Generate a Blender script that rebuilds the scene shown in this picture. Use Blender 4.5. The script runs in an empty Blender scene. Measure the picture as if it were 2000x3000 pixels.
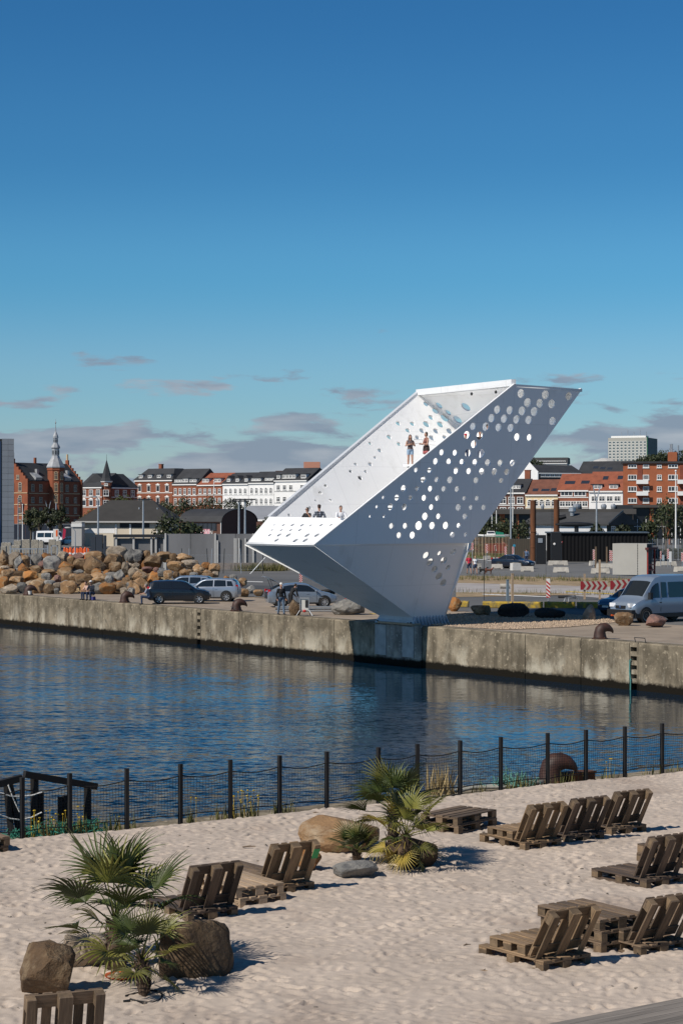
import bpy, bmesh, math, random
import numpy as np
from mathutils import Vector, Matrix, noise
# ---------------------------------------------------------------- camera, sky, sun, exposure
SC = bpy.context.scene
C = SC.collection
rad = math.radians
cam_d = bpy.data.cameras.new('camera'); cam_d.lens = 70; cam_d.sensor_fit = 'VERTICAL'; cam_d.sensor_height = 36; cam_d.sensor_width = 24
cam_d.clip_start = .5; cam_d.clip_end = 20000
cam = bpy.data.objects.new('camera', cam_d); C.objects.link(cam)
cam.location = (0, 0, 5.75); cam.rotation_euler = (rad(90), 0, 0); SC.camera = cam
SUN_EL = rad(43); SUN_H = Vector((-.777, -.633, 0)).normalized()
TO_SUN = Vector((SUN_H.x*math.cos(SUN_EL), SUN_H.y*math.cos(SUN_EL), math.sin(SUN_EL)))
w = bpy.data.worlds.new('World'); SC.world = w; w.use_nodes = True
nt = w.node_tree; nt.nodes.clear(); N = nt.nodes.new; L = nt.links.new
def mth(t, op, a, b=None, c=None, clamp=False):
    n = t.nodes.new('ShaderNodeMath'); n.operation = op; n.use_clamp = clamp
    for i, s in enumerate((a, b, c)):
        if s is None: continue
        if isinstance(s, (int, float)): n.inputs[i].default_value = s
        else: t.links.new(s, n.inputs[i])
    return n.outputs[0]
def mixc(t, f, a, b, bt='MIX'):
    n = t.nodes.new('ShaderNodeMix'); n.data_type = 'RGBA'; n.blend_type = bt
    for s, i in ((f, 0), (a, 6), (b, 7)):
        if isinstance(s, (int, float)): n.inputs[i].default_value = s
        elif isinstance(s, tuple): n.inputs[i].default_value = tuple(s)+(1,)*(4-len(s))
        else: t.links.new(s, n.inputs[i])
    return n.outputs[2]
sky = N('ShaderNodeTexSky'); sky.sky_type = 'NISHITA'; sky.sun_disc = False
sky.sun_elevation = SUN_EL; sky.sun_rotation = math.atan2(SUN_H.x, SUN_H.y)
sky.altitude = 0; sky.air_density = 1.0; sky.dust_density = .35; sky.ozone_density = 4.0
tc = N('ShaderNodeTexCoord'); sp = N('ShaderNodeSeparateXYZ'); L(tc.outputs['Generated'], sp.inputs[0])
az = mth(nt, 'ARCTAN2', sp.outputs[0], sp.outputs[1]); el = mth(nt, 'ARCSINE', sp.outputs[2])
cb = N('ShaderNodeCombineXYZ'); L(mth(nt, 'MULTIPLY', az, 15.), cb.inputs[0]); L(mth(nt, 'MULTIPLY', el, 70.), cb.inputs[1]); cb.inputs[2].default_value = 36.0
nz = N('ShaderNodeTexNoise'); nz.noise_dimensions = '3D'; nz.inputs['Scale'].default_value = 1.0; nz.inputs['Detail'].default_value = 7; nz.inputs['Roughness'].default_value = .56; nz.inputs['Distortion'].default_value = .25
L(cb.outputs[0], nz.inputs['Vector'])
# cloud banks thicken towards the horizon, none above about six degrees
band = N('ShaderNodeMapRange'); band.inputs['From Min'].default_value = .012; band.inputs['From Max'].default_value = .112; band.inputs['To Min'].default_value = .20; band.inputs['To Max'].default_value = -.21
L(el, band.inputs['Value'])
dens = N('ShaderNodeMapRange'); dens.interpolation_type = 'SMOOTHSTEP'; dens.inputs['From Min'].default_value = .53; dens.inputs['From Max'].default_value = .63
L(mth(nt, 'ADD', nz.outputs['Fac'], band.outputs[0]), dens.inputs['Value'])
nz2 = N('ShaderNodeTexNoise'); nz2.inputs['Scale'].default_value = 1.6; nz2.inputs['Detail'].default_value = 5; L(cb.outputs[0], nz2.inputs['Vector'])
br = N('ShaderNodeMapRange'); br.inputs['From Min'].default_value = .4; br.inputs['From Max'].default_value = .72; L(nz2.outputs['Fac'], br.inputs['Value'])
ccol = mixc(nt, br.outputs[0], (2.7, 3.35, 4.4), (4.7, 5.1, 5.8))
grad = N('ShaderNodeValToRGB'); cr = grad.color_ramp; cr.interpolation = 'EASE'; L(mth(nt, 'MULTIPLY', el, 2.5), grad.inputs[0])
for pos, c_ in ((0., (.80, .91, 1.10)), (.16, (.60, .91, 1.11)), (.30, (.38, .84, 1.07)), (.45, (.27, .70, .96)), (.64, (.22, .63, .91)), (1., (.19, .48, .70))):
    e_ = cr.elements.new(pos); e_.color = c_+(1,)
for e_ in [e_ for e_ in cr.elements if e_.color[0] in (0., 1.)][::-1]: cr.elements.remove(e_)
tint = grad.outputs[0]
skyc = mixc(nt, 1.0, sky.outputs[0], tint, 'MULTIPLY')
col = mixc(nt, mth(nt, 'MULTIPLY', dens.outputs[0], .88), skyc, ccol)
bg = N('ShaderNodeBackground'); bg.inputs['Strength'].default_value = .085; L(col, bg.inputs['Color'])
wo = N('ShaderNodeOutputWorld'); L(bg.outputs[0], wo.inputs[0])
sd = bpy.data.lights.new('sun', 'SUN'); sd.energy = 4.5; sd.angle = rad(.53); sd.color = (1, .93, .83)
sun = bpy.data.objects.new('sun', sd); C.objects.link(sun); sun.location = (-50, -20, 60)
sun.rotation_euler = TO_SUN.to_track_quat('Z', 'Y').to_euler()
vs = SC.view_settings; vs.view_transform = 'Standard'; vs.look = 'None'; vs.exposure = 0; vs.gamma = 1; vs.use_curve_mapping = False
SC.cycles.use_denoising = True; SC.cycles.max_bounces = 8; SC.cycles.diffuse_bounces = 5; SC.cycles.caustics_reflective = True; SC.cycles.blur_glossy = 2.0; SC.cycles.sample_clamp_indirect = 6; SC.cycles.caustics_refractive = False
# ---------------------------------------------------------------- helpers
F = 5833.3; H = 5.75
U = Vector((.5757, -.8177, 0)); VV = Vector((.8177, .5757, 0)); AU = math.atan2(U.y, U.x); AV = math.atan2(VV.y, VV.x)
def at(x, y, Y): return Vector(((x-1000)/F*Y, Y, H-(y-1500)/F*Y))          # a point of the place, at its own distance
def gp(x, y, z=0):                                                       # the point of a level surface at height z
    Y = F*(H-z)/(y-1500); return Vector(((x-1000)/F*Y, Y, z))
def W(u, v, z=0): return U*u+VV*v+Vector((0, 0, z))
def ray_plane(x, y, p, n):
    d = Vector(((x-1000)/F, 1, -(y-1500)/F)); o = Vector((0, 0, H)); return o+d*((p-o).dot(n)/d.dot(n))
RN = random.Random(7)
class MB:
    def __init__(s): s.v = []; s.f = []
    def add(s, vs, fs):
        o = len(s.v); s.v += [tuple(p) for p in vs]; s.f += [tuple(i+o for i in f) for f in fs]; return s
    def box(s, c, d, rz=0, M=None, taper=1):
        x, y, z = d[0]/2, d[1]/2, d[2]/2; t = taper
        P = [Vector(p) for p in ((-x,-y,-z),(x,-y,-z),(x,y,-z),(-x,y,-z),(-x*t,-y*t,z),(x*t,-y*t,z),(x*t,y*t,z),(-x*t,y*t,z))]
        R = M if M is not None else Matrix.Rotation(rz, 3, 'Z')
        return s.add([R@p+Vector(c) for p in P], [(3,2,1,0),(4,5,6,7),(0,1,5,4),(1,2,6,5),(2,3,7,6),(3,0,4,7)])
    def beam(s, p0, p1, w, h=None, up=(0,0,1)):
        p0 = Vector(p0); p1 = Vector(p1); h = h or w; d = (p1-p0); l = d.length; d = d/l; up = Vector(up)
        if abs(d.dot(up)) > .99: up = Vector((1,0,0))
        sd_ = d.cross(up).normalized(); u2 = sd_.cross(d)
        return s.box((p0+p1)/2, (l, w, h), M=Matrix((d, sd_, u2)).transposed())
    def prism(s, poly, z0, z1):
        n = len(poly); vs = [(p[0], p[1], z0) for p in poly]+[(p[0], p[1], z1) for p in poly]
        return s.add(vs, [tuple(range(n-1, -1, -1)), tuple(range(n, 2*n))]+[(i, (i+1) % n, (i+1) % n+n, i+n) for i in range(n)])
    def slab(s, pts, off):                                               # polygon extruded by a vector
        n = len(pts); off = Vector(off); vs = [Vector(p) for p in pts]; vs += [p+off for p in vs]
        return s.add(vs, [tuple(range(n-1, -1, -1)), tuple(range(n, 2*n))]+[(i, (i+1) % n, (i+1) % n+n, i+n) for i in range(n)])
    def rings(s, R, caps=True, closed=True):
        n = len(R[0]); vs = [p for r in R for p in r]; fs = []
        for k in range(len(R)-1):
            for i in range(n if closed else n-1):
                j = (i+1) % n; fs.append((k*n+i, k*n+j, (k+1)*n+j, (k+1)*n+i))
        if caps: fs += [tuple(range(n-1, -1, -1)), tuple(range((len(R)-1)*n, len(R)*n))]
        return s.add(vs, fs)
    def tube(s, p0, p1, r0, r1=None, n=8, caps=True): return s.path([p0, p1], [r0, r0 if r1 is None else r1], n, caps)
    def path(s, pts, r, n=6, caps=True):
        pts = [Vector(p) for p in pts]; rr = r if isinstance(r, (list, tuple)) else [r]*len(pts); R = []; a = None
        for i, p in enumerate(pts):
            d = (pts[min(i+1, len(pts)-1)]-pts[max(i-1, 0)]).normalized()
            if a is None: a = d.orthogonal().normalized()
            a = (a-d*a.dot(d)).normalized(); b = d.cross(a)
            R.append([p+(a*math.cos(t)+b*math.sin(t))*rr[i] for t in [2*math.pi*k/n for k in range(n)]])
        return s.rings(R, caps)
    def lathe(s, prof, n=16, c=(0,0,0), sq=(1,1), a0=0):
        return s.rings([[(c[0]+r*sq[0]*math.cos(a0+2*math.pi*k/n), c[1]+r*sq[1]*math.sin(a0+2*math.pi*k/n), c[2]+z) for k in range(n)] for r, z in prof])
    def ell(s, c, r, n=10, m=7, M=None):
        R = []
        for i in range(m+1):
            t = -math.pi/2+math.pi*min(max(i/m, .03), .97)
            R.append([Vector((r[0]*math.cos(t)*math.cos(2*math.pi*k/n), r[1]*math.cos(t)*math.sin(2*math.pi*k/n), r[2]*math.sin(t))) for k in range(n)])
        if M is not None: R = [[M@p for p in q] for q in R]
        return s.rings([[p+Vector(c) for p in q] for q in R])
    def mesh(s, name, mt, smooth=False):
        me = bpy.data.meshes.new(name); me.from_pydata(s.v, [], s.f); me.update()
        if mt: me.materials.append(mt)
        if smooth: me.polygons.foreach_set('use_smooth', [True]*len(me.polygons))
        return me
    def build(s, name, mt, parent=None, smooth=False, loc=None, rz=0, auto=False):
        me = s.mesh(name, mt, smooth)
        if auto: me.set_sharp_from_angle(angle=rad(35)) if smooth else None
        return link(name, me, parent, loc, rz)
LAST = [None]
def link(name, data, parent=None, loc=None, rz=0):
    o = bpy.data.objects.new(name, data); LAST[0] = o; C.objects.link(o); o.parent = parent
    if loc is not None: o.location = loc
    o.rotation_euler = (0, 0, rz); return o
def tag(o, label=None, cat=None, group=None, kind=None):
    for k, x in (('label', label), ('category', cat), ('group', group), ('kind', kind)):
        if x: o[k] = x
    return o
def thing(name, loc, rz=0, label=None, cat=None, group=None): return tag(link(name, None, None, loc, rz), label, cat, group)
def copy_tree(o, parent=None, label=None, loc=None, rz=None):
    c = o.copy(); C.objects.link(c); c.parent = parent
    for ch in list(o.children): copy_tree(ch, c)
    if label: c['label'] = label
    if loc is not None: c.location = loc
    if rz is not None: c.rotation_euler = (0, 0, rz)
    return c
def joined(me_obj_mod):                                                  # evaluated copy of an object as a plain mesh
    dg = bpy.context.evaluated_depsgraph_get(); me = bpy.data.meshes.new_from_object(me_obj_mod.evaluated_get(dg)); return me
# ---------------------------------------------------------------- materials
MT = {}
def mat(name, col, rough=.75, metal=0, var=.0, scale=4., col2=None, stretch=(1,1,1), bump=0, bscale=25., rand=0, spec=.5, detail=5, coat=0, patch=None, pscale=.6, pthr=.55, bdist=.02):
    m = bpy.data.materials.new(name); m.use_nodes = True; t = m.node_tree; b = t.nodes['Principled BSDF']
    b.inputs['Roughness'].default_value = rough; b.inputs['Metallic'].default_value = metal; b.inputs['Specular IOR Level'].default_value = spec
    b.inputs['Coat Weight'].default_value = coat; b.inputs['Coat Roughness'].default_value = .05
    c = tuple(col)+(1,); b.inputs['Base Color'].default_value = c
    MT[name] = m
    if not (var or col2 or bump or rand or patch): return m
    tcn = t.nodes.new('ShaderNodeTexCoord'); mp = t.nodes.new('ShaderNodeMapping'); t.links.new(tcn.outputs['Object'], mp.inputs[0]); mp.inputs['Scale'].default_value = stretch
    oi = t.nodes.new('ShaderNodeObjectInfo')
    def nse(sc, de=detail):
        n = t.nodes.new('ShaderNodeTexNoise'); n.noise_dimensions = '4D'; n.inputs['Scale'].default_value = sc; n.inputs['Detail'].default_value = de; n.inputs['Roughness'].default_value = .6
        t.links.new(mp.outputs[0], n.inputs['Vector']); t.links.new(mth(t, 'MULTIPLY', oi.outputs['Random'], 40.), n.inputs['W']); return n.outputs['Fac']
    out = None
    if var or col2:
        lo = tuple(x*(1-var) for x in col) if not col2 else tuple(col); hi = tuple(min(1, x*(1+var)) for x in col) if not col2 else tuple(col2)
        r = t.nodes.new('ShaderNodeMapRange'); r.inputs['From Min'].default_value = .33; r.inputs['From Max'].default_value = .67; t.links.new(nse(scale), r.inputs['Value'])
        out = mixc(t, r.outputs[0], lo, hi)
    else: out = mixc(t, 0., tuple(col), tuple(col))
    if patch:
        r = t.nodes.new('ShaderNodeMapRange'); r.inputs['From Min'].default_value = pthr; r.inputs['From Max'].default_value = pthr+.12; t.links.new(nse(pscale, 6), r.inputs['Value'])
        out = mixc(t, r.outputs[0], out, tuple(patch))
    if rand:
        k = mth(t, 'MULTIPLY_ADD', oi.outputs['Random'], 2*rand, 1-rand); cx = t.nodes.new('ShaderNodeCombineColor')
        for i in range(3): t.links.new(k, cx.inputs[i])
        out = mixc(t, 1., out, cx.outputs[0], 'MULTIPLY')
    t.links.new(out, b.inputs['Base Color'])
    if bump:
        bn = t.nodes.new('ShaderNodeBump'); bn.inputs['Strength'].default_value = bump; bn.inputs['Distance'].default_value = bdist
        t.links.new(nse(bscale, 6), bn.inputs['Height']); t.links.new(bn.outputs[0], b.inputs['Normal'])
    return m
WHITE = mat('tower_paint', (.86, .86, .855), .4, var=.02, scale=.35, stretch=(1,1,.35), spec=.4, patch=(.76,.755,.74), pscale=.9, pthr=.56)
def seams(m):                                                            # faint joints between the welded plates
    t = m.node_tree; b = t.nodes['Principled BSDF']; src = b.inputs['Base Color'].links[0].from_socket; g = t.nodes.new('ShaderNodeNewGeometry'); s = t.nodes.new('ShaderNodeSeparateXYZ'); t.links.new(g.outputs['Position'], s.inputs[0])
    v = mth(t, 'ADD', mth(t, 'MULTIPLY', s.outputs[0], VV.x), mth(t, 'MULTIPLY', s.outputs[1], VV.y))
    a = mth(t, 'LESS_THAN', mth(t, 'FRACT', mth(t, 'MULTIPLY', v, 1/2.35)), .014); c = mth(t, 'LESS_THAN', mth(t, 'FRACT', mth(t, 'MULTIPLY', s.outputs[2], 1/2.05)), .014)
    t.links.new(mixc(t, mth(t, 'MULTIPLY', mth(t, 'MAXIMUM', a, c), .22), src, (.45,.45,.45)), b.inputs['Base Color'])
seams(WHITE)
GREYW = mat('tower_rim', (.55, .57, .6), .5)
CONC = mat('concrete_light', (.42, .39, .34), .9, var=.22, scale=3, bump=.25, bscale=18, rand=.12)
CONCD = mat('concrete_grey', (.16, .16, .165), .9, var=.18, scale=.5, stretch=(1,1,.25), bump=.1, rand=.08)
APRON = mat('apron_concrete', (.29, .23, .17), .92, var=.22, scale=.5, bump=.15, bscale=8, patch=(.22,.18,.14), pscale=.25)
ASPH = mat('asphalt', (.105, .103, .10), .9, var=.22, scale=.12, bump=.15, bscale=10, patch=(.15,.146,.138), pscale=.06, detail=8)
DARKASPH = mat('asphalt_dark', (.06, .06, .062), .9, var=.2, scale=.3)
DIRT = mat('dirt_strip', (.30, .215, .12), .95, var=.35, scale=1.1, patch=(.11,.10,.035), pscale=.35, bump=.3, bscale=6)
PAVE = mat('pale_paving', (.36, .33, .31), .9, var=.2, scale=.4, patch=(.26,.2,.17), pscale=.2)
GRAV = mat('gravel', (.30, .225, .165), .95, var=.55, scale=9, bump=.8, bscale=14, rand=.35)
LINEW = mat('road_paint_white', (.7, .69, .66), .8, var=.15, scale=3); LINEY = mat('road_paint_yellow', (.62, .42, .03), .8, var=.2, scale=2)
RUST = mat('rusty_steel', (.075, .030, .014), .9, col2=(.155,.058,.021), scale=2.2, stretch=(1,1,.3), bump=.2, rand=.1)
BOLL = mat('bollard_iron', (.026, .013, .010), .6, col2=(.07,.028,.017), scale=5, bump=.2)
STEEL = mat('galvanised_steel', (.42, .44, .46), .45, .6, var=.12, scale=6); DKSTEEL = mat('dark_steel', (.03, .032, .035), .5, .3)
BLACK = mat('black_wood', (.008, .007, .007), .8); BLKPL = mat('black_plastic', (.012, .012, .013), .5); TYRE = mat('tyre_rubber', (.012, .012, .012), .85)
GLASS = mat('dark_glass', (.012, .016, .02), .04, spec=.8); PANE = mat('window_glass', (.03, .035, .045), .12, spec=.8)
WWHITE = mat('white_woodwork', (.78, .77, .74), .6); PLAST = mat('white_plaster', (.80, .79, .77), .8, var=.05, scale=.4, rand=.03)
CREAM = mat('cream_plaster', (.72, .58, .36), .85, var=.05, scale=.5); GREYWALL = mat('grey_panel', (.45, .44, .42), .8, var=.05)
BRICK = mat('red_brick', (.24, .080, .042), .9, var=.18, scale=.8, rand=.06); BRICK_SHADE = mat('shaded_red_brick', (.22, .06, .035), .9, var=.2, scale=.8); BRICKO = mat('orange_brick', (.34, .105, .045), .9, var=.12, scale=.8)  # the dark red brick is red brick with shade put into its colour
BROWNB = mat('brown_brick', (.11, .05, .035), .9, var=.15); STONE = mat('sandstone_trim', (.50, .36, .22), .85)
ROOFD = mat('dark_slate', (.030, .031, .034), .75, var=.25, scale=.5); ROOFR = mat('red_tile', (.24, .070, .035), .85, var=.22, scale=.9); ROOFBR = mat('brown_tile', (.15, .058, .036), .85, var=.22, scale=.9); LEAD = mat('lead_sheet', (.36, .37, .38), .5, .3, var=.15, scale=1.5)
LEAF = mat('foliage', (.04, .055, .014), .6, col2=(.085,.10,.022), scale=.35, rand=.25); LEAF2 = mat('dark_foliage', (.018, .026, .009), .65, col2=(.042,.052,.014), scale=.35, rand=.2); BARK = mat('bark', (.09, .07, .05), .9, var=.3)
RED = mat('sign_red', (.45, .025, .02), .55); SWHITE = mat('sign_white', (.72, .7, .66), .55); YELL = mat('worn_yellow', (.42, .28, .03), .85, var=.25, scale=3, patch=(.14,.12,.07), pscale=2.2, pthr=.5)
SKIN = mat('skin', (.46, .25, .17), .55); HAIRD = mat('dark_hair', (.03, .018, .012), .6)
ROPEW = mat('white_rope', (.75, .73, .68), .8); WDGREY = mat('weathered_wood', (.135, .092, .058), .85, var=.4, scale=3, stretch=(1.2,14,14), bump=.35, bscale=8, rand=.5)
WDPALE = mat('pale_wood', (.36, .26, .17), .8, var=.22, scale=3, stretch=(1.2,14,14), bump=.25, bscale=8, rand=.2)
ORANGE = mat('orange_plastic', (.75, .12, .02), .5); BLUEC = mat('blue_cloth', (.06, .09, .16), .8); GREENT = mat('green_tarp', (.0, .17, .10), .6)
# ---------------------------------------------------------------- ground, water, quays
V0 = 61.0; UE = -32.35; WZ = -2.1
def poly_obj(name, pts, mt, kind='structure', parent=None):
    return tag(MB().add(pts, [tuple(range(len(pts)))]).build(name, mt, parent), kind=kind)
poly_obj('ground', [W(-4000, V0+.85, -.03), W(900, V0+.85, -.03), W(900, 9000, -.03), W(-4000, 9000, -.03)], ASPH)
poly_obj('quay_pavement', [W(-260, V0+.8, -.012), W(-34, V0+.8, -.012), W(-34, 72.6, -.012), W(-100, 72.2, -.012), W(-260, 73.5, -.012)], APRON)
def sheet(name, px, z, mt): return poly_obj(name, [gp(x, y, z) for x, y in px], mt)
sheet('pavement', [(1335,1741),(1600,1738),(1760,1752),(2150,1768),(2150,1728),(1700,1716),(1335,1707)], -.018, PAVE)
sheet('dirt', [(1335,1707.5),(1700,1716.5),(2150,1728.5),(2150,1703),(1800,1694),(1335,1686)], -.016, DIRT)
sheet('dirt', [(1335,1749),(1500,1746),(1720,1742),(1600,1736),(1335,1735)], -.010, DIRT)
sheet('road_marking', [(1412,1739.6),(1600,1747),(1600,1749),(1412,1741.6)], -.006, LINEW)
sheet('road_marking', [(1655,1731.5),(1850,1741.5),(1850,1744),(1655,1733.5)], -.006, LINEY)
sheet('road_marking', [(640,1700),(770,1704),(770,1705.6),(640,1701.6)], -.018, LINEW)
sheet('road_marking', [(700,1714),(800,1716),(830,1726),(700,1724)], -.019, DARKASPH)
sheet('road_marking', [(1395,1637),(1470,1645.2),(1470,1646.5),(1395,1638.3)], -.018, LINEW)
sheet('road', [(1335,1686.0),(1800,1694),(2150,1702),(2150,1660),(1800,1652),(1335,1640)], -.022, mat('worn_asphalt', (.135,.132,.126), .9, var=.15, scale=.2))
sheet('verge', [(1360,1638),(1560,1634),(1560,1616),(1360,1618)], -.015, mat('verge_grass', (.10,.115,.03), .95, var=.4, scale=.8, patch=(.22,.17,.08), pscale=.5))
sheet('gravel_bed', [(1216,1827),(1330,1836),(1480,1844),(1660,1837),(1810,1822),(1760,1806),(1600,1797),(1420,1797),(1300,1799)], .012, GRAV)
sheet('kerb_shade_line', [(560,1748),(780,1750),(780,1751),(560,1749)], -.008, DIRT)  # thin flat strip painted on for the kerb's shade
# quay wall of cast concrete bays
def wall_mat(name, base, dark):
    m = bpy.data.materials.new(name); m.use_nodes = True; t = m.node_tree; b = t.nodes['Principled BSDF']; b.inputs['Roughness'].default_value = .92; b.inputs['Specular IOR Level'].default_value = .1
    g = t.nodes.new('ShaderNodeNewGeometry'); s = t.nodes.new('ShaderNodeSeparateXYZ'); t.links.new(g.outputs['Position'], s.inputs[0])
    def nz(scale, st=(1,1,1), de=6):
        mp = t.nodes.new('ShaderNodeMapping'); mp.inputs['Scale'].default_value = st; t.links.new(g.outputs['Position'], mp.inputs[0])
        n = t.nodes.new('ShaderNodeTexNoise'); n.inputs['Scale'].default_value = scale; n.inputs['Detail'].default_value = de; n.inputs['Roughness'].default_value = .65; t.links.new(mp.outputs[0], n.inputs['Vector']); return n.outputs['Fac']
    def rng(v, a, b_, lo=0., hi=1.):
        r = t.nodes.new('ShaderNodeMapRange'); r.inputs['From Min'].default_value = a; r.inputs['From Max'].default_value = b_; r.inputs['To Min'].default_value = lo; r.inputs['To Max'].default_value = hi; t.links.new(v, r.inputs['Value']); return r.outputs[0]
    c = mixc(t, rng(nz(.9), .38, .62), base, tuple(x*.48 for x in base))
    c = mixc(t, mth(t, 'MULTIPLY', rng(nz(1.6, (1,1,.16)), .47, .62), .85), c, tuple(x*.36 for x in base))          # rain streaks
    low = rng(s.outputs[2], -.5, -1.5)
    c = mixc(t, mth(t, 'MULTIPLY', mth(t, 'MULTIPLY', rng(nz(.8, (1,1,.5)), .48, .62), low), .75), c, (.52,.47,.37))  # lime bloom low on the face
    c = mixc(t, mth(t, 'MULTIPLY', rng(nz(5), .58, .66), .7), c, tuple(min(1, x*1.6) for x in base))
    zz = mth(t, 'ADD', s.outputs[2], mth(t, 'MULTIPLY', nz(2.5), .35))
    c = mixc(t, rng(zz, -1.50, -1.64), c, dark)                                                                  # weed line
    t.links.new(c, b.inputs['Base Color'])
    bn = t.nodes.new('ShaderNodeBump'); bn.inputs['Strength'].default_value = .5; bn.inputs['Distance'].default_value = .05; t.links.new(nz(6), bn.inputs['Height']); t.links.new(bn.outputs[0], b.inputs['Normal'])
    return m
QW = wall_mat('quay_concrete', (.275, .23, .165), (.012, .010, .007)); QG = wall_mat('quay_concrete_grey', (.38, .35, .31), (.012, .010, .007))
def edge_u(x): k = (x-1000)/F; return (V0*VV.y*k-V0*VV.x)/(U.x-U.y*k)
qw = thing('quay_wall', W(0, V0, 0), AU, 'weathered concrete quay wall with dark tide line across the basin', 'quay wall')
def bay(x0, x1, mt=QW, proud=0., top=0.):
    a, b = x0+.022, x1-.022; y0 = -proud; ch = .05
    pr = [(y0,-3.6),(.9,-3.6),(.9,top),(y0+ch,top),(y0,top-ch)]
    n = max(1, int((b-a)/.8)); R = []
    for i in range(n+1):
        x = a+(b-a)*i/n; j = .012*noise.noise(Vector((x*1.3, 0, 3)))
        R.append([(x, p[0]+(j if k in (0,4) else 0), p[1]+(j*.8 if k == 4 else 0)) for k, p in enumerate(pr)])
    return MB().rings(R).build('wall_bay', mt, qw)
lads = [(edge_u(577), edge_u(588)), (edge_u(1842), edge_u(1867))]
cuts = [-262, -230, -200, edge_u(-420), edge_u(-190), edge_u(-20), edge_u(112), edge_u(300), edge_u(455), lads[0][0], lads[0][1], edge_u(700), edge_u(833), edge_u(978), edge_u(1110), edge_u(1185), edge_u(1235), edge_u(1537), edge_u(1700), lads[1][0], lads[1][1], edge_u(2090), -55, -44, UE+.2]
for a, b in zip(cuts[:-1], cuts[1:]):
    if (a, b) in lads:
        w_ = b-a; pk = .42 if w_ > .5 else w_*.8; m = MB()
        m.box(((a+b)/2, .62, -1.8), (w_-.02, .56, 3.6)); sw = (w_-pk)/2
        m.box((a+sw/2+.01, .17, -1.8), (sw-.01, .34, 3.6)).box((b-sw/2-.01, .17, -1.8), (sw-.01, .34, 3.6))
        z = 0.
        for i in range(5):
            h = .2; m.box(((a+b)/2, .17, z-h/2), (pk+.02, .334, h)); z -= .40
        m.build('ladder_recess', QW, qw)
    else:
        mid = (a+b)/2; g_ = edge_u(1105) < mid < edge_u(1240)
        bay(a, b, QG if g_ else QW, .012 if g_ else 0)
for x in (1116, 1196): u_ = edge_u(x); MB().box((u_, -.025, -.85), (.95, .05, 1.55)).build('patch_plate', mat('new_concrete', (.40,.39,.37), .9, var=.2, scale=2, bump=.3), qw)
sl = edge_u(1112); MB().box((edge_u(1163), .1, .055), (3.0, .5, .09)).build('timber_plank', WDPALE, qw)
MB().box(((-262-32)/2, .9, -.045), (229, .2, .09)).build('kerb_strip', CONC, qw)
ul = edge_u(1850); t = thing('rope_end', W(ul, V0-.05, 0), AU, 'teal rope hanging from the right-hand quay ladder', 'rope'); MB().path([(0,0,-.75),(-.06,-.03,-.8),(-.07,-.03,-1.3),(.0,-.04,-1.7),(-.02,-.03,-2.2)], .035, 6).build('strand', mat('teal_rope', (.06,.22,.20), .8), t)
MB().path([(.1,.12,-.02),(.1,.05,.22),(.75,.05,.22),(.75,.12,-.02)], .02, 6).build('ladder_hoop', DKSTEEL, qw, loc=(ul, 0, 0))
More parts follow.
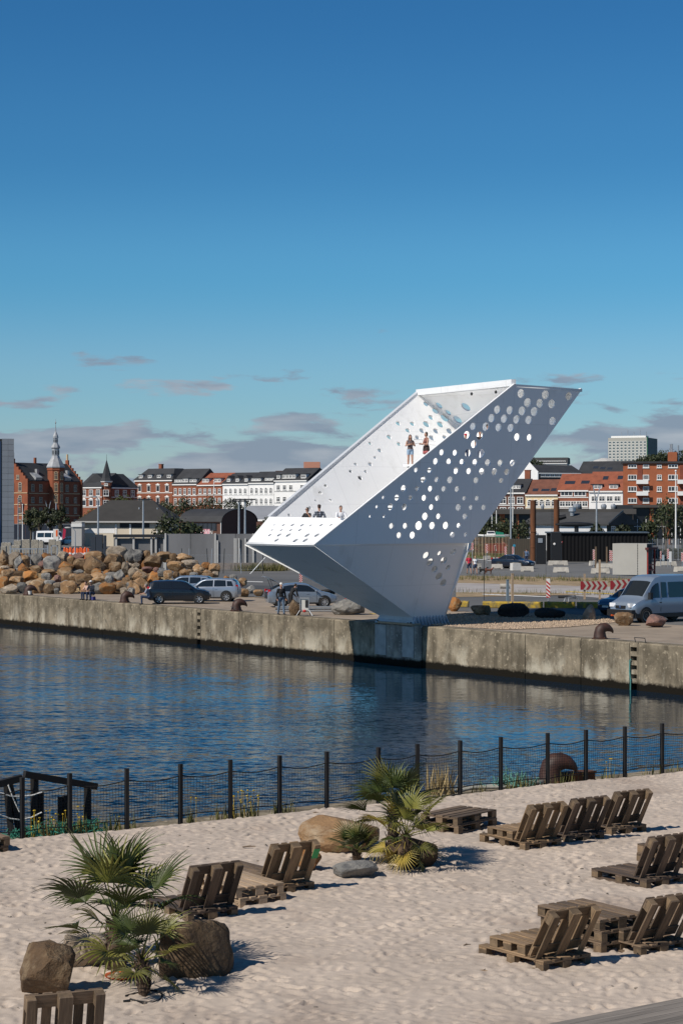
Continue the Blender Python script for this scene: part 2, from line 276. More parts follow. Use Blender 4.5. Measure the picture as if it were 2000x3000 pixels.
# near quay
nq = thing('quay_wall', W(UE, 0, 0), AV, 'concrete edge of the near quay just beyond the net fence', 'quay wall')
for i in range(16):
    a = -60+i*7.6
    MB().box((a+3.79, -.55, -1.85), (7.57, 1.1, 3.66)).build('wall_bay', QW, nq)
poly_obj('beach_ground', [W(UE+1.05, -120, -.06), W(UE+400, -120, -.06), W(UE+400, 60.9, -.06), W(UE+1.05, 60.9, -.06)], mat('sand_base', (.42,.34,.27), .95, var=.1))
def water_mat():
    m = bpy.data.materials.new('harbour_water'); m.use_nodes = True; t = m.node_tree; b = t.nodes['Principled BSDF']
    b.inputs['Base Color'].default_value = (.002, .017, .038, 1); b.inputs['Roughness'].default_value = .05; b.inputs['IOR'].default_value = 1.333; b.inputs['Specular IOR Level'].default_value = .5
    g = t.nodes.new('ShaderNodeNewGeometry')
    def nz(sc, st, de=3, off=0, rot=0):
        mp = t.nodes.new('ShaderNodeMapping'); mp.inputs['Scale'].default_value = st; mp.inputs['Location'].default_value = (off, off, 0); mp.inputs['Rotation'].default_value = (0,0,rot); t.links.new(g.outputs['Position'], mp.inputs[0])
        n = t.nodes.new('ShaderNodeTexNoise'); n.inputs['Scale'].default_value = sc; n.inputs['Detail'].default_value = de; n.inputs['Roughness'].default_value = .55; t.links.new(mp.outputs[0], n.inputs['Vector']); return n.outputs['Fac']
    s = t.nodes.new('ShaderNodeSeparateXYZ'); t.links.new(g.outputs['Position'], s.inputs[0])
    uc = mth(t, 'ADD', mth(t, 'MULTIPLY', s.outputs[0], VV.x), mth(t, 'MULTIPLY', s.outputs[1], VV.y))                  # distance towards the far wall
    calm = t.nodes.new('ShaderNodeMapRange'); calm.inputs['From Min'].default_value = 18; calm.inputs['From Max'].default_value = 61; calm.inputs['To Min'].default_value = 1.; calm.inputs['To Max'].default_value = .30
    t.links.new(mth(t, 'ADD', uc, mth(t, 'MULTIPLY', mth(t, 'SUBTRACT', nz(.05, (1,2.2,1), 3), .5), 30.)), calm.inputs['Value'])
    def slope(sc, st, k, off, rot=0.):                                  # wave slopes, taken straight from noise so that they survive distance
        mp = t.nodes.new('ShaderNodeMapping'); mp.inputs['Scale'].default_value = st; mp.inputs['Location'].default_value = (off, off*.7, 0); mp.inputs['Rotation'].default_value = (0,0,rot); t.links.new(g.outputs['Position'], mp.inputs[0])
        n = t.nodes.new('ShaderNodeTexNoise'); n.inputs['Scale'].default_value = sc; n.inputs['Detail'].default_value = 2; n.inputs['Roughness'].default_value = .5; t.links.new(mp.outputs[0], n.inputs['Vector'])
        v = t.nodes.new('ShaderNodeVectorMath'); v.operation = 'SUBTRACT'; t.links.new(n.outputs['Color'], v.inputs[0]); v.inputs[1].default_value = (.5,.5,.5)
        w_ = t.nodes.new('ShaderNodeVectorMath'); w_.operation = 'MULTIPLY'; t.links.new(v.outputs[0], w_.inputs[0]); w_.inputs[1].default_value = (k*.5, k, 0); return w_.outputs[0]
    def vadd(a, b_): n = t.nodes.new('ShaderNodeVectorMath'); n.operation = 'ADD'; t.links.new(a, n.inputs[0]); t.links.new(b_, n.inputs[1]); return n.outputs[0]
    sm = vadd(vadd(slope(.8, (.18,1.2,1), .42, 0), slope(2.8, (.22,1.2,1), 1.0, 7, .06)), slope(8., (.42,1.3,1), 2.0, 3, -.1))
    sc_ = t.nodes.new('ShaderNodeVectorMath'); sc_.operation = 'SCALE'; t.links.new(sm, sc_.inputs[0]); t.links.new(mth(t, 'POWER', calm.outputs[0], 3.0), sc_.inputs['Scale'])
    up_ = t.nodes.new('ShaderNodeVectorMath'); up_.operation = 'ADD'; t.links.new(sc_.outputs[0], up_.inputs[0]); up_.inputs[1].default_value = (0,0,1)
    nn = t.nodes.new('ShaderNodeVectorMath'); nn.operation = 'NORMALIZE'; t.links.new(up_.outputs[0], nn.inputs[0]); t.links.new(nn.outputs[0], b.inputs['Normal'])
    return m
poly_obj('water', [W(-1500, -400, WZ), W(UE-.02, -400, WZ), W(UE-.02, V0+.3, WZ), W(-1500, V0+.3, WZ)], water_mat())
# ---------------------------------------------------------------- sand
FU = -31.35                                                              # line of the net fence
def make_sand():
    rs = np.random.RandomState(3); g = .036; x0, x1, y0, y1 = -8.6, 9.2, 18.6, 44.6
    xs = np.arange(x0, x1, g); ys = np.arange(y0, y1, g); X, Y = np.meshgrid(xs, ys); ny, nx = X.shape
    Z = np.zeros_like(X)
    for k in range(26):
        a = rs.rand()*6.28; f = .5+2.4*rs.rand(); Z += .0045/f**.6*np.sin((X*np.cos(a)+Y*np.sin(a))*f+rs.rand()*6.28)
    for k in range(21000):
        cx = x0+rs.rand()*(x1-x0); cy = y0+rs.rand()*(y1-y0); a = rs.rand()*3.14; L1 = .05+.07*rs.rand(); L2 = .032+.028*rs.rand(); d = .006+.022*rs.rand()**1.5
        i = int((cx-x0)/g); j = int((cy-y0)/g); r = 9
        sl = (slice(max(0, j-r), j+r), slice(max(0, i-r), i+r)); dx = X[sl]-cx; dy = Y[sl]-cy
        p = (dx*np.cos(a)+dy*np.sin(a))/L1; q = (-dx*np.sin(a)+dy*np.cos(a))/L2; e = p*p+q*q
        Z[sl] += d*(-np.exp(-e*1.1)+.42*np.exp(-(np.sqrt(e)-1.5)**2*2.2))
    for k in range(34):                                                  # people's tracks across the beach
        cx = x0+rs.rand()*(x1-x0); cy = y0+rs.rand()*(y1-y0); a = rs.rand()*6.28; d0 = .02+.016*rs.rand()
        for st in range(26):
            a += rs.randn()*.08; cx += .62*np.cos(a); cy += .62*np.sin(a); sd_ = .09*(1 if st % 2 else -1); fx, fy = cx-sd_*np.sin(a), cy+sd_*np.cos(a); i = int((fx-x0)/g); j = int((fy-y0)/g)
            if not (10 < i < nx-10 and 10 < j < ny-10): break
            sl = (slice(j-9, j+9), slice(i-9, i+9)); dx = X[sl]-fx; dy = Y[sl]-fy; p = (dx*np.cos(a)+dy*np.sin(a))/.135; q = (-dx*np.sin(a)+dy*np.cos(a))/.062; e = p**4+q*q
            Z[sl] += d0*(-np.exp(-e**1.5)+.5*np.exp(-(np.sqrt(e)-1.45)**2*3))
    Z += (rs.rand(ny, nx)-.5)*.008
    u = X*U.x+Y*U.y; t = np.clip((u-(FU-.15))/.7, 0, 1); t = t*t*(3-2*t)
    Z = (.15+Z)*t-.03*(1-t)
    me = bpy.data.meshes.new('sand'); co = np.stack([X, Y, Z], -1).reshape(-1, 3).astype(np.float32)
    idx = np.arange(ny*nx).reshape(ny, nx); q = np.stack([idx[:-1,:-1], idx[:-1,1:], idx[1:,1:], idx[1:,:-1]], -1).reshape(-1, 4)
    q = q[(u[:-1,:-1].ravel() > FU-.2)]
    me.vertices.add(len(co)); me.vertices.foreach_set('co', co.ravel()); me.loops.add(q.size); me.loops.foreach_set('vertex_index', q.ravel().astype(np.int32))
    me.polygons.add(len(q)); me.polygons.foreach_set('loop_start', np.arange(0, q.size, 4, dtype=np.int32)); me.polygons.foreach_set('use_smooth', np.ones(len(q), bool)); me.update(calc_edges=True); me.validate()
    me.materials.append(mat('beach_sand', (.465,.388,.32), .95, var=.12, scale=1.2, patch=(.37,.30,.245), pscale=.45, pthr=.55, bump=.25, bscale=60, spec=.2))
    return tag(link('sand', me), kind='structure')
make_sand()
# wooden deck at the lower right corner of the beach
dk = thing('wooden_deck', gp(1600, 3000, .3), AV, 'weathered grey plank deck at the bottom right corner of the beach', 'deck')
DECKM = mat('deck_wood', (.19,.165,.14), .85, var=.3, scale=2, stretch=(.5,10,10), bump=.3, bscale=6, rand=.2)
for i in range(8): MB().box((3.2, -.072-.145*i, -.02), (8.6, .138, .04)).build('plank', DECKM, dk)
MB().box((3.2, .02, -.12), (8.6, .04, .17)).build('edge_board', DECKM, dk)
# ---------------------------------------------------------------- the folded white viewing tower
UN, UF = -78.9, -84.9
tw = thing('viewing_tower', W(-82, 62, 0), 0, 'white folded steel viewing tower with round holes leaning over the quay edge', 'viewing tower')
TL = tw.location.copy()
pA, pB = W(UF, 53.9, 4.15), W(UN, 53.9, 4.17)
pT1, pT2, pF = W(-78.1, 65.76, 12.29), W(-78.1, 70.4, 12.19), W(-90.8, 69.3, 12.54)
pR, pRf = W(UN, 63.6, 4.17), W(UF, 63.6, 4.15); pG = W(-89.46, 71.2, 10.66)
b0, b1, b2, b3 = W(-83.4, 61.25, .32), W(-80.55, 61.25, .32), W(-80.55, 63.25, .42), W(-83.4, 63.25, .42)
def plate(name, pts, holes, mt=WHITE, t=.10, inward=1, seg=28, parent=None):
    """flat steel plate through pts (first three set the plane), circular holes given as (point, radius); thickness t behind the face"""
    o = pts[0]; ex = (pts[1]-o).normalized(); n = ex.cross(pts[2]-o).normalized(); ey = n.cross(ex)
    cu = bpy.data.curves.new(name, 'CURVE'); cu.dimensions = '2D'; cu.fill_mode = 'BOTH'; cu.extrude = t/2
    def spl(ps):
        s = cu.splines.new('POLY'); s.points.add(len(ps)-1); s.use_cyclic_u = True
        for k, p in enumerate(ps): s.points[k].co = (p[0], p[1], 0, 1)
    poly = [((p-o).dot(ex), (p-o).dot(ey)) for p in pts]; spl(poly)
    def inside(x, y, r):
        s_ = 0
        for k in range(len(poly)):
            a, b = poly[k], poly[(k+1) % len(poly)]; l = math.hypot(b[0]-a[0], b[1]-a[1]); d = ((b[0]-a[0])*(y-a[1])-(b[1]-a[1])*(x-a[0]))/l
            if d < r+.03: return False
        return True
    for p, r in holes:
        x, y = (p-o).dot(ex), (p-o).dot(ey)
        if inside(x, y, r): spl([(x+r*math.cos(2*math.pi*k/seg), y+r*math.sin(2*math.pi*k/seg)) for k in range(seg)])
    ob = bpy.data.objects.new(name, cu); C.objects.link(ob); bpy.context.view_layer.update(); me = joined(ob); bpy.data.objects.remove(ob)
    me.transform(Matrix.Translation(o-TL-n*inward*t/2)@Matrix((ex, ey, n)).transposed().to_4x4())
    me.materials.clear(); me.materials.append(mt); me.name = name
    return link(name, me, tw)
def holes(data, ox, oy, sc, p, n, k):
    out = []
    for x, y, w_ in data:
        q = ray_plane(ox+x/sc, oy+y/sc, p, n); out.append((q, w_/sc/2/(F/q.y)*k))
    return out
h1 = [(981,160,64),(1195,171,64),(1401,185,60),(1038,240,64),(1145,246,62),(1250,252,62),(772,303,60),(881,308,60),(989,314,64),(1096,319,64),(721,378,60),(832,383,60),(940,389,60),(1047,393,60),(1258,403,60),(558,450,54),(671,454,62),(782,459,56),(889,464,58),(505,526,58),(619,532,62),(947,544,54),(1055,548,48),(566,608,56),(283,680,46),(400,683,44),(514,686,58),(627,689,62)]
h2 = [(651,35,48),(768,38,46),(883,41,44),(998,43,48),(1109,46,50),(1219,49,48),(1328,51,48),(478,112,36),(597,115,40),(830,119,48),(944,121,46),(1058,124,50),(1168,127,50),(1277,129,46),(542,195,48),(659,197,40),(776,199,50),(1005,203,46),(1227,206,38),(368,274,48),(487,276,36),(604,277,42),(721,279,40),(837,281,40),(189,355,26),(310,356,46),(431,357,38),(549,358,44),(666,360,40),(901,362,32),(1013,362,36),(132,438,26),(253,439,48),(375,439,48),(613,440,42),(849,442,48),(960,442,36),(1072,442,40),(73,522,22),(196,522,24),(558,521,54),(676,521,42),(907,522,42),(261,606,42),(382,605,44),(503,603,64),(621,603,54),(740,602,54),(854,602,38),(328,688,46),(447,687,52),(799,684,42),(914,682,30)]
s3 = 3.0154
nnear = (pR-pB).cross(pT2-pB).normalized()
HN = holes(h1, 1200, 1100, s3, pB, nnear, 1.24)+holes(h2, 1060, 1340, s3, pB, nnear, 1.24)
plate('side_wall', [pB, pR, pT2, pT1], HN)
hf = [(1046,132,46),(1129,193,56),(1089,251,46),(1211,254,70),(800,304,42),(925,307,42),(1049,310,58),(1172,313,58),(1294,316,64),(885,366,42),(1009,368,46),(1133,371,50),(1253,372,56),(720,424,42),(970,430,42),(1095,431,48),(1212,428,44),(806,486,38),(552,481,30),(637,543,38),(596,605,28),(553,665,38),(424,664,28),(380,727,28),(512,728,28),(465,785,40)]
hf2 = [(703,131,30),(657,195,32),(613,262,20),(746,261,30),(381,391,28),(565,327,30)]
UFi = pA+U*.1; nfar = (pA-pRf).cross(pF-pRf).normalized()
plate('side_wall', [pRf, pA, pF, pG], holes(hf, 900, 1140, s3, UFi, nfar, 1.18)+holes(hf2, 720, 1380, s3, UFi, nfar, 1.18))
nlow = (pR-pB).cross(b1-pB).normalized()
plate('lower_side_wall', [pB, b1, b2, pR], holes([(672,195,90),(829,174,62),(984,156,80),(718,274,96),(876,253,92),(924,333,66),(766,352,86),(815,434,96),(864,507,88)], 1080, 1580, 3.92, pB, nlow, 1.0))
plate('lower_side_wall', [pRf, b3, b0, pA], [(W(UF+.35*k, 62.7-.5*k, 3.4-.55*k), .2) for k in range(4)])
plate('underside', [pA, b0, b1, pB], [])
plate('lower_back_wall', [pR, b2, b3, pRf], [])
pn = [(257,484,22),(338,486,40),(418,485,48),(502,487,50),(577,489,34),(671,486,44),(757,485,36),(236,527,28),(318,528,36),(401,528,40),(482,527,44),(215,569,44),(297,569,56),(379,570,64),(545,571,64),(630,571,62),(274,612,56),(440,615,66),(527,613,66)]
pA2, pB2 = W(-85.8, 55.9, 5.42), W(UN, 55.62, 5.36)
npar = (pB-pA).cross(pA2-pA).normalized()
plate('parapet', [pA, pB, pB2, pA2], holes(pn, 720, 1380, s3, pA, npar, .82))
nb = (pT2-pF).cross(pG-pF).normalized()
plate('upper_back_wall', [pF, pG, pT2], holes([(1168,136,58),(1249,198,52),(1405,148,76),(1332,260,74)], 900, 1140, s3, pF, nb, 1.25)+[(W(-80.6,70.0,11.3),.24),(W(-81,69.3,11.75),.22),(W(-79.8,70.2,11.6),.25)], inward=-1)
sb = [(W(UN-du, 63.6+dv, 4.17+dv*1.0773), r) for du, dv, r in ((1.2,5.5,.24),(2.0,6.1,.25),(1.0,6.4,.22),(3.2,4.6,.24),(4.2,5.0,.2),(2.4,4.3,.24),(1.4,4.4,.25),(4.6,3.6,.2),(3.6,3.2,.2))]
plate('sloping_back_wall', [pR, pRf, pG], []); plate('sloping_back_wall', [pR, pG, pT2], sb[:0])
roofh = [(pT1.lerp(pF, .2+.15*k)+VV*(.5+.12*(k % 2)), .13) for k in range(4)]
plate('roof', [pF, pT2, pT1], [], t=.14, inward=-1)
def tb(name, m, mt=WHITE, **k): return MB_local(m).build(name, mt, tw, **k)
def MB_local(m): m.v = [tuple(Vector(p)-TL) for p in m.v]; return m
up = Vector((0,0,1))
tb('roof_fascia', MB().beam(pF-U*.02+up*.06, pT1+up*.07-U*.05, .26, .34))
tb('edge_rim', MB().beam(pA2+up*.02, pF+up*.02, .20, .26), GREYW)
tb('edge_rim', MB().beam(pB+U*.0+up*.012+VV*.02, pT1+up*.012, .13, .035))
tb('parapet_rim', MB().beam(pA2+VV*.1+up*.01, pB2+VV*.1+up*.01-U*.11, .30, .16))
fold = W(UN+.004, 53.95, 4.17)
# deck, stair and platform inside
tb('deck', MB().box(W(-81.9, 57.3, 4.24), (5.7, 3.2, .12), AU))
nst = 22; z0, z1, v0_, v1_ = 4.3, 8.2, 58.0, 62.0
for i in range(nst):
    v = v0_-1.2+(v1_-v0_+1.2)*i/nst; z = z0+(z1-z0)*(i+1)/nst
    tb('step', MB().box(W(UN-.98, v+.22, z-.05), (1.7, .40, .1), AU))
plate('stair_soffit', [W(UN-.14, 57, 4.1), W(UN-1.84, 57, 4.1), W(UN-1.84, 62.2, 8.0), W(UN-.14, 62.2, 8.0)], [], t=.06)
tb('platform', MB().prism([W(UN-.12, 61.75)[:2], W(UN-.12, 67.1)[:2], W(-86.9, 67.1)[:2], W(-86.8, 66.3)[:2], W(-82.0, 61.6)[:2]], 8.08, 8.2))
tb('lower_floor', MB().box(W(-81.9, 60.6, 4.22), (5.7, 3.4, .1), AU))
r_ = MB()
for hz in (1.42, 1.2): tb('handrail', MB().path([W(-84.3, 64.0, 8.2+hz), W(-86.2, 67.0, 8.2+hz)], .03, 6))
for du, dv in ((2.2, 1.9), (4.2, .9)): tb('ceiling_lamp', MB().ell(pT1-U*du+VV*(.6)-up*.28, (.07,.07,.09)), DKSTEEL)
# foot: skirt plate with bolts and a row of stiffener ribs
ft = MB(); a0, a1, c0, c1 = W(-83.65, 61.0, .02), W(-80.3, 61.0, .02), W(-83.38, 61.2, .46), W(-80.56, 61.2, .46)
tb('foot_plate', ft.slab([a0, a1, c1, c0], VV*.06), mat('foot_steel', (.5,.52,.55), .5, .2, var=.1, scale=2))
for p in (a0+U*.25+up*.1, a1-U*.25+up*.1, a1-U*.5+up*.08): tb('bolt', MB().tube(p-VV*.03, p+VV*.02, .045, n=6), DKSTEEL)
for i in range(11):
    v = 61.15+.205*i; tb('stiffener', MB().slab([W(-80.52, v, .5), W(-80.2, v, .02), W(-80.6, v, .02)], VV*.03), MT['foot_steel'])
tb('base_beam', MB().box(W(-81.95, 62.2, .2), (2.9, 2.2, .4), AU), MT['foot_steel'])
tb('step', MB().box(W(-80.2, 65.7, 8.35), (1.6, 1.6, .3), AU))
# ---------------------------------------------------------------- town behind the harbour
def zpx(y, Y): return H-(y-1500)/F*Y
def fac(x0, x1, Y0, ang):
    p = at(x0, 1500, Y0); p.z = 0; d = Vector((math.cos(rad(ang)), -math.sin(rad(ang)), 0)); k = (x1-1000)/F
    return p, d, (k*p.y-p.x)/(d.x-k*d.y)
WC = {}
def window(parent, x, z0, z1, w_, y=0., kind='cross', fm=WWHITE, pm=PANE, name='window', s=.12, yo=0.):
    """frame proud of the wall with its pane as sub-part; local wall face at y, looking towards -y"""
    h = z1-z0; key = (round(w_, 2), round(h, 2), kind, fm.name, pm.name, s)
    if key not in WC:
        m = MB(); f = s
        m.box((-w_/2+f/2, -.05, h/2), (f, .1, h)).box((w_/2-f/2, -.05, h/2), (f, .1, h)).box((0, -.05, f/2), (w_-2*f, .1, f)).box((0, -.05, h-f/2), (w_-2*f, .1, f))
        m.box((0, -.075, -.04), (w_+.16, .15, .1))
        if kind in ('cross', 'arch'): m.box((0, -.045, h/2), (.09, .07, h-2*f)).box((0, -.042, h*.62), (w_-2*f, .06, .08))
        if kind == 'tri':
            for q in (-1, 1): m.box((q*w_/6, -.045, h/2), (.09, .07, h-2*f))
        if kind == 'arch':
            n = 8; o = [(math.cos(math.pi*i/n), math.sin(math.pi*i/n)) for i in range(n+1)]; r0, r1 = w_/2-f, w_/2+.06
            for i in range(n): m.slab([(o[i][0]*r0, -.11, h+o[i][1]*r0*.8), (o[i][0]*r1, -.11, h+o[i][1]*r1*.8), (o[i+1][0]*r1, -.11, h+o[i+1][1]*r1*.8), (o[i+1][0]*r0, -.11, h+o[i+1][1]*r0*.8)], (0, .1, 0))
        if kind == 'hood': m.box((0, -.12, h+.18), (w_+.4, .24, .14)).slab([(-w_/2, -.2, h+.25), (w_/2, -.2, h+.25), (0, -.2, h+.6)], (0, .2, 0))
        p = MB().box((0, -.012, h/2), (w_-2*f, .02, h-2*f))
        if kind == 'arch': p.slab([(math.cos(math.pi*i/8)*(w_/2-f), -.02, h-f+math.sin(math.pi*i/8)*(w_/2-f)*.8) for i in range(9)], (0, .015, 0))
        WC[key] = (m.mesh(name, fm), p.mesh('pane', pm))
    a = link(name, WC[key][0], parent, (x, y-yo, z0)); link('pane', WC[key][1], a); return a
def roof_prism(parent, l, dep, ze, zr, mt, over=.3, hip=0., flat=0., ym=None, name='roof'):
    ym = dep/2 if ym is None else ym; a = -over; b = l+over; y0 = -over; y1 = dep+over; t = .18
    m = MB(); fl = flat*dep/2
    P = [(a,y0,ze),(b,y0,ze),(b,y1,ze),(a,y1,ze),(a+hip,ym-fl,zr),(b-hip,ym-fl,zr),(b-hip,ym+fl,zr),(a+hip,ym+fl,zr)]
    m.add(P+[(p[0],p[1],p[2]-t) for p in P[:4]], [(0,1,5,4),(4,5,6,7),(2,3,7,6),(1,2,6,5),(3,0,4,7),(8,9,1,0),(9,10,2,1),(10,11,3,2),(11,8,0,3),(11,10,9,8)])
    return m.build(name, mt, parent)
def house(x0, x1, Y0, ang, eave, ridge, wallm, roofm, rows, label, cat='house', dep=10, dormers=None, bands=True, bandm=WWHITE, hip=0., base=0., group='row houses behind the harbour', name='town_house', skylights=None, chim=None, flat=0.):
    p, d, l = fac(x0, x1, Y0, ang); t = thing(name, p, -rad(ang), label, cat, group); ze = zpx(eave, Y0); zr = zpx(ridge, Y0+dep/2)
    MB().box((l/2, dep/2, (ze+base)/2-.1), (l-.04, dep, ze-base-.2)).build('wall', wallm, t)
    rf = roof_prism(t, l, dep, ze, zr, roofm, hip=hip, flat=flat)
    MB().box((l/2, -.16, ze-.32), (l-.06, .3, .3)).build('cornice', bandm, t)
    for (ya, yb, n, w_, kind, fm, a0, a1) in rows:
        za, zb = zpx(yb, Y0), zpx(ya, Y0)
        for i in range(n): window(t, l*(a0+(a1-a0)*(i+.5)/n), za, zb, w_, kind=kind, fm=fm)
        if bands: MB().box((l/2, -.04, za-.32), (l-.1, .08, .18)).build('string_course', bandm, t)
    for (fx, ya, yb, w_, kind) in (dormers or []):
        za, zb = zpx(yb, Y0), zpx(ya, Y0); sl = (zr-ze)/(dep/2*(1-flat)); yy = max(.05, (za-ze)/sl+.1); dm = MB()
        x = l*fx; dd = (zb-za)/sl+.6
        dm.box((x, yy+dd/2, (za+zb)/2), (w_, dd, zb-za))
        o = dm.build('dormer', WWHITE if kind != 'dark' else ROOFD, t)
        if kind == 'gable': MB().add([(x-w_/2-.15, yy-.1, zb), (x+w_/2+.15, yy-.1, zb), (x, yy-.1, zb+w_*.7), (x-w_/2-.15, yy+dd, zb), (x+w_/2+.15, yy+dd, zb), (x, yy+dd, zb+w_*.7)], [(0,1,2),(0,2,5,3),(2,1,4,5)]).build('dormer_roof', roofm, o)
        else: MB().box((x, yy+dd/2-.1, zb+.08), (w_+.3, dd+.3, .15)).build('dormer_roof', ROOFD, o)
        k = max(1, int(w_/1.0))
        for i in range(k): window(o, x-w_/2+w_*(i+.5)/k, za+.25, zb-.1, w_/k*.86, y=yy, kind='cross', s=.1)
    for (fx, y_, w_) in (skylights or []):
        za = zpx(y_, Y0); f_ = (za-ze)/(zr-ze); yy = dep/2*f_; sl = math.atan2(zr-ze, dep/2)
        MB().box((l*fx, yy, za+.06), (w_, 1.2, .16), M=Matrix.Rotation(sl, 3, 'X')).build('skylight', PANE, t)
    for (fx, h_, w_) in (chim or []): MB().box((l*fx, dep/2+.4, zr+h_/2-.4), (w_, .8, h_+.4)).box((l*fx, dep/2+.4, zr+h_-.15), (w_+.2, 1, .15)).build('chimney', BRICK, rf)
    return t
def line_pt(x, xs, Ys, ang):
    p, d, l = fac(xs, x, Ys, ang); return (p+d*l).y
LW = WWHITE
def RL(x): return line_pt(x, 395, 560, 38)
A = 38
house(395, 506, RL(395), A, 1406, 1374, BRICK, ROOFD, [(1423,1441,4,1.25,'hood',LW,.02,.98),(1458,1477,4,1.25,'hood',LW,.02,.98),(1492,1510,4,1.25,'cross',LW,.02,.98)], 'red brick corner house with white hooded windows and slate mansard', dormers=[(.14,1391,1403,1.5,'box'),(.38,1391,1403,1.5,'box'),(.62,1391,1403,1.5,'box'),(.88,1391,1403,1.5,'box')], chim=[(.35,1.4,1.1)], hip=2.5, flat=.35)
house(506.5, 578, RL(506.5), A, 1417, 1374, BRICK, ROOFD, [(1431,1449,5,1.0,'cross',LW,.02,.98),(1460,1478,5,1.0,'cross',LW,.02,.98)], 'red brick house with a slate roof and a row of white attic windows', dormers=[(.2,1404,1415,3.,'box'),(.48,1402,1415,2.2,'box'),(.8,1404,1415,2.6,'box')])
house(578.5, 652, RL(578.5), A, 1419, 1386, BRICK, ROOFR, [(1432,1447,5,1.05,'cross',LW,.02,.98),(1459,1474,5,1.05,'cross',LW,.02,.98)], 'red brick house with a red tile roof and two grey box dormers', dormers=[(.26,1402,1415,2.4,'box'),(.74,1402,1415,2.4,'box')])
house(652.5, 728, RL(652.5), A, 1416, 1385, PLAST, ROOFD, [(1435,1447,5,1.0,'arch',LW,.03,.97),(1464,1477,5,1.0,'arch',LW,.03,.97)], 'white house with arched windows and three pointed dormers', dormers=[(.18,1402,1413,1.2,'gable'),(.52,1402,1413,1.2,'gable'),(.86,1402,1413,1.2,'gable')])
house(728.5, 803, RL(728.5), A, 1413, 1382, PLAST, ROOFD, [(1433,1446,5,1.0,'arch',LW,.03,.97),(1464,1477,5,1.0,'arch',LW,.03,.97)], 'white house with arched windows and two wide attic dormers', dormers=[(.26,1401,1411,3.4,'box'),(.78,1400,1410,3.4,'box')])
house(803.5, 900, RL(803.5), A, 1406, 1372, PLAST, ROOFD, [(1421,1436,3,1.2,'cross',LW,.03,.6),(1421,1436,1,1.7,'cross',LW,.75,.98),(1455,1470,3,1.2,'cross',LW,.03,.6),(1455,1470,1,1.7,'cross',LW,.75,.98)], 'tall white house with square windows beside the tower edge', dormers=[(.1,1391,1404,1.2,'box'),(.42,1390,1404,4.6,'box'),(.86,1390,1404,1.7,'box')])
house(900.5, 985, RL(900.5), A, 1424, 1378, PLAST, ROOFD, [(1440,1456,4,1.1,'cross',LW,.03,.97)], 'white house with a tall black roof partly hidden by the tower', dormers=[(.2,1400,1412,2.,'box')])
house(1000, 1180, RL(1000), A, 1420, 1384, PLAST, ROOFD, [(1435,1450,8,1.1,'cross',LW,.03,.97)], 'long white house seen only through the tower holes')
bt = thing('roof_block', at(890, 1500, 640), 0, 'pink rendered block rising behind the white houses', 'building'); bt.location.z = 0
MB().box((2.6, 0, 11), (5.2, 6, 21.6)).build('wall', mat('pink_render', (.52,.24,.16), .85), bt); MB().box((-4.5, 0, 10), (9, 6, 17.9)).build('annex', BROWNB, bt)
# house with corner turret and needle spire
t = house(236, 300, 545, 38, 1426, 1387, BRICK, ROOFD, [(1435,1453,3,1.5,'cross',LW,.02,.98),(1465,1482,3,1.5,'hood',LW,.02,.98)], 'red brick house with white cornice left of the slate needle spire', skylights=[(.2,1413,1.4),(.5,1412,1.4),(.8,1411,1.4)])
yT = line_pt(300, 236, 545, 38)
house(327, 402, yT+1, -58, 1426, 1387, BRICK_SHADE, ROOFD, [(1435,1453,3,1.6,'cross',LW,.05,.98),(1465,1482,3,1.6,'cross',LW,.05,.98)], 'shaded brick wing right of the slate needle spire')  # unlit wing gets the shaded copy of the brick
q = at(313, 1500, yT+1.2); q.z = 0; t = thing('turret', q, 0, 'brick corner turret with a tall slate needle spire', 'turret'); zz = lambda y: zpx(y, yT)
MB().lathe([(1.45,0),(1.45,zz(1411))], 6, a0=.3).build('wall', BRICK, t); MB().lathe([(1.5,zz(1413)),(1.65,zz(1411)),(1.65,zz(1409))], 6, a0=.3).build('cornice', WWHITE, t)
MB().lathe([(1.75,zz(1409)),(1.3,zz(1400)),(.9,zz(1380)),(.05,zz(1347)),(.03,zz(1331))], 6, a0=.3).build('spire', ROOFD, t)
for a in (1435, 1465): window(t, 0, zz(a+18), zz(a), 1.5, y=-1.45)
window(t, 0, zz(1423), zz(1416), 1.0, y=-1.45)
# customs house with stepped gables and lead-capped tower
def steps(l, ze, zr, n=6):
    pts = [(0, 0), (l, 0), (l, ze)]; h = (zr-ze)/n; w_ = l/2/(n+.6)
    for i in range(n): pts += [(l-w_*i, ze+h*(i+.55)), (l-w_*(i+1), ze+h*(i+.55))]
    pts += [(l-w_*n, zr+.9), (w_*n, zr+.9)]
    for i in range(n-1, -1, -1): pts += [(w_*(i+1), ze+h*(i+.55)), (w_*i, ze+h*(i+.55))]
    return pts
Yc = 470.; zc = lambda y: zpx(y, Yc); CB = mat('customs_brick', (.25,.075,.035), .9, var=.15, scale=.7)
p, d, l = fac(82, 236, Yc, -55); t = thing('customs_house', p, rad(55), 'dark red brick customs house with stepped gables and lead-capped tower', 'building')
ze, zr = zc(1407), zc(1354); dep = 9.0
MB().box((l/2, dep/2, ze/2), (l, dep, ze)).build('wall', CB, t); rf = roof_prism(t, l, dep, ze, zr, ROOFD, over=.1)
for xx in (.0, l-.0):
    g = MB(); s_ = steps(dep+.8, ze, zr); o = -.45 if xx == 0 else 0
    g.slab([(xx+o, a-.4, b) for a, b in s_], (.45, 0, 0)); gb = g.build('stepped_gable', CB, t)
    MB().box((xx+o+.22, dep/2, zr+1.6), (.3, .4, 1.5)).build('finial', STONE, gb)
for xx, y_ in ((.28,1380),(.62,1380),(.86,1382)): MB().box((l*xx, 1.9, zpx(y_, Yc)), (.7,.7,1.2)).build('roof_vent', LEAD, rf)
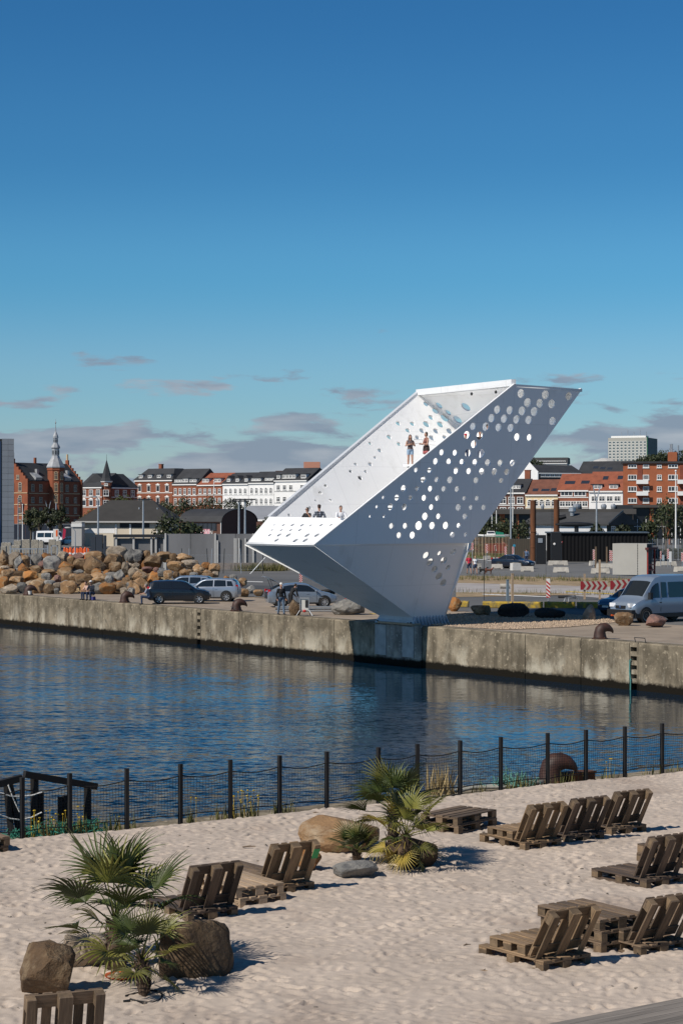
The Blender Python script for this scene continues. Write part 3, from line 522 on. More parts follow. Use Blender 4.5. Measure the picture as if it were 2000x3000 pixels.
for xx in (.2, .75): MB().box((l*xx, .9, ze+.9), (2.2, 2.4, .9), M=Matrix.Rotation(.5, 3, 'X')).build('dormer', LEAD, t)
SILLW = mat('stone_frame', (.40,.33,.25), .85)
for ya, yb, kind in ((1418,1439,'cross'),(1456,1473,'cross'),(1487,1505,'cross'),(1522,1532,'cross')):
    for fx in (.09, .24, .58, .74, .90): window(t, l*fx, zc(yb), zc(ya), 1.1, kind=kind, fm=SILLW)
    MB().box((l/2, -.05, zc(yb)-.5), (l-.2, .1, .2)).build('string_course', STONE, t)
    for i, yy in enumerate((dep*.22, dep*.5, dep*.78)):                      # windows of the lit gable end
        o = window(t, 0, zc(yb), zc(ya), 1.1, kind='arch' if ya < 1480 else 'cross', fm=SILLW); o.location = (-.46, yy, zc(yb)); o.rotation_euler = (0, 0, -math.pi/2)
    MB().box((-.5, dep/2, zc(yb)-.4), (.1, dep+.7, .2)).build('string_course', STONE, t)
for yy, ya in ((dep*.3, 1391), (dep*.7, 1391), (dep*.5, 1367)):
    o = window(t, 0, zc(ya+13), zc(ya), .9, kind='cross', fm=SILLW); o.location = (-.46, yy, zc(ya+13)); o.rotation_euler = (0, 0, -math.pi/2)
twx = l*.50; O8 = math.pi/8
tr = MB().lathe([(2.05,0),(2.05,zc(1378)),(2.2,zc(1376)),(2.2,zc(1368))], 8, c=(twx,-.4,0), a0=O8).build('tower', CB, t)
MB().lathe([(2.35,zc(1368)),(2.3,zc(1364)),(1.75,zc(1352)),(1.15,zc(1340)),(1.0,zc(1335)),(.93,zc(1334)),(.93,zc(1312)),(1.15,zc(1310)),(1.15,zc(1307)),(.95,zc(1302)),(.6,zc(1296)),(.56,zc(1295)),(.56,zc(1281)),(.7,zc(1280)),(.66,zc(1274)),(.35,zc(1266)),(.14,zc(1260)),(.06,zc(1238)),(.16,zc(1236)),(.16,zc(1233)),(.03,zc(1230)),(.03,zc(1223))], 8, c=(twx,-.4,0), a0=O8).build('cupola', LEAD, t)
for k in range(8):
    a = k*math.pi/4; cx, sy = math.cos(a), math.sin(a)
    for r_, y0_, y1_, w_ in ((.94,1329,1317,.34),(.57,1292,1284,.2)): MB().box((twx+cx*r_*.93, -.4+sy*r_*.93, (zc(y0_)+zc(y1_))/2), (.06, w_, zc(y1_)-zc(y0_)), a).build('lantern_opening', PANE, tr)
for ya, yb in ((1384,1404),(1418,1440),(1450,1473)):
    for a in (-math.pi/2-math.pi/4*.0, -math.pi*.75):
        o = window(t, 0, zc(yb), zc(ya), .85, kind='arch', fm=STONE); o.location = (twx+1.9*math.cos(a), -.4+1.9*math.sin(a), zc(yb)); o.rotation_euler = (0, 0, a+math.pi/2)
MB().box((.4*l, 4.6, zr+.6), (.5,.5,1.4)).build('chimney', CB, rf)
# grey panelled block at the left edge
p, d, l = fac(-90, 42, 300, -14); t = thing('office_block', p, rad(14), 'grey metal panelled office block at the left edge of the picture', 'building'); zt = zpx(1281, 296)
PANEL = mat('metal_panel', (.30,.31,.325), .4, .3, var=.04, scale=.3, rand=.06)
MB().box((l/2, 6, zt/2), (l-.12, 11.9, zt-.1)).build('core', DKSTEEL, t)
nz_ = 19
for k in range(nz_):
    for j in range(2): MB().box((l-.35-.9*j-.45+.35, -.03, zt*(k+.5)/nz_), (.88, .1, zt/nz_-.03)).build('panel', PANEL, t)
MB().box(((l-1.9)/2, -.04, zt*.49), (l-1.95, .06, zt*.97)).build('glass_front', mat('blue_glass', (.01,.035,.09), .08, spec=.8), t)
# navy site hoarding in front of the customs house
p, d, l = fac(40, 216, 420, 0); t = thing('hoarding', p, 0, 'long dark blue site hoarding in front of the customs house', 'hoarding')
HB = mat('navy_board', (.012,.018,.035), .7)
for i in range(10): MB().box((l*(i+.5)/10, 0, zpx(1536,420)/2), (l/10-.03, .1, zpx(1536,420))).build('board', HB, t)
MB().box((l/2, -.02, zpx(1535.5,420)), (l, .2, .1)).build('rail', LEAD, t)
# low pale harbour office with dark hip roof
Yb = 335.; zb_ = lambda y: zpx(y, Yb); p, d, l = fac(238, 492, Yb, 8); t = thing('harbour_office', p, -rad(8), 'low cream building with a wide dark hipped roof behind the boulders', 'building'); ze = zb_(1527)
CRM = mat('cream_board', (.62,.54,.42), .8, var=.05)
MB().box((l/2, 5, ze/2), (l-.6, 10, ze)).build('wall', CRM, t); roof_prism(t, l, 10, ze, zb_(1472)+.4, mat('roof_felt', (.036,.034,.032), .9, var=.2, scale=.4), over=.8, hip=4.5)
MB().box((l/2, -.75, ze-.1), (l+1.5, .12, .25)).build('gutter', GREYWALL, t)
MB().box((l*.2, .0, zb_(1555)), (l*.38, .06, zb_(1549)-zb_(1561)-.2+.3)).build('white_band', PLAST, t)
MB().box((l*.62, -.03, zb_(1538)), (l*.34, .08, .9)).build('shutter_opening', DKSTEEL, t); MB().box((l*.62, -.3, zb_(1531)), (l*.36, .6, .12)).build('canopy', GREYWALL, t)
for fx in (.405, .57, .88): MB().box((l*fx, -.04, zb_(1555)), (.3, .12, 2.3)).build('pilaster', WWHITE, t)
window(t, l*.95, zb_(1543), zb_(1534), 1.0)
for fx, y_ in ((.63,1495),(.84,1496)): MB().tube((l*fx, 2.6, zb_(y_)-.3), (l*fx, 2.6, zb_(y_)+.5), .14).build('vent_pipe', STEEL, t)
p, d, l = fac(210, 240, 330, 0); t = thing('site_cabin', p, 0, 'pale grey box cabin left of the cream building', 'cabin'); MB().box((l/2, 2, 2.1), (l, 4, 4.0)).build('wall', GREYWALL, t); MB().box((l/2, 1.9, zpx(1539,330)), (l+.1, 4.2, .5)).build('roof', WWHITE, t)
# brick shed with barrel roof
Yd = 300.; p, d, l = fac(528, 650, Yd+14, 32); Yk = (p+d*l).y; zk = lambda y: zpx(y, Yk); t = thing('brick_shed', p, -rad(32), 'brown brick shed with a dark barrel roof and pink banner', 'shed'); ze = zk(1530)
dp = 9.5; MB().box((l/2, dp/2, ze/2), (l, dp-.02, ze)).build('wall', BROWNB, t)
n = 14; pr = [(dp/2-(dp/2+.25)*math.cos(math.pi*i/n), ze+1.95*math.sin(math.pi*i/n)) for i in range(n+1)]
MB().slab([(0, a, b) for a, b in pr], (l, 0, 0)).build('gable_infill', BROWNB, t)
MB().slab([(-.1, a, b+.14) for a, b in pr]+[(-.1, a, b+.02) for a, b in pr[::-1]], (l+.22, 0, 0)).build('roof', ROOFD, t)
MB().box((l*.45, -.03, zk(1544)), (l*.86, .08, 1.1)).build('window_band', PANE, t)
for i in range(9): MB().box((l*(.06+.1*i), -.08, zk(1544)), (.1, .08, 1.1)).build('mullion', DKSTEEL, t)
MB().tube((l-.1, -.1, .1), (l-.1, -.1, ze), .07).build('downpipe', WWHITE, t)
bn = MB().box((l*.47, -.06, zk(1562)), (l*.5, .04, 1.25)).build('banner', mat('pink_banner', (.62,.28,.33), .7), t)
def text_mesh(s, size, mt, name='lettering', ext=.004):
    cu = bpy.data.curves.new(name, 'FONT'); cu.body = s; cu.size = size; cu.align_x = 'CENTER'; cu.align_y = 'CENTER'; cu.extrude = ext; cu.resolution_u = 2
    o = bpy.data.objects.new(name, cu); C.objects.link(o); bpy.context.view_layer.update(); me = joined(o); bpy.data.objects.remove(o); me.materials.clear(); me.materials.append(mt); return me
lt = link('lettering', text_mesh('F        SINTSON', .95, SWHITE), bn); lt.location = (l*.47, -.09, zk(1561)); lt.rotation_euler = (rad(90), 0, 0); lt.scale = (.8, 1, 1)
p, d, l = fac(690, 905, 372, 20); t = thing('warehouse', p, -rad(20), 'warehouse with a pale grey sloping roof behind the brick shed', 'warehouse'); MB().box((l/2, 7, 2), (l, 14, 4)).build('wall', BROWNB, t); roof_prism(t, l, 14, zpx(1519,372), zpx(1482,372), mat('grey_roof_sheet', (.26,.27,.29), .6, var=.1, scale=.4))
# --- right hand side
A2 = 20
def RR(x): return line_pt(x, 1430, 432, A2)
G2 = 'row houses on the right'
house(1430, 1537, RR(1430), A2, 1441, 1403, BROWNB, ROOFD, [(1456,1476,4,1.4,'cross',LW,.05,.98),(1486,1500,4,1.4,'cross',LW,.05,.98)], 'brown brick house with white bands just right of the tower', dormers=[(.72,1420,1434,2.,'box')], group=G2, chim=[(.9,2,1.2)])
house(1537.5, 1633, RR(1537.5), A2, 1447, 1405, CREAM, ROOFBR, [(1469,1483,5,1.15,'arch',LW,.05,.97)], 'yellow house with arched windows and brown tile roof', group=G2, skylights=[(.27,1437,1.2),(.58,1438,1.8),(.83,1436,1.2)])
house(1633.5, 1723, RR(1633.5), A2, 1434, 1388, BRICK, ROOFR, [(1437,1453,2,2.6,'tri',LW,.06,.94),(1468,1484,5,1.25,'cross',LW,.05,.97)], 'red house with tiled upper front and steep red roof', group=G2, skylights=[(.32,1415,2.2),(.85,1414,2.2)])
house(1723.5, 1823, RR(1723.5), A2, 1436, 1382, PLAST, ROOFR, [(1453,1469,4,1.35,'cross',LW,.05,.95)], 'white house with a red tile roof beside the brick apartments', group=G2, dormers=[(.25,1420,1434,1.9,'box'),(.72,1420,1434,1.9,'box')], skylights=[(.4,1401,1.1),(.83,1400,1.1),(.47,1426,1.1)], bands=False)
# brick apartment block
Ya = 395.; za = lambda y: zpx(y, Ya); p, d, l = fac(1824, 2060, Ya, 10); t = thing('apartment_block', p, -rad(10), 'orange brick apartment block with white balconies at the right edge', 'building'); zt = za(1358)
MB().box((l/2, 6, zt/2), (l, 12, zt)).build('wall', BRICKO, t); rf = MB().box((l/2, 6, zt+.2), (l+.8, 12.8, .4)).build('roof', ROOFD, t)
px2 = lambda x: (x-1824)/236*l
for xa, xb in ((1866,1880), (1990,2004)): MB().box((px2((xa+xb)/2), -.05, zt/2), (px2(xb)-px2(xa), .12, zt-.4)).build('recess_shade_strip', BRICK_SHADE, t)  # flat strip, not cut in; its darker brick stands for recess shade
for ya, yb in ((1361,1371),(1391,1406),(1425,1440),(1459,1474)):
    for xa, xb, k in ((1838,1864,'tri'),(1882,1900,'tri'),(1923,1937,'cross'),(1956,1984,'tri'),(2010,2030,'tri')):
        window(t, px2((xa+xb)/2), za(yb), za(ya), px2(xb)-px2(xa), kind=k, y=-.002)
for xa, xb in ((1863,1898),(1983,2020)):
    for ya, yb in ((1406,1418),(1440,1452)):
        m = MB(); x0_, x1_ = px2(xa), px2(xb); m.box(((x0_+x1_)/2, -1.0, (za(ya)+za(yb))/2), (x1_-x0_, .12, za(ya)-za(yb))).box(((x0_+x1_)/2, -.55, za(yb)+.06), (x1_-x0_, 1.0, .12)); m.build('balcony', WWHITE, t)
MB().box((px2(1968), 3, zt+1.3), (1.8, 1.5, 2.0)).build('chimney', BRICKO, rf)
for xx in (1962, 1967, 1985): MB().tube((px2(xx), 3, zt+.4), (px2(xx), 3, za(1300 if xx < 1980 else 1304)), .16).build('antenna', STEEL, rf)
# long low dark sheds
for nm, x0_, x1_, Ys_, yt, ybt, cols, lb in (('boat_shed',1400,1852,345,1491,1506,(1466,1474,1515),'long low black shed with orange posts behind the rusty piles'),('glass_hall',1853,2080,352,1479,1487,(1905,1910,1957,2030),'dark glass hall with orange posts below the brick apartments')):
    p, d, l = fac(x0_, x1_, Ys_, 3); t = thing(nm, p, -rad(3), lb, 'shed'); zt = zpx(yt, Ys_); zf = zpx(ybt, Ys_)
    MB().box((l/2, 4, zf/2), (l, 8, zf)).build('wall', mat(nm+'_wall', (.012,.014,.018), .35), t); MB().box((l/2, 3.6, (zt+zf)/2), (l+1, 9.4, zt-zf)).build('roof', mat(nm+'_roof', (.07,.065,.06), .9, var=.2, scale=.3), t)
    for xx in cols: MB().box(((xx-x0_)/(x1_-x0_)*l, -.15, zf/2), (.45, .3, zf-.02)).build('post', BRICKO, t)
    if nm == 'glass_hall':
        for k in range(9):
            MB().box((l*(k+.5)/9, -.06, 2.4), (.1, .12, 4.2)).build('glazing_bar', WWHITE, t)
        MB().box((l/2, -.07, 3.2), (l, .1, .1)).build('glazing_bar', WWHITE, t)
    else:
        for k, (xx, r_) in enumerate(((1770,.5),(1690,.7),(1590,.3),(1798,.45))): MB().lathe([(r_*.8,zt),(r_,zt+.3),(r_,zt+.6),(r_*.5,zt+.9)], 10, c=((xx-x0_)/(x1_-x0_)*l, 2, 0)).build('roof_vent', STEEL, t)
        for xx, w_ in ((1695,1.3),(1830,3.2)): MB().box(((xx-x0_)/(x1_-x0_)*l, 3, zt+.35), (w_, 2, .7), taper=.9).build('roof_light', DKSTEEL, t)
# white shed with a dark green gable
p, d, l = fac(1540, 1776, 300, 30); Yk = (p+d*l).y; zg = lambda y: zpx(y, Yk); t = thing('harbour_shed', p, -rad(30), 'white shed with dark felt roof and dark green gable end', 'shed'); dp = 10.5; ze = zg(1535)
MB().box((l/2, dp/2, ze/2), (l-.02, dp, ze)).build('wall', mat('white_boards', (.62,.62,.62), .7, var=.06), t); rf = roof_prism(t, l, dp, ze, zg(1500), mat('felt_roof', (.05,.05,.05), .95, var=.2, scale=.4), over=.5)
GRN = mat('dark_green_boards', (.02,.024,.014), .8)
MB().slab([(l, 0, 0), (l, dp, 0), (l, dp, ze), (l, dp/2, zg(1500)-.25), (l, 0, ze)], (.06, 0, 0)).build('gable_cladding', GRN, t)
for yy in (2.2, 6.4): o = window(t, 0, zg(1560), zg(1541), 1.5, kind='cross'); o.location = (l+.062, yy, zg(1560)); o.rotation_euler = (0, 0, math.pi/2)
MB().box((l+.35, dp*.25, (ze+zg(1500))/2+.05), (.1, 6.1, .3), M=Matrix.Rotation(math.atan2(zg(1500)-ze, dp/2), 3, 'X')).build('barge_board', mat('blue_board', (.03,.05,.07), .6), rf)
MB().lathe([(.3,0),(.35,.6),(.55,.7),(.5,1.3)], 12, c=(l*.47, 3.2, zg(1512))).build('roof_cowl', STEEL, rf)
# houses and tower block on the rise behind
t = house(1576, 1700, 560, -22, 1383, 1362, mat('brown_boards', (.06,.05,.045), .8), ROOFD, [(1388,1397,6,1.4,'cross',LW,.05,.7)], 'brown attic house with white gable end on the rise', group='houses on the rise', bands=False, dep=12)
zA, zB = zpx(1383,560), zpx(1348,560); MB().slab([(-.1,-.3,0),(-.1,12.3,0),(-.1,12.3,zA),(-.1,6,zB),(-.1,-.3,zA)], (-.3,0,0)).build('gable_wall', PLAST, t)
t = house(1690, 1835, 590, 25, 1392, 1352, CREAM, ROOFD, [(1394,1398,3,1.2,'cross',LW,.1,.5)], 'house with a wide black roof and skylights on the rise', group='houses on the rise', bands=False, skylights=[(.3,1370,1.5),(.45,1372,1.5),(.6,1374,1.5)], dep=13)
t = house(1560, 1660, 760, 10, 1356, 1342, GREYWALL, ROOFD, [(1350,1354,8,1.6,'cross',LW,.05,.95)], 'flat grey block far back above the roofs', group='houses on the rise', bands=False, flat=.9, dep=14)
Yh = 2000.; zh = lambda y: zpx(y, Yh); p, d, l = fac(1780, 1893, Yh, 22); t = thing('tower_block', p, -rad(22), 'pale concrete tower block with a grid of windows on the hill', 'building'); zt = zh(1283)
MB().box((l/2, 23, (zt+38)/2), (l, 46, zt-38)).build('wall', mat('pale_concrete', (.40,.39,.35), .85), t); MB().box((l+.3, 1.3, (zt+40)/2+.8), (1., 2.6, zt-40)).build('stair_strip', mat('green_strip', (.02,.12,.06), .6), t); MB().box((l+.16, 24, (zt+40)/2), (.3, 42, zt-40)).build('end_wall', mat('end_panel', (.20,.20,.20), .9), t)
TB = mat('tower_glass', (.10,.13,.14), .2)
for r_ in range(8):
    z0_ = zh(1293+8.6*r_)-2.4
    for k in range(10): window(t, l*(k+.5)/10, z0_, z0_+2.3, l/10-.9, fm=WWHITE, pm=TB, kind='plain', s=.3)
MB().box((l*.5, 10, zt+1), (l*.9, 12, 2)).build('roof_plant', WWHITE, t)
for k in range(5): MB().tube((l*(.3+.16*k), 8, zt+2), (l*(.3+.16*k), 8, zt+6+2*(k % 2)), .3).build('antenna', STEEL, t)
wd = thing('white_dome', at(1768, 1500, 1400), 0, 'white tent-like roof below the tower block', 'roof'); wd.location.z = 0
MB().lathe([(11,30),(10.5,40),(7,42.2),(2,43.6)], 9, sq=(1,.6)).build('canopy', GREYWALL, wd)
for xx in (-9, 9, 16): MB().lathe([(5,30),(4.8,39.5),(1,41.5)], 7, c=(xx,2,0)).build('side_canopy', GREYWALL, wd)
# hill the far town stands on
hx = [];
for i in range(25):
    for j in range(9):
        x = -900+i*110.; y = 800+j*190.; z = 4+max(0., (y-800)/1500)*42*(.55+.45*math.tanh((x+50)/260.))+3*noise.noise(Vector((x*.004, y*.004, 1))); hx.append((x, y, z if j else -2))
tag(MB().add(hx, [(i*9+j, (i+1)*9+j, (i+1)*9+j+1, i*9+j+1) for i in range(24) for j in range(8)]).build('hill', mat('hill_green', (.05,.07,.03), .95, var=.3, scale=.02), smooth=True), kind='structure')
# ---------------------------------------------------------------- trees
def leaf_cloud(seed, n, rx, rz, zc_, size, clumps=14):
    r = random.Random(seed); cl = []
    for i in range(clumps):
        a = r.uniform(0, 6.28); t = r.uniform(-1, 1); q = r.uniform(.35, 1)**.6; c = math.sqrt(1-t*t)
        cl.append((Vector((rx*.72*q*c*math.cos(a), rx*.72*q*c*math.sin(a), zc_+rz*.75*q*t)), r.uniform(.28, .48)*rx))
    m = MB()
    for i in range(n):
        c, cr = r.choice(cl); d = Vector((r.gauss(0,1), r.gauss(0,1), r.gauss(0,.8))).normalized(); p = c+d*cr*r.uniform(.55, 1.08)
        nn = (d+Vector((r.gauss(0,.5), r.gauss(0,.5), r.gauss(0,.5)))).normalized(); a = nn.orthogonal().normalized(); a = Matrix.Rotation(r.uniform(0, 6.28), 3, nn)@a; b = nn.cross(a); s = size*r.uniform(.6, 1.3)
        m.add([p-a*s, p-b*s*.55, p+a*s, p+b*s*.55], [(0,1,2,3)])
    return m, cl
TC = {}
def tree(x, Y, h, label, rx=None, seed=1, leaf=LEAF, name='tree', base=.0, size=.22, n=900, trunk=.22, group='trees between the harbour sheds and the houses', elong=1.0):
    rx = rx or h*.32; p = at(x, 1500, Y); p.z = base; t = thing(name, p, seed*1.3, label, 'tree', group)
    key = (seed % 4, round(h, 1), round(rx, 1), leaf.name)
    if key not in TC:
        rz = h*(1-trunk)/2*elong; m, cl = leaf_cloud(seed % 4+11, n, rx, rz, h-rz, size); tk = MB().path([(0,0,-.2),(.05,0,h*.3),(0,.05,h*.75)], [h*.028, h*.02, h*.008], 7)
        for c, cr in cl[:7]: tk.path([(0,0,h*trunk*1.1), (c.x*.5, c.y*.5, (h*trunk*1.2+c.z)/2), tuple(c)], [h*.012, h*.008, h*.003], 5)
        TC[key] = (m.mesh('crown', leaf), tk.mesh('trunk', BARK))
    link('crown', TC[key][0], t); link('trunk', TC[key][1], t); return t
k_ = 0
for x, Y, h, lb, rx, lf in ((268,420,7.0,'low green tree left of the cream building roof',3.0,LEAF),(300,415,7.6,'green tree rising over the left end of the hipped roof',3.2,LEAF),(345,430,10.5,'yellow-green tree in front of the shaded brick wing',3.6,LEAF),(372,425,9.5,'bushy green tree over the hipped roof ridge',3.4,LEAF),
    (412,440,9.6,'dark tree left of the tall lamp mast, before the brick houses',3.0,LEAF2),(460,430,9.4,'dark tree before the hooded brick house',2.9,LEAF2),(508,400,9.0,'dark tree between the two brick houses',2.9,LEAF2),(545,395,9.4,'birch-like tree with pale stem before the brick houses',2.6,LEAF2),(602,390,10.2,'broad dark tree below the red tile roof',3.6,LEAF2),(660,385,9.6,'tree at the left end of the white houses',3.1,LEAF2),(715,380,9.0,'small tree before the white arched houses',2.2,LEAF2),
    (505,215,5.6,'large dark round tree behind the grey wall',2.6,LEAF2),(493,222,4.2,'dark bush left of the large round tree',1.6,LEAF2),(567,230,5.0,'slim dark tree in front of the pink banner',1.6,LEAF2),(800,330,5.6,'dark tree beside the pale sloping roof',2.6,LEAF2),(760,332,3.5,'low bush under the barrel roof eave',1.6,LEAF2),
    (92,380,7.2,'dark street tree before the navy hoarding, leftmost',2.0,LEAF2),(117,378,7.6,'dark street tree second along the navy hoarding',1.7,LEAF2),(148,376,7.8,'dark street tree before the customs house tower',1.6,LEAF2),(180,374,7.5,'dark street tree right of the white van',1.6,LEAF2),
    (1440,300,5.2,'dark bushy tree beside the tower edge',2.8,LEAF2),(1475,305,5.4,'dark bushy tree beneath the sail masts',2.8,LEAF2),(1515,300,5.0,'dark bushy tree left of the rusty piles',2.6,LEAF2),(1410,310,4.8,'dark bush low behind the white boat',2.4,LEAF2),
    (1745,262,4.9,'young tree by the lamp mast in front of the white shed',1.35,LEAF2),(1822,262,4.6,'young tree before the green gable end',1.4,LEAF2),(1897,258,5.2,'slim dark tree right of the green gable end',1.6,LEAF2),(1950,262,7.6,'large dark tree left of the white flagpole',3.4,LEAF2),(1998,265,7.8,'large dark tree at the right edge behind the fence',3.4,LEAF2)):
    k_ += 1; tree(x, Y, h, lb, rx, k_, lf)
for x, Y, y_, lb in ((1895,900,1330,'tree on the hill below the tower block'),(1918,880,1327,'rounded tree on the hill beside the brick chimney'),(1940,890,1322,'tall tree on the hill left of the brick chimney'),(1868,905,1338,'low hill tree left of the others'),(1995,500,1302,'big dark tree at the right edge above the apartments'),(1600,800,1345,'hill bush behind the far grey block'),(1556,640,1342,'hill tree by the tower edge')):
    k_ += 1; zt = zpx(y_, Y); tree(x, Y, 9 if Y > 600 else 12, lb, 5. if Y > 600 else 5.5, k_, LEAF2, base=zt-(9 if Y > 600 else 12), size=.5, group='trees on the hill')
# ---------------------------------------------------------------- boulders
RKC = []
for i in range(15):
    r = random.Random(i*7+1); bm = bmesh.new(); bmesh.ops.create_icosphere(bm, subdivisions=4, radius=1); off = Vector((r.uniform(0,99), r.uniform(0,99), r.uniform(0,99)))
    cuts_ = [(Vector((r.gauss(0,1), r.gauss(0,1), r.gauss(0,.8))).normalized(), r.uniform(.56, .84)) for k in range(4 if i > 11 else 11 if i % 3 else 6)]
    for v in bm.verts:
        d = v.co.normalized(); q_ = d/max(abs(d.x), abs(d.y), abs(d.z)); p = (d if i < 12 else d.lerp(q_*.88, .62))*(1+.16*noise.noise(d*1.1+off)+.07*noise.noise(d*2.9+off)+.045*noise.noise(d*6+off)+.02*noise.noise(d*15+off))
        for n_, c_ in cuts_:
            e = p.dot(n_)-c_
            if e > 0: p -= n_*e*.93
        v.co = p
    me = bpy.data.meshes.new('boulder'); bm.to_mesh(me); bm.free(); me.polygons.foreach_set('use_smooth', [True]*len(me.polygons)); me.set_sharp_from_angle(angle=rad(17 if i < 12 else 40)); RKC.append(me)
def rock_mat(name, cols, rand=.3, bump=.7):
    m = mat(name, cols[0], .9, col2=cols[1], scale=1.9, patch=cols[2], pscale=1.5, pthr=.5, bump=bump, bscale=4.5, rand=rand, detail=10, bdist=.12); return m
RK = {'tan': rock_mat('tan_granite', ((.30,.175,.08), (.17,.10,.05), (.34,.25,.16))), 'orange': rock_mat('rusty_granite', ((.38,.155,.035), (.22,.10,.035), (.26,.175,.09))), 'grey': rock_mat('grey_granite', ((.17,.165,.155), (.26,.245,.22), (.10,.10,.10))), 'pale': rock_mat('pale_granite', ((.32,.255,.185), (.20,.155,.11), (.36,.30,.235))), 'pink': rock_mat('reddish_granite', ((.17,.085,.07), (.23,.13,.10), (.13,.08,.07))), 'black': rock_mat('black_shaded_rock', ((.018,.016,.014), (.035,.03,.026), (.012,.011,.01)), .1), 'brown': rock_mat('brown_granite', ((.16,.095,.045), (.085,.052,.028), (.22,.155,.09))), 'dark': rock_mat('dark_brown_shaded_rock', ((.085,.052,.024), (.05,.032,.018), (.13,.085,.045)), .1)}  # black also holds painted tower shadow, dark also painted palm shade
RKD = {}
def boulder(loc, dims, col, label, seed, rz=0, group=None, tilt=0., sink=.12, name='boulder'):
    k = (seed % 15, col)
    if k not in RKD: me = RKC[seed % 15].copy(); me.materials.append(RK[col]); RKD[k] = me
    o = link(name, RKD[k]); o.scale = (dims[0]/2*1.08, dims[1]/2*1.08, dims[2]/2*1.08); o.rotation_euler = (tilt, tilt*.6, rz)
    o.location = (loc[0], loc[1], loc[2]+dims[2]/2*(1-2*sink)); return tag(o, label, 'boulder', group)
# heap: (x, y, w, h, tint) as seen; position on the slope of the heap follows from the height in it
def heap_pt(x, y):
    Y = 139+(1742-y)/137*13; return at(x, y, Y)
s4 = 3.92
HP = [(50,300,110,170,'tan'),(175,335,130,200,'pale'),(235,275,70,70,'orange'),(225,360,100,160,'grey'),(290,350,120,160,'tan'),(435,330,130,150,'grey'),(530,290,150,100,'orange'),(600,375,210,190,'grey'),(715,290,130,120,'pale'),(890,285,160,95,'pink'),(820,320,90,90,'tan'),(1110,290,220,130,'tan'),(1085,395,245,215,'brown'),(1345,250,250,170,'pale'),(1290,345,190,170,'brown'),(1500,280,130,170,'grey'),(60,430,120,90,'pale'),(90,490,140,110,'tan'),(280,430,140,130,'orange'),(410,430,130,90,'tan'),(355,515,160,130,'orange'),(490,370,100,90,'pink'),(560,480,170,110,'tan'),(540,505,110,70,'grey'),(760,390,160,100,'orange'),(750,495,180,170,'tan'),(920,375,160,130,'brown'),(905,455,110,55,'grey'),(850,520,110,90,'tan'),(965,540,190,120,'tan'),(1160,530,280,130,'tan'),(1325,400,150,110,'tan'),(1440,415,80,130,'pale'),(1375,510,130,145,'grey'),(1260,560,95,120,'grey'),(1465,560,100,80,'tan'),(1540,470,130,120,'pale'),(50,590,110,150,'orange'),(185,560,160,100,'tan'),(110,655,190,110,'pale'),(255,640,120,120,'grey'),(355,610,100,90,'pale'),(480,560,170,60,'tan'),(430,630,170,150,'tan'),(560,610,140,110,'grey'),(580,675,110,110,'brown'),(655,690,65,70,'grey'),(670,620,110,80,'pale'),(790,600,190,90,'grey'),(790,660,190,150,'tan'),(665,540,70,90,'pink'),(1120,670,200,130,'grey'),(1240,690,200,130,'orange'),(1355,640,190,120,'tan'),(1530,640,170,150,'tan'),(1425,710,90,80,'pale'),(1505,715,80,75,'grey'),(20,440,60,80,'orange'),(130,420,60,90,'brown'),(1050,600,70,90,'brown'),(1490,380,130,60,'pale')]
HP2 = [(60,280,190,150,'grey'),(200,270,80,110,'brown'),(275,285,110,90,'pale'),(400,280,180,110,'tan'),(505,290,80,90,'brown'),(630,290,190,90,'tan'),(450,335,60,45,'tan'),(270,340,200,120,'brown'),(60,385,110,70,'pale'),(530,390,190,110,'tan'),(690,365,190,90,'pale'),(800,425,140,110,'tan'),(880,385,110,80,'orange'),(975,420,120,110,'tan'),(60,455,120,95,'pale'),(205,430,130,70,'pink'),(305,440,60,70,'pink'),(120,500,170,110,'tan'),(440,490,110,100,'tan'),(530,490,70,70,'brown'),(620,455,100,70,'tan'),(690,465,80,80,'brown'),(735,490,90,60,'grey'),(890,455,90,50,'tan'),(900,495,140,60,'tan'),(985,480,80,60,'pale'),(100,630,200,180,'tan'),(20,700,70,80,'pink'),(370,470,90,70,'grey'),(1225,580,90,90,'tan'),(1300,570,100,90,'tan'),(1300,690,130,90,'tan'),(1390,650,100,90,'grey'),(1480,690,120,75,'tan'),(1190,520,80,70,'grey'),(1110,520,60,40,'orange'),(1180,600,60,60,'brown')]
ROWN = ('foot', 'lower part', 'middle', 'upper part', 'crest'); CN = {'tan':'tan','orange':'rusty orange','grey':'grey','pale':'pale beige','pink':'reddish','brown':'brown','dark':'dark'}
from collections import Counter
HPx = [(x/s4, 1560+y/s4, w_/s4, h/s4, c) for x, y, w_, h, c in HP]+[(380+x/s4, 1560+y/s4, w_/s4, h/s4, c) for x, y, w_, h, c in HP2]
NEAR = ((0,'at the left edge of the picture'),(62,'behind the rusty bollard and bucket'),(130,'below the barrier fence'),(200,'left of the seated anglers'),(265,'behind the seated anglers'),(330,'above the second rusty bollard'),(395,'left of the angler on the car'),(450,'behind the dark hatchback'),(530,'behind the silver hatchback'),(600,'right of the silver hatchback'),(680,'between the two silver cars'))
def heap_label(x, y, w_, c):
    z = min(4, max(0, int((1745-y)/28))); n_ = [s for a, s in NEAR if a <= x+8][-1]; sz = 'huge ' if w_ > 48 else 'large ' if w_ > 36 else 'small ' if w_ < 22 else ''
    return '%s%s boulder, %s of the heap, %s' % (sz, CN[c], ROWN[z], n_)
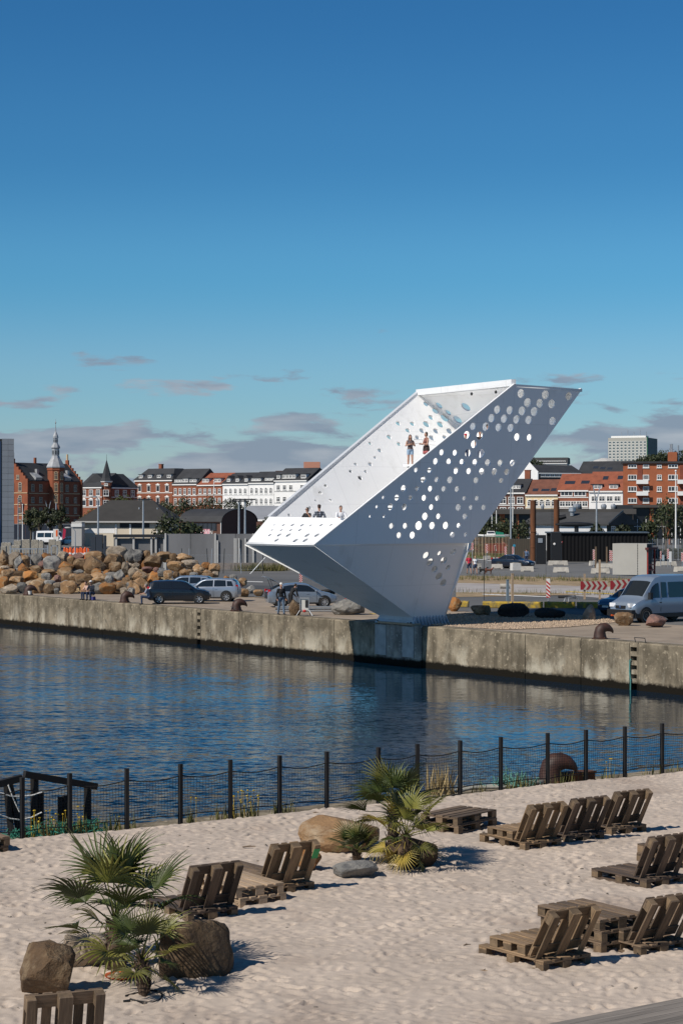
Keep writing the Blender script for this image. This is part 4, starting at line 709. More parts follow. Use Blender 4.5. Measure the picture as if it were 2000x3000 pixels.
for i, (x, y, w_, h, c) in enumerate(HPx):
    if y > 1720 and x > 560: p = gp(x, y+h/2); Y = p.y
    else: p = heap_pt(x, y); Y = p.y
    s = Y/F; dz = h*s*1.12; dx = w_*s*1.1; hy = max(dx, dz)*.85
    lb = heap_label(x, y, w_, c); sm_ = sorted(q[0] for q in HPx if heap_label(*q[:3], q[4]) == lb)
    if len(sm_) > 1: lb = lb.replace(' boulder,', ' boulder, %s,' % (('leftmost', 'right one') if len(sm_) == 2 else ('leftmost', 'middle one', 'rightmost', 'far right'))[sm_.index(x)])
    o = boulder((p.x, p.y, 0), (dx, hy, dz), c, lb, i*5+3, RN.uniform(-.4, .4)+(math.pi if i % 2 else 0), 'boulders of the rock heap'); o.location.z = max(p.z, dz*.38)
for i in range(55):                                                    # stones deep in the gaps of the heap
    x = RN.uniform(-40, 560); y = RN.uniform(1625, 1735)
    if y < 1605+max(0, x-420)*.62+25: continue
    p = heap_pt(x, y); s = RN.uniform(.6, 1.1)
    o = boulder((p.x, p.y+.7, 0), (s*1.3, s, s), RN.choice(['tan','brown','grey','tan','orange']), 'boulder wedged deep in the gaps of the rock heap', i*3+1, RN.uniform(0, 6), 'boulders in the gaps of the rock heap'); o.location.z = max(.3, p.z-.35)
m = MB(); hp = []
for i in range(15):
    x = -90+i*48
    top = 1618 if x < 420 else 1618+(x-420)*.55
    a = at(x, 1742, 142.5); a.z = -.05; b = heap_pt(x, min(1738, top+22)); b.y += 2.0; b.z -= .4; c_ = Vector((b.x, b.y+6, -.05)); hp += [a, b, c_]
tag(m.add(hp, [(i*3+j, (i+1)*3+j, (i+1)*3+j+1, i*3+j+1) for i in range(14) for j in range(2)]).build('rubble', DIRT), 'earth and rubble under the rock heap', kind='stuff')
QR = [(863,1803,38,46,'brown','upright brown boulder left of the white electrical box',3),(1021,1801,92,52,'grey','large grey lichen-covered boulder left of the tower foot',0),(1331,1791,46,40,'orange','rusty boulder right against the tower edge',4),(1407,1804,62,36,'tan','tan flat-topped boulder second from the tower',5),(1502,1810,92,42,'black','largest black boulder on the gravel edge',6),(1611,1812,84,34,'black','long black boulder right of the largest one',9),(1728,1816,42,44,'pale','upright pale boulder left of the blue car',10),(1829,1833,64,40,'tan','tan boulder below the van headlights',8),(1920,1838,64,40,'pink','pinkish boulder by the van front wheel',7)]  # the two black ones have the tower's shadow painted into their colour
for x, y, w_, h, c, lb, sd_ in QR:
    p = gp(x, y); s = p.y/F; boulder((p.x, p.y+w_*s*.3, 0), (w_*s, w_*s*.8, h*s*1.1), c, lb, sd_, RN.uniform(-.3, .3), 'boulders set along the quay road')
for x, y, w_, h, c, lb, sd_ in ((1150,1790,30,16,'black','low dark rubble heap behind the tower foot',2),(912,1752,60,14,'black','dark heap behind the silver car',1),(955,1748,50,20,'black','dark rubble beyond the silver car bonnet',6)):
    p = gp(x, y); s = p.y/F; boulder((p.x, p.y+1, 0), (w_*s, w_*s*.8, h*s*1.1), c, lb, sd_, .2)
# gravel stones
m = MB(); r = random.Random(5); gpoly = [(1216,1827),(1330,1836),(1480,1844),(1660,1837),(1810,1822),(1760,1806),(1600,1797),(1420,1797),(1300,1799)]
def in_poly(x, y, P):
    c = False; j = len(P)-1
    for i in range(len(P)):
        if (P[i][1] > y) != (P[j][1] > y) and x < (P[j][0]-P[i][0])*(y-P[i][1])/(P[j][1]-P[i][1])+P[i][0]: c = not c
        j = i
    return c
cnt = 0
while cnt < 6000:
    x, y = r.uniform(1210, 1815), r.uniform(1796, 1847)
    if not in_poly(x, y, gpoly): continue
    cnt += 1; p = gp(x, y, .012); s = r.uniform(.03, .085); q = [Vector((r.uniform(.7,1.3)*s,0,0)), Vector((0,r.uniform(.7,1.3)*s,0)), Vector((0,0,s*r.uniform(.5,1)))]
    m.add([p+q[0], p+q[1], p-q[0], p-q[1], p+q[2]], [(0,1,4),(1,2,4),(2,3,4),(3,0,4)])
tag(m.build('gravel', mat('gravel_stones', (.36,.27,.19), .9, var=.5, scale=6)), 'loose tan gravel spread beside the tower foot', 'gravel', kind='stuff')
# ---------------------------------------------------------------- weeds as stuff
def weeds(name, px, n, hmin, hmax, mt, label, z=0, spread=.25):
    m = MB(); r = random.Random(len(px)*17+n)
    for i in range(n):
        x, y = r.choice(px); p = gp(x, y, z)+Vector((r.gauss(0, spread), r.gauss(0, spread), 0)); h = r.uniform(hmin, hmax); a = r.uniform(0, 6.28); b = Vector((math.cos(a), math.sin(a), 0)); w_ = h*.05; lean = b*h*r.uniform(.1, .5)
        m.add([p-b.cross(up)*w_, p+b.cross(up)*w_, p+lean+up*h], [(0,1,2)])
    return tag(m.build(name, mt), label, 'weeds', kind='stuff')
GRASS = mat('weed_green', (.07,.085,.02), .8, col2=(.16,.13,.04), scale=.8); DRYG = mat('dry_grass', (.33,.25,.12), .9)
weeds('weeds', [(1340+i*13, 1692+i*.25+RN.uniform(-3,7)) for i in range(52)], 1700, .12, .5, GRASS, 'weeds on the dirt strip between the roads', spread=.35)
weeds('weeds', [(1340+i*14, 1740+RN.uniform(-6,4)) for i in range(34)], 350, .1, .4, GRASS, 'sparse weeds on the pale paving', spread=.3)
weeds('weeds', [(x, 1672) for x in (712,745,760,778,800,815)], 900, .3, .9, GRASS, 'shrubby weeds at the foot of the grey wall', spread=.45)
weeds('weeds', [(1362+i*10, 1628+RN.uniform(-6,6)) for i in range(20)], 900, .2, .5, GRASS, 'long grass on the verge before the brown container', spread=.8)
RB = thing('rose_bush', gp(1440, 1618), 0, 'pink flowering rose hedge behind the striped marker posts', 'hedge')
lm, _ = leaf_cloud(3, 1500, 1.0, .6, .6, .12, 20); lm.v = [(a*3.4, b*1.0, c) for a, b, c in lm.v]; lm.build('foliage', LEAF, RB)
fm_, _ = leaf_cloud(4, 420, 1.05, .62, .62, .09, 20); fm_.v = [(a*3.4, b*1.0-.15, c) for a, b, c in fm_.v]; fm_.build('flower', mat('pink_flowers', (.55,.22,.20), .8), RB)
# ---------------------------------------------------------------- walls, yard and street furniture on the far quay
Yw = 198.; zw = lambda y: zpx(y, Yw); p, d, l = fac(486, 880, Yw, 0)
t = thing('concrete_wall', p, 0, 'tall dark grey concrete panel wall behind the boulders', 'wall'); xs_ = lambda x: (x-486)/394*l
ed = [486,558,631,690,742,800,880]
for a, b in zip(ed[:-1], ed[1:]): MB().box((xs_((a+b)/2), .1, zw(1564)/2), (xs_(b)-xs_(a)-.04, .2, zw(1564))).build('panel', CONCD, t)
for x, yt in ((485.5,1562),(631,1562),(637.5,1583),(688,1577),(692,1577),(700,1577),(719,1577),(742,1563),(870,1563)): MB().box((xs_(x), -.09, zw(yt)/2), (.17, .16, zw(yt))).build('steel_post', GREYWALL, t)
MB().box((xs_(752), -.1, .35), (8, .3, .7)).build('plinth', mat('plinth', (.2,.17,.15), .9, var=.2), t)
p, d, l = fac(333, 485, 205, 0); t = thing('gantry_wall', p, 0, 'grey wall with steel frame and dark opening beside the boulders', 'wall'); zq = lambda y: zpx(y, 205)
MB().box((l/2, .3, zq(1577)/2), (l, .2, zq(1577))).build('panel', CONCD, t); MB().box((l/2, 0, zq(1570)), (l, .5, .32)).build('top_beam', DKSTEEL, t); MB().box((l*.63, .17, .9), (1.0, .1, 1.8)).build('opening', BLKPL, t)
for x in (341, 392, 444, 457, 482): MB().box(((x-333)/152*l, -.02, zq(1575)/2), (.2, .2, zq(1575))).build('steel_post', GREYWALL, t)
t = thing('cabinet', gp(288, 1668), 0, 'dark blue-grey twin cabinets behind the boulders', 'cabinet'); s = 198/F
for x, w_, h in ((-14,16,3.3),(4,20,3.5),(20,8,3.4)): MB().box((x*s, 0, h/2), (w_*s-.04, .8, h)).build('door', mat('cabinet_%d' % w_, (.03,.037,.05), .5), t)
# mesh site fence behind the boulders
p, d, l = fac(-20, 770, 186, 0); t = thing('site_fence', p, 0, 'thin wire site fence with leaning posts behind the rock heap', 'fence'); m = MB()
for i, x in enumerate((0,46,110,165,212,255,305,350,410,470,535,555,610,618,654,707,770)): le = RN.uniform(-.15, .15); MB().tube(((x+20)/790*l, 0, 0), ((x+20)/790*l+le, 0, 2.35), .035, n=6).build('post', STEEL if i % 2 else DKSTEEL, t)
m.tube((0,0,1.75), (l,0,1.75), .008, n=4).tube((0,0,.4), (l,0,.4), .008, n=4)
for i in range(260): m.tube((l*i/260,0,.3), (l*i/260,0,1.75), .0035, n=3)
m.build('wire', STEEL, t)
MB().tube(at(708,1690,186)-p-Vector((0,0,.6)), at(777,1633,186)-p, .035, n=6).build('brace', STEEL, t)
t = thing('barrier_gate', gp(86, 1680, 0), 0, 'galvanised barred gate panel at the left end of the rock heap', 'gate'); m = MB()
for i in range(13): MB().tube((-1.7+i*.285, 0, .1), (-1.7+i*.285, 0, 2.25), .035, n=6).build('bar', STEEL, t)
MB().box((0,0,2.3), (3.6,.08,.1)).build('rail', STEEL, t); MB().box((0,0,.15), (3.6,.08,.1)).build('rail', STEEL, t)
for x in (-1.75, 1.75): MB().box((x,0,1.3), (.12,.12,2.6)).build('post', STEEL, t)
t = thing('gate_frame', gp(160, 1678), 0, 'narrow galvanised door frame in the site fence', 'gate')
for x in (-.28, .28): MB().box((x,0,1.3), (.1,.1,2.6)).build('post', STEEL, t)
MB().box((0,0,2.55), (.66,.1,.1)).build('lintel', STEEL, t)
STP = mat('stone_load', (.30,.27,.22), .9, var=.4, scale=8); r = random.Random(2)
for i, (x, y, w_, h, lb) in enumerate(((53,1592,22,16,'by the grey office block'),(78,1589,24,16,'second from the office block'),(104,1590,22,16,'in front of the white van rear'),(122,1592,14,13,'beneath the white van window'),(154,1590,20,18,'below the white van bonnet'),(172,1592,16,14,'right of the van bonnet'),(20,1597,30,14,'at the left edge before the office block'),(48,1604,26,12,'lower one left of the barred gate'),(12,1606,16,10,'lowest at the left edge'))):
    Y = 250-y*0+(1600-y)*2; t = thing('stone_pallet', at(x, 1500, Y), 0, 'wrapped pallet load of paving stone '+lb, 'pallet load', 'pallet loads in the yard'); t.location.z = 0; s = Y/F; zt = zpx(y-h/2, Y); zb2 = max(.15, zpx(y+h/2, Y)-.6)
    MB().box((0,0,zt/2), (w_*s*.96, .9, max(.5, zt-.04)), taper=.97).build('load', STP, t)
    MB().box((0,0,.07), (w_*s, 1, .14)).build('pallet', WDGREY, t)
    for k in range(3): MB().box((-w_*s*.3+w_*s*.3*k, 0, zt-.02), (w_*s*.25, .7, .12)).build('top_stone', CONC, t)
for i in range(15):
    x = 190+i*5+(i % 2)*1.5; y = 1616-(i % 3)*4; Y = 228; q = at(x, 1500, Y); q.z = 0; t = thing('orange_drum', q, 0, 'orange plastic drum in the row behind the wire fence', 'drum', 'orange drums behind the wire fence')
    zt = zpx(1603+(i % 3)*2, Y); MB().lathe([(.12,.02),(.16,.1),(.15,zt*.5),(.11,zt*.95),(.05,zt)], 8).build('body', ORANGE, t); MB().lathe([(.165,zt*.55),(.165,zt*.65)], 8).build('band', SWHITE, t)
# lamp masts and flagpoles
def mast(x, Y, ytop, r0, label, head=None, mt=STEEL, name='lamp_mast', arms=0):
    q = at(x, 1500, Y); q.z = 0; t = thing(name, q, 0, label, name.replace('_', ' ')); zt = zpx(ytop, Y); MB().path([(0,0,0),(0,0,zt*.5),(0,0,zt)], [r0, r0*.85, r0*.6], 8).build('pole', mt, t)
    if head == 'T': MB().box((0,0,zt), (r0*16,.3,.15)).build('lamp_head', DKSTEEL, t)
    if head == 'C': MB().path([(0,0,zt),(-.25,0,zt+.35),(-.7,0,zt+.4)], r0*.6, 6).build('arm', mt, t); MB().ell((-.8,0,zt+.36), (.35,.16,.1)).build('lamp_head', GREYWALL, t)
    if head == 'V':
        for sg in (-1, 1): MB().path([(0,0,zt),(sg*.5,0,zt+2.2)], r0*.45, 6).build('arm', mt, t); MB().box((sg*.55,-.1,zt+2.25), (.5,.25,.12)).build('lamp_head', DKSTEEL, t)
    if head == 'ball': MB().ell((0,0,zt+.1), (.14,.14,.14)).build('finial', mt, t)
    return t
for x, Y, yt, r0, hd, lb in ((288,250,1463,.14,'C','tall grey lamp mast left of the hipped roof'),(420,250,1463,.15,'T','tall grey lamp mast before the hipped roof'),(165,380,1474,.18,None,'grey mast before the customs house tower'),(142,382,1502,.14,'V','forked lamp mast left of the customs tower'),(700,230,1468,.15,'T','left of two tall lamp masts before the barrel roof'),(718,230,1463,.15,'T','right of two tall lamp masts before the barrel roof'),(221,215,1556,.08,'C','small lamp post behind the orange drums'),(1495,262,1412,.13,None,'tall grey mast left of the rusty piles'),(1746,258,1470,.16,'V','forked lamp mast before the white shed'),(98,390,1548,.12,'T','thin street lamp before the hoarding')):
    mast(x, Y, yt, r0, lb, hd)
for x, Y, yt, lb, mt in ((1978,255,1382,'white flagpole by the big trees at the right',WWHITE),(67,400,1480,'white flagpole left of the customs house',WWHITE),(54,402,1462,'flagpole with rolled orange and black flag',STEEL),(627,395,1410,'white flagpole before the white arched houses',WWHITE)):
    t = mast(x, Y, yt, .11, lb, 'ball', mt, 'flagpole')
    if x == 54: MB().path([(.35,0,17.5*.0+zpx(1465,402)-.5),(.9,0,zpx(1478,402)),(.8,.1,zpx(1500,402))], [.2,.45,.3], 6).build('flag', mat('flag_cloth', (.25,.07,.03), .8, col2=(.03,.03,.04), scale=1), t)
for x, yt, lb in ((1453,1495,'short white sail mast beside the tower edge'),(1501,1425,'white sail mast right of the tall grey mast'),(1440,1500,'thin sail mast close to the tower edge')): mast(x, 300, yt, .09, lb, None, WWHITE, 'sail_mast')
# green light and kiosk bits
t = thing('kiosk_sign', at(165, 1500, 345), 0, 'white advertising pillar behind the white van', 'sign'); t.location.z = 0; MB().box((0,0,zpx(1550,345)/2), (.9,.5,zpx(1550,345))).build('panel', SWHITE, t); MB().box((.15,-.27,zpx(1562,345)), (.3,.04,1.1)).build('print', ORANGE, t)
t = thing('beach_flag', at(183, 1500, 350), 0, 'narrow crimson beach flag right of the white van', 'flag'); t.location.z = 0; MB().tube((0,0,0), (0,0,zpx(1548,350)), .03, n=6).build('pole', STEEL, t); MB().slab([(0,0,.9),(.5,0,1.2),(.65,0,zpx(1552,350)),(.2,0,zpx(1547,350))], (0,.03,0)).build('cloth', mat('crimson_cloth', (.40,.01,.05), .7), t)
# right hand yard: piles, containers, barriers, signs
for x, yt, yb, sd_, lb in ((1560.5,1465,1645,0,'left of two tall rusty steel piles'),(1629,1463,1643,1,'right of two tall rusty steel piles, with ladder')):
    q = gp(1560.5 if sd_ == 0 else 1629, yb); t = thing('steel_pile', q, 0, lb, 'pile', 'rusty steel piles'); r_ = .34; zt = zpx(yt, q.y)
    m = MB().lathe([(r_,-.2),(r_,zt-.05),(r_*.93,zt),(r_*.9,zt-.6)], 18); m.build('shaft', RUST, t, smooth=False)
    for z in (1.6, 3.4): MB().lathe([(r_+.03,z),(r_+.05,z+.05),(r_+.03,z+.12)], 18).build('collar', RUST, t)
    if sd_:
        for z in np.arange(.6, zt-.3, .35): MB().box((-r_-.12,-.1,z), (.3,.03,.03)).build('rung', DKSTEEL, t)
        MB().box((-r_-.22,-.1,zt/2), (.04,.04,zt-.6)).build('ladder_rail', DKSTEEL, t)
        MB().tube((.3,0,zt-2.2), (1.1,0,zt-2.0), .3, .25).build('side_bracket', BLKPL, t)
p, d, l = fac(1600, 1896, 232, 5); t = thing('black_shed', p, -rad(5), 'long black corrugated shed behind the road barriers', 'shed'); zt = zpx(1562, 230)
m = MB(); n = 110; pts = [(l*i/n, -.06*(i % 4 in (1, 2)), 0) for i in range(n+1)]
m.slab(pts+[(l, .5, 0), (0, .5, 0)], (0, 0, zt)); m.build('corrugated_wall', mat('black_cladding', (.005,.005,.006), .8, spec=.2), t); MB().box((l/2, 2.4, zt+.06), (l+.3, 5.4, .12)).build('roof', mat('shed_roof', (.08,.10,.12), .4), t); MB().box((l/2, 2.6, zt/2), (l-.2, 4, zt-.1)).build('core', BLKPL, t)
MB().ell((l*.28,1.5,zt+1.0), (2.3,.55,.28), 14).build('tank', BLKPL, t); MB().tube((l*.3,1.5,zt),(l*.3,1.5,zt+.8), .25).build('tank_leg', BLKPL, t)
p, d, l = fac(1492, 1556, 246, 0); t = thing('brown_container', p, 0, 'olive brown container left of the rusty piles', 'container'); zt = zpx(1579, 246); m = MB()
for i in range(24): MB().box((l*(i+.5)/24, -.02*(i % 2), zt/2), (l/24, .1, zt)).build('rib', mat('olive_brown', (.075,.062,.045), .8, var=.1) if i == 0 else MT['olive_brown'], t)
MB().box((l/2, 1.3, zt/2), (l, 2.4, zt-.02)).build('body', MT['olive_brown'], t)
t = thing('meter_cabinet', gp(1583, 1652), 0, 'black machine cabinet between the two rusty piles', 'cabinet'); MB().box((0,0,1.6), (1.1,.8,3.2)).build('body', BLKPL, t); MB().box((-.1,-.42,2.6), (.5,.1,.5)).build('grey_box', STEEL, t); MB().box((1.7,.3,1.7), (1.1,.8,3.6)).build('lamp_housing', BLKPL, t); MB().ell((1.5,-.15,2.2), (.14,.06,.14)).build('lamp', SWHITE, t)
# pale container with a red framed open end
p, d, l = fac(1793, 1894, 180, 28); t = thing('pale_container', p, -rad(28), 'pale grey steel container with a red framed end behind the van', 'container'); zt = zpx(1593, 178)
CW = mat('pale_steel', (.37,.355,.32), .7, var=.06, scale=.8)
for a, b in ((0,.73),(.735,1.)): MB().box((l*(a+b)/2, 0, zt/2+.05), (l*(b-a)-.03, .1, zt-.1)).build('side_panel', CW, t)
for i in range(12): MB().box((l*.7325, -.06, .2+i*.23), (.05,.04,.1)).build('rivet_plate', DKSTEEL, t)
MB().box((l/2, 1.2, zt-.03), (l, 2.3, .05)).build('top', CW, t)
RS = mat('red_frame', (.30,.03,.02), .6, var=.2)
for yy in (.05, 1.95): MB().box((l+.03, yy, zt/2-.25), (.12,.12,zt-.5)).build('frame_post', RS, t)
for z in (.55, 1.0, 2.45): MB().box((l+.03, 1.0, z), (.1,1.9,.1)).build('frame_rail', RS, t)
MB().box((l+.05, 1.0, zt-.45), (.3,2.5,.2)).build('frame_head', mat('dark_red', (.08,.012,.01), .7), t)
for sg in (0, 1): MB().beam((l+.04, .2 if sg else 1.8, .1), (l+.04, 1.0, .9), .06).build('brace', RS, t)
MB().box((l-.3, 1.1, zt/2), (.05,1.9,zt-.2)).build('slat_door', DKSTEEL, t)
for i in range(7): MB().box((l-.25, .25+i*.27, zt/2), (.05,.12,zt-.3)).build('slat', mat('grey_slat', (.10,.10,.105), .6) if i == 0 else MT['grey_slat'], t)
# road barriers, blocks and kerbs
def barrier(x, y, w_, label, rz=0., group='concrete road barriers'):
    q = gp(x, y); t = thing('concrete_barrier', q, rz, label, 'barrier', group); L_ = w_*q.y/F; h = .5
    pr = [(-.25,0),(.25,0),(.22,.12),(.12,.5),(-.12,.5),(-.22,.12)]; m = MB()
    xs = [(-L_/2,1),(-L_/2+.001,1),(-L_*.28,1),(-L_*.27,0),(L_*.27,0),(L_*.28,1),(L_/2-.001,1),(L_/2,1)]; R = []
    for xx, dn in xs: R.append([(xx*(1 if z < .3 else .94), yy, (z if dn else max(z, .10))) for yy, z in pr])
    m.rings(R).build('body', CONC, t)
    for sx in (-.6, .6): MB().box((sx*L_/2*.9, 0, .5), (.08,.05,.05)).build('lifting_eye', RUST, t)
    return t
for x, y, w_, lb, rz in ((1455,1667,32,'barrier left of the dark saloon bonnet',.1),(1543,1674,38,'barrier right of the white block',-.1),(1642,1677,45,'barrier alone on the road below the piles',0),(1633,1656,58,'barrier at the foot of the right rusty pile',0),(1757,1680,54,'barrier below the post pair left of the pale container',0),(1770,1665,52,'barrier behind the post pair',.05),(1425,1640,20,'barrier far back behind the couple',.3),(1451,1645,16,'short barrier behind the saloon roof',.3),(1402,1664,12,'barrier end behind the walking couple',.4),(1995,1675,46,'barrier at the right edge beyond the van roof',-.05),(1950,1658,60,'long barrier behind the white sign at right',.05),(1735,1657,20,'barrier end close to the black shed',.3)): barrier(x, y, w_, 'concrete '+lb, rz)
t = thing('concrete_block', gp(1509, 1671), .25, 'white square concrete block in front of the dark saloon', 'block'); MB().box((0,0,.36), (.85,.85,.72), taper=.97).build('body', mat('pale_block', (.58,.56,.52), .85, var=.1), t); MB().box((0,0,.74), (.5,.5,.05)).build('cap', CONC, t)
for i, (xa, xb, y, lb) in enumerate(((1318,1373,1777,'short yellow kerb block beside the tower edge'),(1412,1500,1779,'yellow kerb block left of the wooden post'),(1501,1590,1780,'dirty yellow kerb block behind the black boulder'),(1592,1685,1780,'yellow kerb block with the metal chair frame'),(1687,1795,1781,'worn yellow kerb block left of the van'))):
    a, b = gp(xa, y), gp(xb, y+.6); mid = (a+b)/2; ang = math.atan2(b.y-a.y, b.x-a.x); t = thing('kerb_block', mid, ang, lb, 'kerb', 'yellow kerb blocks'); L_ = (b-a).length-.05
    m = MB(); R = []
    n = 8
    for k in range(n+1):
        xx = -L_/2+L_*k/n; j = .015*noise.noise(Vector((xx*3, i, 0))); R.append([(xx,-.2,0),(xx,-.2,.27+j),(xx,-.13,.36+j),(xx,.13,.36),(xx,.2,.27),(xx,.2,0)])
    m.rings(R).build('body', YELL, t)
    for k in (-.35, .35): MB().box((L_*k, 0, .355), (.12,.12,.04)).build('socket', CONCD, t)
def striped(x, yb, yt, w_, label, board=None, lean=1, h0=None, group='striped marker posts'):
    """red and white striped marker board on a dark post"""
    q = gp(x, yb); s = q.y/F; t = thing('marker_post', q, 0, label, 'marker post', group); zt = zpx(yt, q.y); bb = zpx(board or yb-8, q.y); W_ = w_*s; Hh = zt-bb
    MB().tube((0,.03,0), (0,.03,zt-.02), .035, n=6).build('post', STEEL, t); MB().box((0,0,(zt+bb)/2), (W_,.03,Hh)).build('board', SWHITE, t)
    n = 5; sh = Hh/n
    for k in range(n):                                                  # slanted red bands cut to the board
        z0_ = bb+k*sh; pts = [(-W_/2,z0_),(W_/2,z0_+lean*W_*.9),(W_/2,z0_+lean*W_*.9+sh*.52),(-W_/2,z0_+sh*.52)]; pts = [(a, min(max(b, bb), zt)) for a, b in pts]
        if pts[2][1]-pts[1][1] > .005 or pts[3][1]-pts[0][1] > .005: MB().slab([(a, -.018, b) for a, b in (pts if lean > 0 else pts)], (0,-.006,0)).build('stripe', RED, t)
    return t
for a in ((1604.5,1760,1695,11,'red and white marker board at the yellow kerb',1751,-1),(1383,1668,1590,6,'striped marker post just right of the tower edge',1612,1),(1425,1650,1594,6,'striped marker post second from the tower',1619,1),(1450,1655,1598,6.5,'striped marker post on a tall stand before the roses',1614,1),(1480,1650,1602,6.5,'striped marker post above the dark saloon roof',1627,1),(1502,1650,1602,6.5,'striped marker post before the brown container',1624,1),(1738,1662,1610,6,'striped marker post before the black shed',1641,1),(1786,1664,1612,5,'left of the striped pair beside the pale container',1644,1),(1790.5,1664,1613,4,'right of the striped pair beside the pale container',1644,1),(1934,1660,1614,4,'striped post right of the red frame',1638,1),(1955,1662,1608,6,'striped post with white panel at right',1638,1),(1997,1668,1618,7,'striped marker board cut by the right edge',1645,1),(881,1704,1680,9,'dark striped marker behind the open car boot',1709,1)): striped(a[0], a[1], a[2], a[3], a[4], a[5], a[6])
t = thing('white_sign', gp(1962, 1664), .15, 'blank white sign board beside the striped post at right', 'sign'); MB().box((0,0,1.15), (.26,.04,1.1)).build('board', WWHITE, t); MB().tube((0,.04,0),(0,.04,.7), .03, n=6).build('post', STEEL, t)
t = thing('grey_sign', gp(1941, 1662), 0, 'small pale blue-grey sign right of the red framed end', 'sign'); MB().box((0,0,1.0), (.24,.04,.6)).build('board', mat('sign_grey', (.35,.42,.46), .6), t); MB().tube((.1,.04,0),(.1,.04,.8), .02, n=6).build('post', STEEL, t)
t = thing('yield_sign', gp(1642, 1652), 0, 'small triangular give way sign beside the right rusty pile', 'sign'); MB().tube((0,0,0),(0,0,2.3), .04, n=6).build('post', STEEL, t); b_ = MB().slab([(-.2,-.05,2.5),(.2,-.05,2.5),(0,-.05,2.15)], (0,.03,0)).build('border', RED, t); MB().slab([(-.11,-.055,2.45),(.11,-.055,2.45),(0,-.055,2.26)], (0,-.01,0)).build('face', SWHITE, b_)
t = thing('blue_sign', gp(1505, 1655), 0, 'small round blue sign on the container corner post', 'sign'); MB().tube((0,0,0),(0,0,2.0), .035, n=6).build('post', STEEL, t); MB().lathe([(.02,0),(.15,.01),(.15,.03),(.02,.04)], 14).build('disc', mat('sign_blue', (.03,.25,.38), .5), t).rotation_euler = (rad(90),0,0); LAST[0].location = (0,-.06,2.1)
# chevron boards
for x0_, x1_, yt, yb, lb, dy in ((1699,1778,1703,1728,'red and grey chevron board left of the van',0),(1786,1868,1699,1725,'tilted red and grey chevron board partly behind the van',5)):
    Y = 131.; a = at(x0_, yb+(dy if dy else 0)*.6, Y); b = at(x1_, yb-dy, Y); t = thing('chevron_board', Vector((a.x, Y, 0)), 0, lb, 'road sign', 'chevron boards'); L_ = b.x-a.x; h = (yb-yt)*Y/F; z0_ = a.z; sl = (b.z-a.z)/L_
    MB().slab([(0,0,z0_),(L_,0,z0_+sl*L_),(L_,0,z0_+sl*L_+h),(0,0,z0_+h)], (0,.04,0)).build('board', mat('chevron_grey', (.36,.34,.29), .7) if not dy else MT['chevron_grey'], t)
    n = 5; cw = L_/n
    CR = mat('chevron_red', (.24,.014,.018), .6) if not dy else MT['chevron_red']
    for k in range(n):
        x = k*cw
        P = [(x,0),(x+cw*.45,0),(x+cw*.98,.5),(x+cw*.45,1),(x,1),(x+cw*.5,.5)] if k else [(0,0),(cw*.45,0),(cw*.98,.5),(cw*.45,1),(0,1),(cw*.0,.5)]
        MB().slab([(a_, -.012, z0_+sl*a_+h*f_) for a_, f_ in P], (0,.008,0)).build('chevron', CR, t)
    for fx, yt2 in (((.16,1681),(.72,1640)) if not dy else ((.22,1700),)): MB().box((L_*fx, .12, zpx(yt2, Y)/2), (.13,.1,zpx(yt2, Y))).build('post', WDPALE, t)
    if dy: pass
for x, yb, yt, w_, mt, lb in ((1500,1763,1681,.14,WDPALE,'wooden post behind the black boulder'),(1486,1760,1699,.16,mat('blue_grey_pipe', (.16,.21,.25), .5),'blue-grey pipe post left of the wooden post'),(1417,1758,1545,.035,DKSTEEL,'thin dark rod standing beside the yellow kerb'),(1450,1656,1600,.12,WDGREY,'grey stake in a barrier left of the saloon'),(1533,1660,1617,.14,WDGREY,'grey stake in front of the saloon bonnet'),(1744,1665,1602,.16,WDGREY,'grey stake right of the striped post at the black shed'),(1776,1650,1602,.14,WDGREY,'grey stake before the black shed wall'),(1598,1690,1560,.02,DKSTEEL,'thin guy rod between the piles')):
    q = gp(x, yb); h = zpx(yt, q.y); t = thing('post', q, .2, lb, 'post'); MB().box((0,0,h/2), (w_,w_,h), taper=.94).build('shaft', mt, t); MB().box((0,0,h+.01), (w_*1.15,w_*1.15,.03)).build('cap', mt, t)
def pipe(x, y, L_, r_, lb, rz=0, mt=CONC):
    q = gp(x, y); t = thing('pipe_section', q, rz, lb, 'pipe'); m = MB(); n = 16; R = []
    for xx, rr in ((-L_/2,r_*.8),(-L_/2,r_),(L_/2,r_),(L_/2,r_*.8),(-L_/2,r_*.8)): R.append([(xx, rr*math.cos(2*math.pi*k/n), r_+rr*math.sin(2*math.pi*k/n)) for k in range(n)])
    m.rings(R, caps=False).build('wall', mt, t); MB().lathe([(r_+.02,-.06),(r_+.03,0),(r_+.02,.06)], n).build('collar', mt, t).rotation_euler = (0, rad(90), 0); LAST[0].location = (L_/2-.1, 0, r_)
pipe(1458, 1778, .85, .14, 'pale concrete pipe section lying by the black boulder'); pipe(1478, 1724, .75, .18, 'concrete pipe section lying on the paving'); pipe(1660, 1752, 1.2, .08, 'dark pipe lying beside the chair frame', 0, DKSTEEL)
t = thing('chair_frame', gp(1672, 1764), .2, 'overturned metal chair frame behind the yellow kerb', 'chair'); MB().path([(-.5,0,.0),(-.4,0,.28),(.25,.1,.36),(.3,.2,.02)], .015, 5).build('leg', STEEL, t); MB().path([(-.3,-.3,.0),(-.25,-.25,.3),(.35,-.2,.35),(.5,-.2,0)], .015, 5).build('leg', STEEL, t)
for k in range(5): MB().path([(-.2+k*.1,-.25,.31),(-.2+k*.1,.05,.33)], .01, 4).build('slat', STEEL, t)
def gq(x, y, k=.5):                                                      # same, kept at least k inside the quay edge
    p = gp(x, y); v = p.dot(VV); return p+VV*max(0, V0+k-v)
